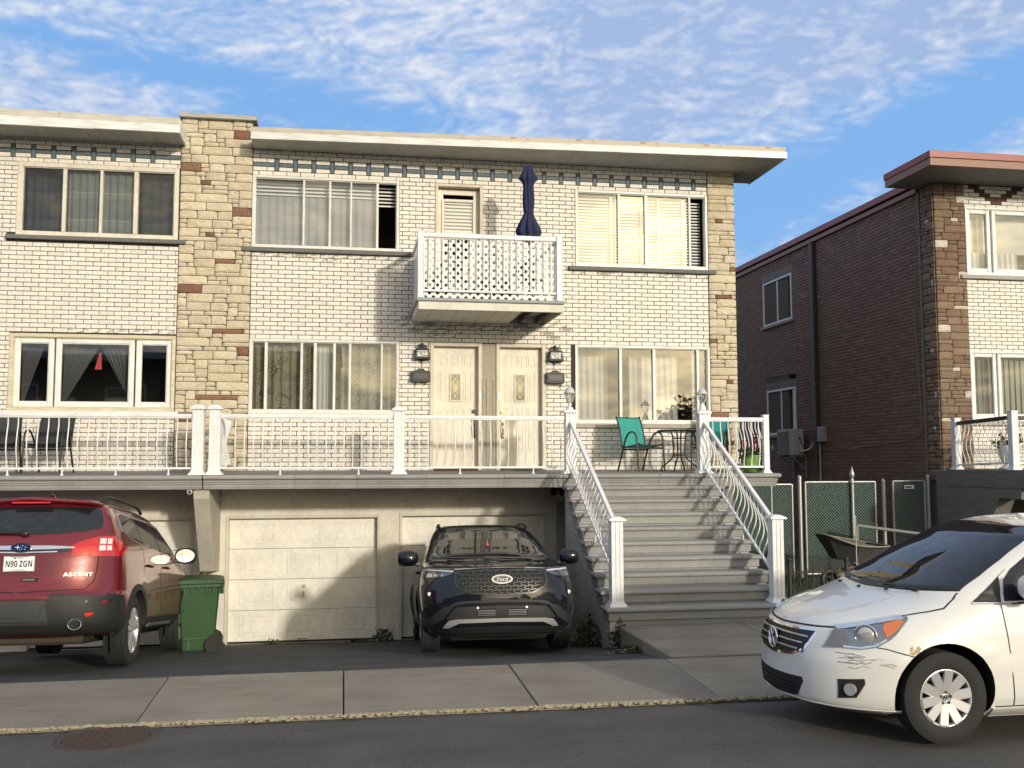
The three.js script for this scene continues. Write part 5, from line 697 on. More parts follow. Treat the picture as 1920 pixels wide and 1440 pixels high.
  for (const [a, b, c, d, l] of [[5.99, 7.66, 5.77, 6.92, 1], [5.9, 7.55, 2.93, 4.08, 0]]) {
    const f = (g) => { g.rotateY(-Math.PI / 2); g.translate(X0, 0, 0); return g; };
    const w = part('side_window', [...frame(-b, -a, c, d, -0.14, 0.02, 0.05, 0.005), box(-(a + b) / 2 - 0.03, c + 0.05, -0.12, -(a + b) / 2 + 0.03, d - 0.05, 0.0, 0.004)].map((g) => { g.scale(-1, 1, 1); const p = g.attributes.position; for (let k = 0; k < p.count; k += 3) { const A = [p.getX(k + 1), p.getY(k + 1), p.getZ(k + 1)], B = [p.getX(k + 2), p.getY(k + 2), p.getZ(k + 2)]; p.setXYZ(k + 1, ...B); p.setXYZ(k + 2, ...A); } g.computeVertexNormals(); g.rotateY(-Math.PI / 2); g.scale(1, 1, 1); g.translate(X0, 0, 0); const q2 = g.attributes.position; for (let k = 0; k < q2.count; k++) q2.setZ(k, -Math.abs(q2.getZ(k))); g.computeVertexNormals(); return g; }), mVs, nb);
    const pane = part('pane', new THREE.PlaneGeometry(b - a - 0.1, d - c - 0.1), M.glass, w); pane.rotation.y = -Math.PI / 2; pane.position.set(X0 + 0.06, (c + d) / 2, -(a + b) / 2);
    const bk = part('curtain', new THREE.PlaneGeometry(b - a, d - c), l ? mSheer : std(0.1, 0.075, 0.05, 0.9), w); bk.rotation.y = -Math.PI / 2; bk.position.set(X0 + 0.2, (c + d) / 2, -(a + b) / 2);
    part('lintel', box(X0 - 0.005, d + 0.002, -b - 0.08, X0 + 0.1, d + 0.2, -a + 0.06, 0.004), std(0.17, 0.165, 0.16, 0.9, { map: T.fine }), nb); part('sill', box(X0 - 0.06, c - 0.07, -b - 0.1, X0 + 0.1, c - 0.002, -a + 0.1, 0.005), std(0.26, 0.255, 0.25, 0.9), nb);
  }
  part('downspout', [box(X0 - 0.11, 2.1, -4.86, X0 - 0.02, 7.42, -4.68, 0.01)], std(0.035, 0.03, 0.032, 0.5), nb);
  part('cable', [tube([[X0 - 0.02, 5.2, -0.72], [X0 - 0.02, 4.5, -0.66], [X0 - 0.02, 3.2, -0.6], [X0 - 0.02, 2.78, -0.62], [X0 - 0.02, 2.66, -1.1], [X0 - 0.02, 2.6, -2.0], [X0 - 0.02, 2.52, -3.4], [X0 - 0.02, 2.52, -4.7]], 0.007, 60, 5)], std(0.30, 0.2, 0.17, 0.7), nb);
  // porch: slab, flank wall with haunch, dark garage
  const mCn = std(0.17, 0.165, 0.15, 0.92, { map: T.streak, bumpMap: T.bumpF, bumpScale: 0.003 });
  part('porch', [boxUV(box(12.20, 1.78, 0.30, X1, 2.09, 2.5, 0.012))], mCn, nb);
  const hw = extrude([[0.0, 2.06], [0.30, 2.06], [0.30, 1.78], [2.3, 1.78], [2.3, 1.62], [1.75, 1.62], [0.9, 0.1], [0.7, -0.7], [0, -0.7]].map(([z, y]) => [-z, y]).reverse(), 0.3, 0.006); hw.rotateY(Math.PI / 2); hw.translate(12.21, 0, 0.002); part('flank_wall', boxUV(clean(hw)), mCn, nb);
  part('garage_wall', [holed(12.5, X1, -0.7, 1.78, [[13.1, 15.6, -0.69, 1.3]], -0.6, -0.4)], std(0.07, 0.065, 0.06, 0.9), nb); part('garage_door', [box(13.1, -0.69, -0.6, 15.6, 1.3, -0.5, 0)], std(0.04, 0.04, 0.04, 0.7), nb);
  const r = thing('porch_railing', 'white railing with curved balusters and dark brown handrail on the neighbouring porch', 'railing');
  const pp = (x, z, h) => { const o = part('post', boxUV(box(-0.06, 0, -0.06, 0.06, h, 0.06, 0.006)), mR2, r); o.position.set(x, 2.09, z); part('post_base', pyr(0.085, 0.066, 0, 0.05), mR2, o); part('post_cap', pyr(0.066, 0.064, h + 0.001, h + 0.02), mR2, o); };
  pp(12.3, 0.52, 0.9); pp(12.3, 2.05, 0.95); const mBrn = std(0.045, 0.025, 0.022, 0.35);
  railing(r, [12.3, 2.09, 0.58], [12.3, 2.13, 1.99], 12, { out: -Math.PI / 2, topMat: mBrn, y0: 0.08, top: 0.86, amp: 0.06 }); railing(r, [12.36, 2.12, 2.05], [14.4, 2.12, 2.05], 14, { topMat: mBrn, y0: 0.08, top: 0.86 });
}
flowerPot('white urn with red geraniums on the neighbouring porch', [12.98, 2.09, 1.0], lathe([[0, 0], [0.16, 0], [0.17, 0.03], [0.09, 0.07], [0.07, 0.1], [0.12, 0.14], [0.19, 0.3], [0.21, 0.40], [0.22, 0.42], [0.19, 0.42], [0, 0.38]], 24), std(0.68, 0.68, 0.66, 0.6), 0.19, 0.42, 171, [[-0.18, 0.6, 0.05, 1], [-0.05, 0.68, 0.08, 1], [0.05, 0.6, 0.1, 1], [0.18, 0.58, 0.05, 1], [0.22, 0.5, 0.1, 1], [-0.2, 0.5, 0.1, 1], [0.1, 0.52, 0.12, 1]]);
{ // heat pump on brackets
  const a = thing('heat_pump', 'grey outdoor heat pump unit on wall brackets under the brown house side window', 'heat pump', [11.98, 2.36, -5.75]), mG = std(0.34, 0.335, 0.315, 0.55);
  part('casing', boxUV(box(-0.02, 0.04, -0.42, 0.27, 0.66, 0.42, 0.012)), mG, a); part('grille', [...Array.from({ length: 18 }, (_, i) => box(-0.032, 0.08 + i * 0.03, -0.40, -0.021, 0.092 + i * 0.03, 0.14, 0.002)), box(-0.034, 0.06, 0.15, -0.021, 0.64, 0.2, 0.004)], std(0.12, 0.12, 0.125, 0.6), a);
  part('service_cover', [box(0.09, 0.46, 0.421, 0.19, 0.57, 0.45, 0.008), box(0.13, 0.1, 0.421, 0.22, 0.27, 0.455, 0.008)], mG, a); part('bracket', [-0.3, 0.34].flatMap((z) => [box(-0.05, 0.0, z, 0.36, 0.035, z + 0.04, 0.003), box(0.32, -0.5, z, 0.36, 0, z + 0.04, 0.003), beam([0.02, 0.0, z + 0.02], [0.33, -0.35, z + 0.02], 0.03, 0.03)]), std(0.22, 0.22, 0.215, 0.5), a);
  part('hose', tube([[0.18, 0.14, 0.455], [0.22, 0.14, 0.56], [0.28, 0.2, 0.72], [0.32, 0.36, 0.82], [0.33, 0.6, 0.85]], 0.022, 20, 8), std(0.6, 0.6, 0.58, 0.5), a); part('wire', tube([[0.14, 0.47, 0.45], [0.16, 0.38, 0.47], [0.2, 0.3, 0.47], [0.24, 0.27, 0.45]], 0.009, 12, 6), M.black, a);
  const e = thing('junction_box', 'grey electrical box with conduit on the brown brick side wall', 'electrical box', [12.25, 2.7, -4.52]); part('box', boxUV(box(-0.02, 0, -0.12, 0.1, 0.34, 0.14, 0.008)), std(0.25, 0.26, 0.26, 0.55), e); part('conduit', bar([0.07, -2.4, -0.16], [0.07, 0.05, -0.16], 0.022, 8), std(0.42, 0.42, 0.41, 0.4), e);
}
{ // chain-link fences with green privacy mesh
  const zF = -0.3, Yg = 0.14, mGal = std(0.42, 0.43, 0.42, 0.45, { metalness: 0.6, roughnessMap: T.fine }), mWire = std(0.30, 0.36, 0.33, 0.5, { metalness: 0.3 });
  const mScrG = std(0.01, 0.038, 0.031, 0.85, { map: T.fine, side: THREE.DoubleSide }), mScrD = std(0.06, 0.075, 0.066, 0.85, { map: T.fine, side: THREE.DoubleSide });
  const wires = (x0, x1, y0, y1, z) => { const g = [], p = 0.056, L = y1 - y0; for (let c = x0 - L; c < x1; c += p) { const a = Math.max(x0, c), b = Math.min(x1, c + L); if (b - a > 0.02) { g.push(bar([a, y0 + (a - c), z + 0.002], [b, y0 + (b - c), z + 0.002], 0.0021, 4)); g.push(bar([a, y1 - (a - c), z - 0.002], [b, y1 - (b - c), z - 0.002], 0.0021, 4)); } } return g; };
  const panel = (o, x0, x1, y1, scr, gate, y0 = Yg + 0.06) => {
    stuff(part('wire_mesh', wires(x0, x1, y0, y1, zF + 0.01), mWire, o)); part('privacy_screen', boxUV(box(x0, y0 + 0.32, zF - 0.02, x1, y1 - 0.02, zF - 0.014, 0)), scr, o);
    part('top_rail', bar([x0, y1, zF], [x1, y1, zF], 0.02, 10), mGal, o); if (gate) { part('bottom_rail', bar([x0, y0, zF], [x1, y0, zF], 0.018, 10), mGal, o); for (const x of [x0, x1]) part('stile', bar([x, y0, zF], [x, y1, zF], 0.02, 10), mGal, o); }
  };
  const pst = (o, x, h, r = 0.03) => { const p = part('post', [cyl(r, r, Yg - 0.1, h, 0, 0, 14), lathe([[r + 0.004, h - 0.02], [r + 0.006, h], [r * 0.7, h + 0.03], [0, h + 0.04]], 14)], mGal, o); p.position.set(x, 0, zF); return p; };
  const f = thing('chain_link_fence', 'chain-link fence with dark green screen beside the concrete stairs', 'fence'); panel(f, 8.4, 9.5, 1.82, mScrG, false); pst(f, 9.12, 1.83, 0.018); pst(f, 9.52, 1.8, 0.02);
  const g1 = thing('chain_link_gate', 'chain-link gate with green screen between the two thick posts', 'gate'); panel(g1, 9.78, 11.16, 1.86, mScrG, true); pst(g1, 9.67, 1.95, 0.038);
  const sp = thing('fence_post', 'galvanised post topped with a spear finial in the chain-link fence', 'post', [10.68, 0, zF + 0.05]); part('shaft', cyl(0.03, 0.03, 0, 1.84, 0, 0, 14), mGal, sp); part('finial', [lathe([[0.034, 1.82], [0.05, 1.84], [0.05, 1.87], [0.03, 1.9], [0.024, 1.93], [0.05, 1.98], [0.045, 2.02], [0.02, 2.09], [0.0, 2.15]], 12)], std(0.5, 0.51, 0.51, 0.35, { metalness: 0.7 }), sp);
  const g2 = thing('chain_link_gate', 'chain-link gate with grey-green screen and a small white sign', 'gate'); panel(g2, 11.52, 12.16, 1.87, mScrD, true); pst(g2, 11.33, 1.88, 0.035); pst(g2, 12.24, 1.95, 0.038); const q2 = g2;
  part('sign', [boxUV(box(-0.1, -0.035, 0, 0.1, 0.035, 0.006, 0.002))], std(0.75, 0.75, 0.72, 0.4), q2).position.set(11.83, 1.76, zF + 0.03); part('sign_text', [box(-0.085, -0.014, 0.006, 0.05, 0.012, 0.0075, 0)], std(0.05, 0.05, 0.05, 0.6), q2).position.set(11.83, 1.76, zF + 0.03);
  const ir = thing('garden_fence', 'low black wrought iron garden fence behind the white minivan', 'fence'), mI = M.iron, pk = (x, z, h) => part('picket', [cyl(0.010, 0.010, 0.1, h, 0, 0, 7), new THREE.ConeGeometry(0.016, 0.05, 7).translate(0, h + 0.025, 0)], mI, ir).position.set(x, 0, z);
  for (let i = 0; i < 8; i++) pk(7.92 + i * 0.1, 3.05, 0.66); part('rail', [bar([7.85, 0.62, 3.05], [8.72, 0.62, 3.05], 0.012), bar([7.85, 0.3, 3.05], [8.72, 0.3, 3.05], 0.012)], mI, ir); for (const x of [7.86, 8.75]) part('post', [cyl(0.03, 0.03, 0, 0.78, 0, 0, 10), new THREE.SphereGeometry(0.035, 10, 8).translate(0, 0.8, 0)], mI, ir).position.set(x, 0, 3.05);
  for (let i = 0; i < 26; i++) pk(8.85 + i * 0.1, 3.05 + i * 0.01, 0.5); part('rail', [bar([8.75, 0.46, 3.05], [11.5, 0.46, 3.3], 0.014), bar([8.75, 0.2, 3.05], [11.5, 0.2, 3.3], 0.012)], mI, ir);
  const rod = thing('garden_stake', 'thin pale metal stake standing upright in front of the wheelbarrow', 'stake', [9.05, 0, 2.8]); part('shaft', cyl(0.009, 0.009, 0.1, 1.42, 0, 0, 8), std(0.45, 0.45, 0.42, 0.4, { metalness: 0.5 }), rod);
  const rl = thing('pipe_rail', 'slanting green-grey pipe rail running behind the wheelbarrow along the fence', 'rail', [0, 0, 0]); part('rail', bar([10.45, 1.1, 0.3], [12.3, 0.85, 0.9], 0.028, 10), std(0.2, 0.23, 0.2, 0.6), rl); part('post', [bar([10.45, 0.1, 0.3], [10.45, 1.1, 0.3], 0.025, 8), bar([12.1, 0.1, 0.85], [12.1, 0.88, 0.85], 0.025, 8)], std(0.2, 0.23, 0.2, 0.6), rl);
  const wb = thing('wheelbarrow', 'old black wheelbarrow with pale tray tilted on its stand in the side yard', 'wheelbarrow', [9.72, 0.14, 1.5], 0.1);
  const tray = []; { const T0 = [[-0.52, 0.9, -0.32], [0.46, 0.74, -0.32], [0.46, 0.72, 0.3], [-0.12, 0.74, 0.34], [-0.52, 0.9, 0.05]].map((p) => p), B = [[-0.3, 0.5, -0.2], [0.3, 0.45, -0.2], [0.32, 0.45, 0.2], [-0.1, 0.46, 0.2], [-0.3, 0.5, 0.0]], V = []; for (let i = 0; i < 5; i++) { const j = (i + 1) % 5; V.push(...T0[i], ...T0[j], ...B[j], ...T0[i], ...B[j], ...B[i]); } for (let i = 1; i < 4; i++) V.push(...B[0], ...B[i], ...B[i + 1]); const g = new THREE.BufferGeometry(); g.setAttribute('position', new THREE.BufferAttribute(new Float32Array(V), 3)); g.computeVertexNormals(); tray.push(boxUV(g)); part('tray', tray, std(0.05, 0.05, 0.05, 0.7, { map: T.fine, side: THREE.DoubleSide }), wb); part('tray_rim', tube([...T0, T0[0]], 0.014, 50, 6), std(0.22, 0.2, 0.16, 0.7), wb); const fl = new THREE.BufferGeometry(); const F = T0.map((p) => [p[0] * 0.94, p[1] - 0.03, p[2] * 0.94]), W = []; for (let i = 1; i < 4; i++) W.push(...F[0], ...F[i + 1], ...F[i]); fl.setAttribute('position', new THREE.BufferAttribute(new Float32Array(W), 3)); fl.computeVertexNormals(); part('load', boxUV(fl), std(0.22, 0.19, 0.14, 0.95, { map: T.fine, side: THREE.DoubleSide, bumpMap: T.bumpA, bumpScale: 0.02 }), wb); }
  for (const z of [-0.22, 0.24]) part('handle', beam([-0.42, 0.26, z * 0.5], [0.85, 0.52, z], 0.035, 0.045), std(0.17, 0.115, 0.06, 0.8), wb); part('wheel', [at(new THREE.TorusGeometry(0.14, 0.045, 10, 26), -0.46, 0.18, 0), at(new THREE.CylinderGeometry(0.03, 0.03, 0.12, 10).rotateX(Math.PI / 2), -0.46, 0.18, 0)], M.black, wb); part('stand', [bar([0.2, 0.42, -0.18], [0.16, 0, -0.2], 0.016), bar([0.2, 0.42, 0.2], [0.16, 0, 0.22], 0.016), bar([-0.05, 0.45, 0.15], [-0.02, 0.05, 0.2], 0.05, 6)], M.black, wb);
  // grass of the side yard: blades
  const B = [], K = rng(201); const P = []; for (let i = 0; i < 9000; i++) { const x = 8.05 + K() * 4.2, z = 0.0 + K() * 6.1, h = 0.04 + 0.09 * K(), a = K() * 6.3, w = 0.006, l = (K() - 0.5) * 0.08, y = lawnY(x, z); P.push(x - Math.cos(a) * w, y, z - Math.sin(a) * w, x + Math.cos(a) * w, y, z + Math.sin(a) * w, x + l, y + h, z + l); }
  const gg = new THREE.BufferGeometry(); gg.setAttribute('position', new THREE.BufferAttribute(new Float32Array(P), 3)); gg.computeVertexNormals(); const gr = fin(new THREE.Mesh(gg, leafM(0.075, 0.105, 0.03))); gr.name = 'grass'; gr.userData = { label: 'short green grass in the side yard behind the iron fence', category: 'grass', kind: 'stuff' }; scene.add(gr);
  const wire = thing('power_line', 'thin black overhead wires passing behind the brown house roof', 'wire'); for (const [a, b] of [[9.6, 9.75], [9.35, 9.45]]) part('wire', tube([[2, a + 0.1, -40], [16, a - 0.1, -38], [40, b + 0.3, -36]], 0.02, 20, 5), M.black, wire);
}

// ---------- cars: a closed shell of plan outlines stacked by height ----------
function carShell(L, side = () => 0) {
  const keys = ['y', 'xf', 'xr', 'w', 'af', 'ar', 'pf', 'pr'], n = L.length, rows = [];
  const cr = (a, b, c, d, t) => 0.5 * (2 * b + (c - a) * t + (2 * a - 5 * b + 4 * c - d) * t * t + (3 * b - a - 3 * c + d) * t ** 3);
  for (let i = 0; i + 1 < n; i++) for (let s = 0; s < 8; s++) { const t = s / 8, q = (k) => L[clamp(k, 0, n - 1)], o = {}; keys.forEach((k, j) => { const v = cr(q(i - 1)[j], q(i)[j], q(i + 1)[j], q(i + 2)[j], t); o[k] = j === 0 ? lerp(q(i)[j], q(i + 1)[j], t) : clamp(v, Math.min(q(i)[j], q(i + 1)[j]) - 0.004, Math.max(q(i)[j], q(i + 1)[j]) + 0.004); }); rows.push(o); }
  { const o = {}; keys.forEach((k, j) => { o[k] = L[n - 1][j]; }); rows.push(o); }
  const rowAt = (y) => { let a = 0, b = rows.length - 1; if (y <= rows[0].y) return rows[0]; if (y >= rows[b].y) return rows[b]; while (b - a > 1) { const m = (a + b) >> 1; if (rows[m].y <= y) a = m; else b = m; } const t = (y - rows[a].y) / (rows[b].y - rows[a].y || 1), o = {}; for (const k of keys) o[k] = lerp(rows[a][k], rows[b][k], t); return o; };
  const zOf = (r, x) => { const c = r.xf - r.af, d = r.xr + r.ar; if (x > c) { const u = clamp((x - c) / r.af); return r.w * Math.pow(1 - Math.pow(u, r.pf), 1 / r.pf); } if (x < d) { const u = clamp((d - x) / r.ar); return r.w * Math.pow(1 - Math.pow(u, r.pr), 1 / r.pr); } return r.w; };
  const S = {
    rows, side: (x, y) => zOf(rowAt(y), x) + side(x, y),
    front: (z, y) => { const r = rowAt(y), q = clamp(Math.abs(z) / r.w); return r.xf - r.af + r.af * Math.pow(1 - Math.pow(q, r.pf), 1 / r.pf); },
    rear: (z, y) => { const r = rowAt(y), q = clamp(Math.abs(z) / r.w); return r.xr + r.ar - r.ar * Math.pow(1 - Math.pow(q, r.pr), 1 / r.pr); },
    top: (x, z) => { let a = 0, b = rows.length - 1; const out = (k) => { const r = rows[k]; return x > r.xf || x < r.xr || Math.abs(z) > zOf(r, x); }; while (a < b) { const m = (a + b + 1) >> 1; if (out(m)) b = m - 1; else a = m; } const r0 = rows[a], r1 = rows[Math.min(a + 1, rows.length - 1)]; const g = (r) => Math.min(r.xf - x, zOf(r, clamp(x, r.xr, r.xf)) - Math.abs(z), x - r.xr); const g0 = g(r0), g1 = g(r1); return g0 <= 0 ? r0.y : lerp(r0.y, r1.y, clamp(g0 / Math.max(g0 - g1, 1e-5))); },
  };
  const nf = 22, ns = 22, half = (r) => { const p = []; for (let k = 0; k <= nf; k++) { const t = k / nf * Math.PI / 2, u = Math.pow(Math.cos(t), 2 / r.pf), v = Math.pow(Math.sin(t), 2 / r.pf); p.push([r.xf - r.af + r.af * u, r.w * v]); } const c = r.xf - r.af, d = r.xr + r.ar; for (let k = 1; k < ns; k++) p.push([lerp(c, d, k / ns), r.w]); for (let k = 0; k <= nf; k++) { const t = (1 - k / nf) * Math.PI / 2, u = Math.pow(Math.cos(t), 2 / r.pr), v = Math.pow(Math.sin(t), 2 / r.pr); p.push([r.xr + r.ar - r.ar * u, r.w * v]); } return p; };
  const P = [], I = []; let m = 0;
  for (const r of rows) { const h = half(r).map(([x, z]) => [x, z > 0.3 ? z + side(x, r.y) : z]), loop = h.concat(h.slice(1, -1).reverse().map(([x, z]) => [x, -z])); m = loop.length; for (const [x, z] of loop) P.push(x, r.y, z); }
  for (let j = 0; j + 1 < rows.length; j++) for (let i = 0; i < m; i++) { const a = j * m + i, b = j * m + (i + 1) % m, c = a + m, d = b + m; I.push(a, c, b, b, c, d); }
  const cap = (j, up) => { const r = rows[j], k = P.length / 3; P.push((r.xf + r.xr) / 2, r.y, 0); for (let i = 0; i < m; i++) { const a = j * m + i, b = j * m + (i + 1) % m; up ? I.push(k, b, a) : I.push(k, a, b); } };
  cap(0, false); cap(rows.length - 1, true);
  const g = new THREE.BufferGeometry(); g.setAttribute('position', new THREE.BufferAttribute(new Float32Array(P), 3)); g.setAttribute('uv', new THREE.BufferAttribute(new Float32Array(P.length / 3 * 2), 2)); g.setIndex(I); g.computeVertexNormals(); S.geo = g; return S;
}
function cutShell(S, cuts, paint, dark) {
  const ev = new Evaluator(); ev.useGroups = true; let a = new Brush(S.geo, paint); a.updateMatrixWorld();
  for (const c of cuts) { const g = c.clone(); if (!g.attributes.uv) boxUV(g); for (const k of Object.keys(g.attributes)) if (!['position', 'normal', 'uv'].includes(k)) g.deleteAttribute(k); g.clearGroups?.(); const b = new Brush(g, dark); b.updateMatrixWorld(); a = ev.evaluate(a, b, SUBTRACTION); }
  const m = fin(new THREE.Mesh(a.geometry, a.material)); m.name = 'body'; return m;
}
const archCut = (x, y, R, z0, z1) => { const g = new THREE.CylinderGeometry(R, R, Math.abs(z1 - z0), 40); g.rotateX(Math.PI / 2); g.translate(x, y, (z0 + z1) / 2); return g; };
// a panel lying on the shell: polygon in (a, b), finely divided, carried by map(a, b) -> [x, y, z]; raised by a small step with closed rim
function panel(poly, map, lift = 0.004, rim = 0.012, sub = 3, flip = false) {
  const tri = THREE.ShapeUtils.triangulateShape(poly.map((p) => new THREE.Vector2(...p)), []), ccw = THREE.ShapeUtils.isClockWise(poly.map((p) => new THREE.Vector2(...p))); let T3 = tri.map((t) => t.map((i) => poly[i]));
  const mid = (p, q) => [(p[0] + q[0]) / 2, (p[1] + q[1]) / 2]; for (let s = 0; s < sub; s++) T3 = T3.flatMap(([a, b, c]) => { const x = mid(a, b), y = mid(b, c), z = mid(c, a); return [[a, x, z], [x, b, y], [z, y, c], [x, y, z]]; });
  const e = 0.004, at3 = (a, b) => new THREE.Vector3(...map(a, b)), nrm = (a, b) => { const u = at3(a + e, b).sub(at3(a - e, b)), v = at3(a, b + e).sub(at3(a, b - e)); const n = u.cross(v).normalize(); return flip ? n.negate() : n; };
  const P = [], N = [], key = new Map(), V = (p, d) => { const k = p[0].toFixed(5) + p[1].toFixed(5) + d; if (!key.has(k)) { const n = nrm(...p); key.set(k, [at3(...p).addScaledVector(n, d), n]); } return key.get(k); };
  const put = (v, n) => { P.push(v.x, v.y, v.z); N.push(n.x, n.y, n.z); }, face = (a, b, c, n3, flat) => { const n = b.clone().sub(a).cross(c.clone().sub(a)).normalize(); let q = [a, b, c], m = n3; if (n.dot(n3[0]) < 0) { q = [a, c, b]; m = [n3[0], n3[2], n3[1]]; n.negate(); } q.forEach((v, i) => put(v, flat ? n : m[i])); };
  for (const t of T3) { const q = t.map((p) => V(p, lift)); face(q[0][0], q[1][0], q[2][0], q.map((v) => v[1])); }
  const B = poly.flatMap((p, i) => { const q = poly[(i + 1) % poly.length], k = 2 ** sub; return Array.from({ length: k }, (_, s) => [lerp(p[0], q[0], s / k), lerp(p[1], q[1], s / k)]); }), cen = T3.reduce((s, t) => s.add(V(t[0], lift)[0]), new THREE.Vector3()).divideScalar(T3.length);
  for (let i = 0; i < B.length; i++) { const a = B[i], b = B[(i + 1) % B.length], A = V(a, lift)[0], C2 = V(b, lift)[0], D = V(a, lift - rim)[0], E2 = V(b, lift - rim)[0], nn = V(a, lift)[1], n = C2.clone().sub(A).cross(nn).normalize(); if (ccw) n.negate(); if (flip) n.negate(); const s3 = [n, n, n]; face(A, C2, E2, s3, true); face(A, E2, D, s3, true); }
  const g = new THREE.BufferGeometry(); g.setAttribute('position', new THREE.BufferAttribute(new Float32Array(P), 3)); g.setAttribute('normal', new THREE.BufferAttribute(new Float32Array(N), 3)); return boxUV(g, 1);
}
const onSide = (S, s, poly, lift, rim, sub) => panel(poly, (x, y) => [x, y, s * S.side(x, y)], lift, rim, sub, s < 0);
const onFront = (S, poly, lift, rim, sub) => panel(poly, (z, y) => [S.front(z, y), y, z], lift, rim, sub, true);
const onRear = (S, poly, lift, rim, sub) => panel(poly, (z, y) => [S.rear(z, y), y, z], lift, rim, sub, false);
const onTop = (S, poly, lift, rim, sub) => panel(poly, (x, z) => [x, S.top(x, z), z], lift, rim, sub, true);
const strip = (pts, w) => { const l = [], r = []; pts.forEach((p, i) => { const a = pts[Math.max(0, i - 1)], b = pts[Math.min(pts.length - 1, i + 1)], d = Math.hypot(b[0] - a[0], b[1] - a[1]) || 1, nx = -(b[1] - a[1]) / d * w / 2, ny = (b[0] - a[0]) / d * w / 2; l.push([p[0] + nx, p[1] + ny]); r.unshift([p[0] - nx, p[1] - ny]); }); return l.concat(r); };
const mirrorZ = (poly) => poly.map(([z, y]) => [-z, y]);
const arc = (cx, cy, R, a0, a1, n = 14) => Array.from({ length: n + 1 }, (_, i) => { const a = lerp(a0, a1, i / n); return [cx + R * Math.cos(a), cy + R * Math.sin(a)]; });
const mTyre = std(0.022, 0.022, 0.023, 0.82, { map: T.fine, bumpMap: T.bumpF, bumpScale: 0.0015 }), mRim = std(0.60, 0.60, 0.61, 0.32, { metalness: 0.75 }), mDarkIn = std(0.012, 0.012, 0.013, 0.8), mChrome = std(0.85, 0.86, 0.88, 0.08, { metalness: 1 }), mSatin = std(0.5, 0.51, 0.52, 0.3, { metalness: 0.8 });
const mCarGlass = phys(0.012, 0.015, 0.017, 0.02, { ior: 1.6 }), mClad = std(0.020, 0.021, 0.022, 0.6, { map: T.fine, bumpMap: T.bumpF, bumpScale: 0.0008 }), mPlast = std(0.014, 0.014, 0.015, 0.45), mLensClear = phys(0.92, 0.94, 0.95, 0.03, { transmission: 1, thickness: 0, ior: 1.5 }), mLensRed = phys(0.5, 0.008, 0.012, 0.08, { ior: 1.6, clearcoat: 1 }), mAmber = phys(0.75, 0.18, 0.02, 0.1, { clearcoat: 1 });
// wheel about z, outer face towards +z
function wheel(owner, x, y, z, s, R, W, rimR, spokeFn) {
  const w = new THREE.Group(); w.name = 'wheel'; owner.add(w); w.position.set(x, y, z); if (s < 0) w.rotation.y = Math.PI;
  const h = W / 2, pr = [[rimR - 0.01, -h * 0.86], [rimR + 0.02, -h * 0.98], [R - 0.05, -h], [R - 0.015, -h * 0.9]]; for (let k = -3; k <= 3; k++) { const c = k * h * 0.25; pr.push([R, c - h * 0.105], [R, c + h * 0.085]); if (k < 3) pr.push([R - 0.012, c + h * 0.095], [R - 0.012, c + h * 0.135]); } pr.push([R - 0.015, h * 0.9], [R - 0.05, h], [rimR + 0.05, h * 1.02], [rimR + 0.015, h * 0.96], [rimR - 0.008, h * 0.86], [rimR - 0.01, -h * 0.86]);
  const g = toCreasedNormals(lathe(pr, 56), 0.7); g.rotateX(Math.PI / 2); const uv = g.attributes.uv; for (let i = 0; i < uv.count; i++) uv.setXY(i, uv.getX(i) * 6, uv.getY(i)); part('tyre', g, mTyre, w);
  const lip = lathe([[rimR - 0.004, h * 0.4], [rimR, h * 0.84], [rimR - 0.006, h * 0.9], [rimR - 0.022, h * 0.88], [rimR - 0.03, h * 0.5], [rimR - 0.05, -h * 0.4], [rimR - 0.004, -h * 0.8]], 48); lip.rotateX(Math.PI / 2); const disc = new THREE.CylinderGeometry(rimR * 0.62, rimR * 0.62, 0.02, 30); disc.rotateX(Math.PI / 2); disc.translate(0, 0, -h * 0.1);
  part('rim', [clean(lip), ...spokeFn(rimR, h)], mRim, w); part('brake_disc', disc, std(0.12, 0.11, 0.10, 0.5, { metalness: 0.6 }), w); const back = new THREE.CylinderGeometry(rimR - 0.03, rimR - 0.03, 0.01, 30); back.rotateX(Math.PI / 2); back.translate(0, 0, -h * 0.5); part('barrel', back, mDarkIn, w); return w;
}
function spokes(n, w0, w1, r0, r1, dz, twin) { return (R, h) => { const out = []; for (let i = 0; i < n; i++) { const s = extrude([[r0 * R, -w0], [r1 * R, -w1], [r1 * R, w1], [r0 * R, w0]], 0.03, 0.006); const p = s.attributes.position; for (let k = 0; k < p.count; k++) { const t = p.getX(k) / R; p.setZ(k, p.getZ(k) + h * (0.72 - dz * (1 - t) * 0.3)); } s.computeVertexNormals(); s.rotateZ(i / n * Math.PI * 2 + (twin && i % 2 ? -twin : 0) + 0.17); out.push(clean(s)); } const hub = new THREE.CylinderGeometry(R * 0.26, R * 0.3, 0.05, 26); hub.rotateX(Math.PI / 2); hub.translate(0, 0, h * (0.72 - dz * 0.3)); out.push(clean(hub)); return out; }; }
const disc = (r, d, n = 26) => { const g = new THREE.CylinderGeometry(r, r, d, n); g.rotateX(Math.PI / 2); return g; };
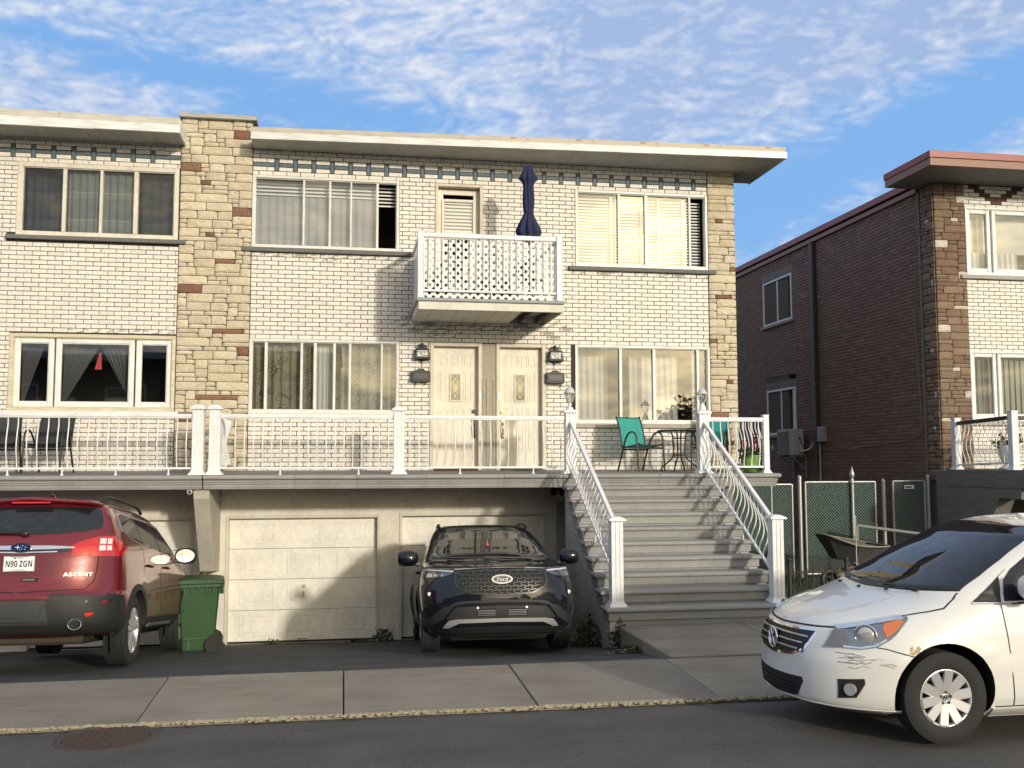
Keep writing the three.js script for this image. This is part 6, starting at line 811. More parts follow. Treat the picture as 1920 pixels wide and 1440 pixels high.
// small emblem of strokes in a ring, facing +z
function ringEmblem(r, strokes, t) { const g = [new THREE.TorusGeometry(r, t, 8, 36)]; for (const [a, b] of strokes) g.push(bar([a[0] * r, a[1] * r, 0], [b[0] * r, b[1] * r, 0], t, 6)); return g.map(clean); }
const VSTROKES = [[[-0.4, 0.9], [0, 0.12]], [[0.4, 0.9], [0, 0.12]], [[-0.82, 0.45], [-0.42, -0.85]], [[-0.42, -0.85], [0, 0.0]], [[0, 0.0], [0.42, -0.85]], [[0.42, -0.85], [0.82, 0.45]]];
function mirrorShell(owner, x, y, z, s, paint, glass, k = 1) { const m = new THREE.SphereGeometry(1, 18, 12); const p = m.attributes.position; for (let i = 0; i < p.count; i++) { let a = p.getX(i), b = p.getY(i), c = p.getZ(i); const q = (v, e) => Math.sign(v) * Math.pow(Math.abs(v), e); a = a < 0 ? a * 0.45 : a; p.setXYZ(i, a * 0.12 * k, q(b, 0.75) * 0.095 * k, q(c, 0.75) * 0.13 * k); } m.computeVertexNormals(); const o = part('mirror', [clean(m)], paint, owner); o.position.set(x, y, z + s * 0.16); part('mirror_base', [beam([-0.02, -0.08, -s * 0.17], [0, -0.05, -s * 0.02], 0.07, 0.05), box(-0.05, -0.1, -0.11, 0.06, -0.075, 0.11, 0.01)], mPlast, o); const g = new THREE.CylinderGeometry(0.08 * k, 0.08 * k, 0.006, 20); g.rotateZ(Math.PI / 2); g.scale(1, 0.95, 1.35); g.translate(-0.052 * k, 0, 0); part('mirror_glass', g, glass, o); return o; }
const place = (o, x, y, z, yaw, pitch = 0) => { o.rotation.order = 'YXZ'; o.position.set(x, y, z); o.rotation.set(0, yaw, pitch); return o; };

// ---------- white minivan ----------
{
  const o = thing('minivan', 'white minivan with damaged front wing parked at the kerb, cut by the right edge', 'minivan');
  //            y     xf     xr     w     af    ar   pf   pr
  const L = [[0.17, 0.72, -4.0, 0.80, 1.0, 0.5, 2.3, 2.5], [0.215, 0.86, -4.05, 0.86, 1.0, 0.5, 2.3, 2.5], [0.25, 0.955, -4.1, 0.90, 1.05, 0.5, 2.35, 2.5], [0.33, 0.975, -4.1, 0.935, 1.07, 0.5, 2.35, 2.5], [0.45, 0.98, -4.1, 0.955, 1.08, 0.5, 2.35, 2.5], [0.60, 0.975, -4.12, 0.965, 1.10, 0.5, 2.3, 2.5], [0.72, 0.945, -4.12, 0.968, 1.12, 0.5, 2.25, 2.5], [0.82, 0.895, -4.1, 0.965, 1.12, 0.5, 2.2, 2.5], [0.88, 0.82, -4.1, 0.958, 1.10, 0.5, 2.1, 2.5], [0.93, 0.70, -4.1, 0.952, 1.05, 0.5, 2.15, 2.5], [0.975, 0.54, -4.08, 0.945, 0.98, 0.5, 2.25, 2.5], [1.015, 0.39, -4.08, 0.937, 0.90, 0.5, 2.35, 2.5], [1.05, 0.26, -4.06, 0.925, 0.80, 0.5, 2.5, 2.5], [1.08, 0.165, -4.05, 0.905, 0.68, 0.5, 2.5, 2.5], [1.12, 0.10, -4.03, 0.885, 0.62, 0.5, 2.5, 2.5], [1.25, -0.145, -3.98, 0.845, 0.59, 0.5, 2.5, 2.5], [1.40, -0.44, -3.92, 0.795, 0.55, 0.5, 2.5, 2.6], [1.55, -0.765, -3.85, 0.735, 0.52, 0.5, 2.5, 2.6], [1.61, -0.98, -3.78, 0.685, 0.52, 0.5, 2.5, 2.6], [1.65, -1.20, -3.7, 0.64, 0.55, 0.5, 2.5, 2.6], [1.675, -1.5, -3.6, 0.56, 0.6, 0.6, 2.4, 2.6], [1.69, -1.95, -3.3, 0.42, 0.7, 0.6, 2.3, 2.6]];
  const S = carShell(L, (x, y) => 0.022 * Math.exp(-Math.pow((y - 0.62) / 0.12, 2)) * Math.exp(-Math.pow((Math.hypot(x, y - 0.36) - 0.46) / 0.08, 2)));
  const paint = phys(0.70, 0.695, 0.66, 0.35, { clearcoat: 1, clearcoatRoughness: 0.05 }), wy = 0.345;
  const body = cutShell(S, [archCut(0, wy + 0.02, 0.40, 0.58, 1.3), archCut(-3.08, wy + 0.02, 0.40, 0.58, 1.3), archCut(0, wy + 0.02, 0.40, -1.3, -0.58)], paint, mDarkIn); o.add(body);
  const gap = std(0.025, 0.025, 0.025, 0.8);
  // windscreen and its black border, wiper, washer jets
  const ws = [[-0.81, 1.135], [-0.5, 1.115], [0, 1.10], [0.5, 1.115], [0.81, 1.135], [0.735, 1.37], [0.65, 1.55], [0.52, 1.61], [0, 1.63], [-0.52, 1.61], [-0.65, 1.55], [-0.735, 1.37]];
  part('windscreen', onFront(S, ws, 0.004, 0.012, 4), mCarGlass, o); part('windscreen_band', onFront(S, [[-0.805, 1.137], [-0.5, 1.117], [0, 1.102], [0.5, 1.117], [0.805, 1.137], [0.79, 1.17], [0.5, 1.148], [0, 1.134], [-0.5, 1.148], [-0.79, 1.17]], 0.006, 0.004, 3), mPlast, o);
  part('wiper', [beam([S.front(0.55, 1.13) + 0.02, 1.125, -0.62], [S.front(0.1, 1.15) + 0.02, 1.14, 0.2], 0.018, 0.02), beam([S.front(0.2, 1.13) + 0.02, 1.118, -0.1], [S.front(0.7, 1.15) + 0.02, 1.15, 0.62], 0.018, 0.02)], mPlast, o);
  for (const [x, z] of [[0.16, 0.05], [0.12, 0.45], [0.12, -0.32]]) part('washer_jet', at(new THREE.SphereGeometry(0.018, 8, 6).scale(1.4, 0.6, 1), x, S.top(x, z) + 0.004, z), mPlast, o);
  // bonnet shut lines
  for (const s of [1, -1]) part('seam', onTop(S, strip([[0.52, s * 0.665], [0.36, s * 0.735], [0.2, s * 0.785], [0.07, s * 0.825], [-0.05, s * 0.852], [-0.20, s * 0.812]], 0.010), 0.002, 0.004, 3), gap, o);
  part('seam', onFront(S, strip([[-0.55, 0.842], [-0.42, 0.834], [0, 0.822], [0.42, 0.834], [0.55, 0.842]], 0.012), 0.002, 0.004, 3), gap, o);
  // grille: chrome surround, black mesh, bars, emblem
  const gO = [[-0.47, 0.812], [-0.3, 0.806], [0, 0.800], [0.3, 0.806], [0.47, 0.812], [0.445, 0.72], [0.40, 0.645], [0.27, 0.592], [0, 0.568], [-0.27, 0.592], [-0.40, 0.645], [-0.445, 0.72]], gI = gO.map(([z, y]) => [z * 0.93, 0.69 + (y - 0.69) * 0.86]);
  part('grille_surround', onFront(S, gO, 0.008, 0.016, 3), mChrome, o); const gr = part('grille', onFront(S, gI, 0.012, 0.01, 3), mPlast, o);
  for (const y of [0.645, 0.695, 0.745]) { const e = lerp(0.33, 0.42, (y - 0.63) / 0.14); part('bar', onFront(S, strip([[-e, y], [-0.2, y + 0.004], [0, y + 0.006], [0.2, y + 0.004], [e, y]], 0.012), 0.024, 0.02, 3), mSatin, gr); }
  for (let k = -9; k <= 9; k++) part('slat', onFront(S, strip([[k * 0.043, 0.62], [k * 0.043, 0.775]], 0.006), 0.016, 0.01, 2), mPlast, gr);
  const em = part('emblem', ringEmblem(0.082, VSTROKES, 0.0085), mChrome, o); em.rotation.y = Math.PI / 2; em.position.set(S.front(0, 0.686) + 0.03, 0.686, 0); const ed = part('emblem_disc', disc(0.08, 0.012), mPlast, em); ed.position.z = -0.008;
  // lower intake, fog lamps
  const li = [[-0.40, 0.40], [-0.39, 0.432], [0, 0.42], [0.39, 0.432], [0.40, 0.40], [0.34, 0.30], [0.28, 0.268], [0, 0.255], [-0.28, 0.268], [-0.34, 0.30]]; const lg = part('lower_grille', onFront(S, li, 0.003, 0.01, 3), mDarkIn, o);
  for (const y of [0.285, 0.318, 0.351, 0.384]) part('slat', onFront(S, strip([[-0.335, y + 0.004], [0, y], [0.335, y + 0.004]], 0.014), 0.012, 0.012, 3), mPlast, lg);
  part('bumper_lip', onFront(S, strip([[-0.86, 0.232], [-0.5, 0.24], [0, 0.243], [0.5, 0.24], [0.86, 0.232]], 0.02), 0.006, 0.01, 3), paint, o);
  for (const s of [1, -1]) {
    const sd = (p, l, r, n) => onSide(S, s, p, l, r, n);
    part('fog_recess', sd([[0.755, 0.466], [0.60, 0.486], [0.595, 0.45], [0.645, 0.336], [0.75, 0.318]], 0.004, 0.01, 3), mDarkIn, o);
    const fp = new THREE.Vector3(0.683, 0.398, s * S.side(0.683, 0.398)); const fl = part('fog_lamp', [disc(0.046, 0.03)], phys(0.35, 0.36, 0.37, 0.08, { clearcoat: 1 }), o); fl.position.copy(fp).add(new THREE.Vector3(0.006, 0, s * 0.006)); fl.rotation.y = s > 0 ? 0.85 : -0.85;
    // headlamp: chrome bowl, projector, amber corner, clear cover
    const hp = [[0.815, 0.688], [0.72, 0.702], [0.60, 0.700], [0.50, 0.722], [0.40, 0.784], [0.31, 0.862], [0.238, 0.925], [0.226, 0.948], [0.28, 0.948], [0.39, 0.926], [0.52, 0.894], [0.70, 0.850], [0.75, 0.79]];
    part('lamp_bowl', sd(hp, 0.003, 0.012, 3), phys(0.30, 0.31, 0.32, 0.18, { metalness: 0.75 }), o);
    part('lamp_trim', [sd(strip([[0.70, 0.838], [0.52, 0.880], [0.39, 0.912], [0.26, 0.938]], 0.018), 0.012, 0.012, 3), sd(strip([[0.70, 0.714], [0.60, 0.712], [0.51, 0.734], [0.43, 0.782]], 0.014), 0.012, 0.012, 3)], mChrome, o);
    part('lamp_housing', sd([[0.79, 0.702], [0.70, 0.712], [0.66, 0.75], [0.67, 0.84], [0.73, 0.82]], 0.008, 0.01, 3), std(0.20, 0.19, 0.17, 0.35), o);
    const pj2 = new THREE.Vector3(0.553, 0.805, s * S.side(0.553, 0.805)); const pr = part('projector', [lathe([[0.085, -0.01], [0.09, 0.012], [0.078, 0.018], [0.07, -0.005]], 30).rotateX(Math.PI / 2)], mChrome, o); pr.position.copy(pj2); pr.rotation.y = s > 0 ? 0.72 : Math.PI - 0.72; part('lens', at(new THREE.SphereGeometry(0.07, 20, 12).scale(1, 1, 0.35), 0, 0, 0.004), phys(0.55, 0.54, 0.5, 0.06, { clearcoat: 1, metalness: 0.4 }), pr);
    part('turn_signal', sd([[0.425, 0.800], [0.36, 0.838], [0.27, 0.912], [0.285, 0.925], [0.40, 0.892], [0.435, 0.85]], 0.010, 0.01, 3), mAmber, o);
    part('lamp_cover', sd(hp, 0.022, 0.016, 3), mLensClear, o);
    part('seam', sd(strip([[0.50, 0.722], [0.44, 0.715], [0.36, 0.692], [0.26, 0.666]], 0.008), 0.002, 0.004, 3), gap, o);
    part('seam', sd(strip([[-0.485, 1.058], [-0.50, 0.9], [-0.545, 0.5], [-0.58, 0.262]], 0.009), 0.002, 0.004, 3), gap, o); part('seam', sd(strip([[-1.62, 1.03], [-1.62, 0.26]], 0.009), 0.002, 0.004, 2), gap, o);
    part('sill', sd([[-0.42, 0.17], [-0.40, 0.255], [-2.66, 0.255], [-2.66, 0.17]], 0.012, 0.014, 3), paint, o); part('seam', sd(strip([[-0.42, 0.262], [-2.66, 0.262]], 0.008), 0.003, 0.004, 3), gap, o);
    part('quarter_glass', sd([[-0.27, 1.062], [-0.50, 1.058], [-0.545, 1.245], [-0.63, 1.305]], 0.004, 0.01, 3), mPlast, o); part('side_glass', sd([[-0.53, 1.065], [-1.56, 1.075], [-1.58, 1.58], [-1.30, 1.59], [-1.02, 1.51], [-0.66, 1.30], [-0.57, 1.22]], 0.004, 0.01, 3), mCarGlass, o); part('side_glass', sd([[-1.68, 1.075], [-3.7, 1.09], [-3.6, 1.53], [-1.70, 1.56]], 0.004, 0.01, 3), mCarGlass, o);
    part('belt_trim', sd(strip([[-0.26, 1.048], [-0.5, 1.045], [-1.0, 1.05], [-1.6, 1.055]], 0.016), 0.008, 0.01, 3), mChrome, o); part('side_moulding', sd(strip([[-0.72, 0.55], [-1.5, 0.55]], 0.05), 0.014, 0.016, 3), paint, o);
    mirrorShell(o, s < 0 ? -0.70 : -0.92, 1.185, s * 0.93, s, paint, mChrome, 1.15);
  }
  // scrapes and a torn wing edge
  const scr = std(0.16, 0.155, 0.145, 0.8), SR = rng(3); for (let i = 0; i < 16; i++) { const x = 0.45 + SR() * 0.34, y = 0.56 + SR() * 0.11, l = 0.03 + SR() * 0.09; part('scratch', onSide(S, -1, strip([[x, y], [x - l * 0.6, y + (SR() - 0.5) * 0.02], [x - l, y + (SR() - 0.6) * 0.03]], 0.003 + 0.003 * SR()), 0.001, 0.002, 2), scr, o); }
  part('paint_chip', onSide(S, -1, [[0.27, 0.675], [0.22, 0.70], [0.205, 0.735], [0.23, 0.745], [0.25, 0.715], [0.30, 0.69]], 0.0015, 0.003, 2), std(0.42, 0.33, 0.2, 0.85), o); part('paint_chip', onSide(S, -1, [[0.29, 0.70], [0.26, 0.715], [0.265, 0.745], [0.285, 0.73]], 0.0015, 0.003, 2), std(0.45, 0.36, 0.22, 0.85), o);
  const sp = spokes(10, 0.030, 0.034, 0.2, 0.92, 0.55);
  for (const [x, s] of [[0, 1], [0, -1], [-3.08, 1], [-3.08, -1]]) { const w = wheel(o, x, wy, s * 0.815, s, 0.345, 0.235, 0.222, sp); if (s < 0 && x === 0) { for (let k = 0; k < 5; k++) { const a = k / 5 * 6.283 + 0.3; part('lug_nut', at(disc(0.012, 0.02, 6), Math.cos(a) * 0.045, Math.sin(a) * 0.045, 0.118 * 0.6 + 0.02), M.black, w); } const e = part('emblem', ringEmblem(0.025, VSTROKES, 0.003), mChrome, w); e.position.z = 0.092; part('cap', disc(0.026, 0.012), mPlast, e).position.z = -0.006; } }
  place(o, 6.03, 0.058, 8.68, Math.PI);
}
// ---------- black compact SUV facing the street ----------
{
  const o = thing('suv', 'glossy black compact SUV facing the street before the right garage door', 'car');
  const L = [[0.22, 0.70, -3.35, 0.80, 0.7, 0.5, 2.6, 2.6], [0.26, 0.80, -3.45, 0.87, 0.75, 0.5, 2.6, 2.6], [0.34, 0.87, -3.55, 0.915, 0.72, 0.5, 2.9, 2.6], [0.48, 0.905, -3.62, 0.935, 0.74, 0.55, 3.0, 2.6], [0.62, 0.92, -3.64, 0.948, 0.76, 0.55, 3.0, 2.6], [0.76, 0.92, -3.62, 0.952, 0.80, 0.55, 2.9, 2.6], [0.88, 0.905, -3.6, 0.945, 0.86, 0.55, 2.75, 2.6], [0.96, 0.865, -3.58, 0.93, 0.93, 0.55, 2.6, 2.6], [1.01, 0.77, -3.56, 0.915, 0.90, 0.55, 2.9, 2.6], [1.045, 0.55, -3.55, 0.905, 0.84, 0.55, 3.1, 2.6], [1.08, 0.22, -3.54, 0.893, 0.74, 0.55, 3.2, 2.6], [1.115, -0.05, -3.52, 0.875, 0.62, 0.55, 3.1, 2.6], [1.145, -0.16, -3.5, 0.858, 0.55, 0.55, 2.9, 2.6], [1.28, -0.44, -3.42, 0.81, 0.52, 0.55, 2.8, 2.6], [1.42, -0.75, -3.32, 0.755, 0.50, 0.55, 2.7, 2.6], [1.53, -1.02, -3.2, 0.70, 0.50, 0.55, 2.7, 2.6], [1.605, -1.23, -3.1, 0.65, 0.52, 0.5, 2.7, 2.6], [1.65, -1.46, -3.0, 0.585, 0.58, 0.5, 2.6, 2.6], [1.675, -1.76, -2.8, 0.47, 0.6, 0.4, 2.4, 2.6], [1.683, -2.1, -2.6, 0.3, 0.2, 0.2, 2.3, 2.6]];
  const S = carShell(L, (x, y) => 0.02 * Math.exp(-Math.pow((y - 0.6) / 0.2, 2)) * (Math.exp(-Math.pow(x / 0.45, 2)) + Math.exp(-Math.pow((x + 2.71) / 0.45, 2))) + (x < 0.1 && y > 0.3 && y < 1.0 ? 0.012 * Math.sin((y - 0.3) * 7) : 0));
  const paint = phys(0.004, 0.006, 0.012, 0.55, { clearcoat: 1, clearcoatRoughness: 0.015, specularIntensity: 0.2 }), wy = 0.35;
  o.add(cutShell(S, [archCut(0, wy + 0.02, 0.405, 0.55, 1.2), archCut(0, wy + 0.02, 0.405, -1.2, -0.55), archCut(-2.71, wy + 0.02, 0.405, 0.55, 1.2), archCut(-2.71, wy + 0.02, 0.405, -1.2, -0.55)], paint, mDarkIn));
  const gap = std(0.004, 0.004, 0.004, 0.8), F = (p, l, r, n = 3) => onFront(S, p.map(([z, y]) => [z * 1.03, y - 0.026]), l, r, n);
  const ws = [[-0.79, 1.168], [-0.4, 1.15], [0, 1.145], [0.4, 1.15], [0.79, 1.168], [0.725, 1.33], [0.635, 1.51], [0.56, 1.585], [0.3, 1.612], [0, 1.62], [-0.3, 1.612], [-0.56, 1.585], [-0.635, 1.51], [-0.725, 1.33]];
  part('windscreen', onFront(S, ws, 0.004, 0.01, 4), mCarGlass, o); part('wiper', [beam([S.front(0.1, 1.16) + 0.03, 1.145, -0.6], [S.front(0.1, 1.16) + 0.03, 1.165, 0.1], 0.015, 0.018), beam([S.front(0.1, 1.16) + 0.03, 1.145, 0.02], [S.front(0.5, 1.16) + 0.02, 1.17, 0.62], 0.015, 0.018)], mPlast, o);
  const tag = part('hanging_ornament', [new THREE.ConeGeometry(0.025, 0.08, 8).translate(0, 0.04, 0)], std(0.45, 0.08, 0.09, 0.6), o); tag.position.set(S.front(0, 1.32) + 0.006, 1.32, 0.02); part('tag', box(-0.004, -0.07, -0.018, 0.004, 0, 0.018, 0.002), std(0.2, 0.4, 0.3, 0.6), tag);
  // grille of staggered hexagons, chrome lip, emblem
  const gO = [[-0.53, 1.0], [0, 1.012], [0.53, 1.0], [0.545, 0.88], [0.53, 0.825], [0.37, 0.735], [0, 0.712], [-0.37, 0.735], [-0.53, 0.825], [-0.545, 0.88]], gI = gO.map(([z, y]) => [z * 0.95, 0.868 + (y - 0.868) * 0.88]);
  part('grille_surround', F(gO, 0.012, 0.02), std(0.03, 0.032, 0.035, 0.35), o); const gr = part('grille', F(gI, 0.016, 0.01), mDarkIn, o);
  const hex = []; for (let r = 0; r < 6; r++) for (let k = -6; k <= 6; k++) { const z = k * 0.084 + (r % 2 ? 0.042 : 0), y = 0.758 + r * 0.042, lim = 0.49 - Math.max(0, 0.86 - y) * 0.9; if (Math.abs(z) < lim) for (const q of [[-0.02, 0.017, 0.02, 0.017], [-0.02, -0.017, 0.02, -0.017], [0.02, 0.017, 0.04, 0], [0.04, 0, 0.02, -0.017]]) hex.push(F(strip([[z + q[0], y + q[1]], [z + q[2], y + q[3]]], 0.008), 0.026, 0.012, 1)); } stuff(part('grille_mesh', hex, std(0.055, 0.056, 0.058, 0.35), gr));
  part('chrome_lip', F(strip([[-0.53, 1.017], [-0.3, 1.024], [0, 1.028], [0.3, 1.024], [0.53, 1.017]], 0.012), 0.014, 0.02), mChrome, o);
  const oval = (() => { const c = document.createElement('canvas'); c.width = 256; c.height = 112; const k = c.getContext('2d'); k.fillStyle = '#c9ccd2'; k.fillRect(0, 0, 256, 112); k.fillStyle = '#10131c'; k.beginPath(); k.ellipse(128, 56, 118, 46, 0, 0, 7); k.fill(); k.strokeStyle = '#c9ccd2'; k.lineWidth = 4; k.beginPath(); k.ellipse(128, 56, 110, 39, 0, 0, 7); k.stroke(); k.fillStyle = '#e6e8ee'; k.font = 'italic bold 62px serif'; k.textAlign = 'center'; k.textBaseline = 'middle'; k.fillText('Ford', 126, 57); const t = new THREE.CanvasTexture(c); t.colorSpace = THREE.SRGBColorSpace; return t; })();
  const eb = part('emblem', new THREE.CylinderGeometry(0.125, 0.125, 0.016, 40).rotateX(Math.PI / 2).scale(1, 0.42, 1), mChrome, o); eb.rotation.y = Math.PI / 2; eb.position.set(S.front(0, 0.878) + 0.034, 0.878, 0); part('badge', new THREE.CircleGeometry(0.118, 40).scale(1, 0.41, 1).translate(0, 0, 0.0095), phys(0.9, 0.9, 0.95, 0.15, { map: oval, clearcoat: 1 }), eb);
  // bumper: vents, lower opening, skid plate
  part('lower_grille', F([[-0.52, 0.585], [0, 0.60], [0.52, 0.585], [0.60, 0.50], [0.64, 0.45], [0, 0.44], [-0.64, 0.45], [-0.60, 0.50]], 0.004, 0.01), mClad, o); part('air_slots', [F([[-0.28, 0.565], [-0.05, 0.568], [-0.05, 0.475], [-0.30, 0.475]], 0.008, 0.006), F([[0.05, 0.568], [0.28, 0.565], [0.30, 0.475], [0.05, 0.475]], 0.008, 0.006)], mDarkIn, o); for (const y of [0.492, 0.51, 0.528, 0.546]) part('slat', [F(strip([[-0.28, y], [-0.06, y]], 0.005), 0.014, 0.008), F(strip([[0.06, y], [0.28, y]], 0.005), 0.014, 0.008)], mSatin, o);
  part('plate_bracket', F([[-0.075, 0.59], [0.075, 0.59], [0.075, 0.46], [-0.075, 0.46]], 0.016, 0.02, 2), mPlast, o);
  part('bumper_trim', F([[-0.62, 0.63], [-0.45, 0.655], [0, 0.662], [0.45, 0.655], [0.62, 0.63], [0.80, 0.47], [0.90, 0.45], [0.905, 0.36], [0.78, 0.38], [0.66, 0.455], [0.55, 0.60], [0.4, 0.63], [0, 0.637], [-0.4, 0.63], [-0.55, 0.60], [-0.66, 0.455], [-0.78, 0.38], [-0.905, 0.36], [-0.90, 0.45], [-0.80, 0.47]], 0.012, 0.016), mClad, o);
  part('skid_plate', F([[-0.60, 0.435], [-0.5, 0.448], [0, 0.455], [0.5, 0.448], [0.60, 0.435], [0.67, 0.355], [0.60, 0.355], [0.48, 0.405], [0, 0.415], [-0.48, 0.405], [-0.60, 0.355], [-0.67, 0.355]], 0.02, 0.024), std(0.42, 0.42, 0.42, 0.42, { metalness: 0.5 }), o); part('lower_valance', F([[-0.84, 0.34], [0, 0.36], [0.84, 0.34], [0.80, 0.235], [0, 0.24], [-0.80, 0.235]], 0.006, 0.01), mDarkIn, o);
  for (const z of [-0.29, 0.29]) part('sensor', at(new THREE.CylinderGeometry(0.014, 0.014, 0.01, 10).rotateZ(Math.PI / 2), S.front(z, 0.55) + 0.014, 0.55, z), mSatin, o);
  for (const s of [1, -1]) {
    const q = (p) => s > 0 ? p : mirrorZ(p).reverse(), hl = [[0.55, 1.005], [0.68, 1.02], [0.80, 1.035], [0.875, 1.045], [0.885, 0.965], [0.86, 0.925], [0.74, 0.925], [0.62, 0.95], [0.545, 0.985]];
    part('headlamp', F(q(hl), 0.004, 0.01), phys(0.16, 0.17, 0.19, 0.15, { metalness: 0.6 }), o); part('lamp_reflector', [F(q([[0.66, 0.965], [0.76, 0.97], [0.76, 0.935], [0.68, 0.945]]), 0.010, 0.008, 2), F(q([[0.78, 0.975], [0.865, 0.985], [0.86, 0.935], [0.78, 0.935]]), 0.010, 0.008, 2)], mChrome, o); part('daytime_strip', F(q(strip([[0.545, 0.997], [0.68, 1.008], [0.80, 1.02], [0.87, 1.03]], 0.013)), 0.014, 0.01), std(0.75, 0.77, 0.8, 0.2), o); part('lamp_cover', F(q(hl), 0.020, 0.014), mLensClear, o);
    part('fog_bezel', F(q([[0.79, 0.86], [0.86, 0.87], [0.905, 0.84], [0.905, 0.60], [0.80, 0.56], [0.76, 0.59], [0.80, 0.68]]), 0.006, 0.01), mPlast, o); const fx = S.front(0.845, 0.715); const fl = part('fog_lamp', [new THREE.SphereGeometry(0.026, 14, 10).scale(0.6, 1, 1)], phys(0.8, 0.82, 0.85, 0.05, { clearcoat: 1 }), o); fl.position.set(fx + 0.008, 0.715, s * 0.845);
    part('air_blade', F(q([[0.50, 0.665], [0.60, 0.60], [0.76, 0.575], [0.80, 0.62], [0.72, 0.67], [0.60, 0.69]]), 0.014, 0.018), paint, o);
    part('seam', onTop(S, strip([[0.78, s * 0.5], [0.5, s * 0.70], [0.0, s * 0.78], [-0.2, s * 0.77]], 0.008), 0.0015, 0.003, 3), gap, o);
    part('bonnet_crease', onTop(S, strip([[0.72, s * 0.30], [0.4, s * 0.42], [-0.05, s * 0.52]], 0.03), 0.006, 0.01, 3), paint, o);
    part('arch_trim', onSide(S, s, arc(0, wy + 0.02, 0.455, -0.42, Math.PI + 0.42, 18).concat(arc(0, wy + 0.02, 0.402, Math.PI + 0.42, -0.42, 18)), 0.010, 0.014, 2), mClad, o); part('arch_trim', onSide(S, s, arc(-2.71, wy + 0.02, 0.455, -0.42, Math.PI + 0.42, 18).concat(arc(-2.71, wy + 0.02, 0.402, Math.PI + 0.42, -0.42, 18)), 0.010, 0.014, 2), mClad, o); part('sill', onSide(S, s, [[-0.44, 0.24], [-0.42, 0.39], [-2.28, 0.39], [-2.28, 0.24]], 0.012, 0.014, 2), mClad, o);
    part('side_glass', onSide(S, s, [[-0.55, 1.165], [-3.0, 1.19], [-2.85, 1.42], [-1.9, 1.56], [-1.35, 1.56], [-0.85, 1.36]], 0.004, 0.008, 3), mCarGlass, o); part('roof_rail', tube([[-1.30, 1.60, s * 0.615], [-1.45, 1.645, s * 0.615], [-2.0, 1.68, s * 0.60], [-2.6, 1.66, s * 0.58], [-2.75, 1.61, s * 0.57]], 0.018, 24, 7), mPlast, o); part('door_handle', at(box(-0.1, -0.018, -0.012, 0.1, 0.018, 0.022 * 1, 0.01), -1.45, 0.99, s * (S.side(-1.45, 0.99) + 0.012)), paint, o); part('seam', onSide(S, s, strip([[-0.35, 1.05], [-0.42, 0.4]], 0.008), 0.002, 0.003, 2), gap, o);
    mirrorShell(o, -0.46, 1.17, s * 0.92, s, paint, mChrome, 1.1);
  }
  const sp = spokes(5, 0.05, 0.035, 0.2, 0.95, 0.4); for (const [x, s] of [[0, 1], [0, -1], [-2.71, 1], [-2.71, -1]]) wheel(o, x, wy, s * 0.815, s, 0.352, 0.235, 0.235, sp);
  part('underbody', [box(-3.2, 0.16, -0.6, 0.5, 0.3, 0.6, 0.03), box(-2.85, 0.14, -0.5, -2.55, 0.3, 0.5, 0.02), box(-0.1, 0.15, 0.1, 0.3, 0.24, 0.4, 0.02)], mDarkIn, o);
  place(o, 3.355, driveY(4.15) + 0.03, 4.15, -Math.PI / 2 - 0.04, 0.118);
  const c2 = copyOf(o, 'dark car in the neighbouring driveway, only its roof showing above the white minivan'); c2.name = numbered('parked_car'); place(c2, 15.6, driveY(3.6), 3.6, Math.PI / 2, -0.12);
}
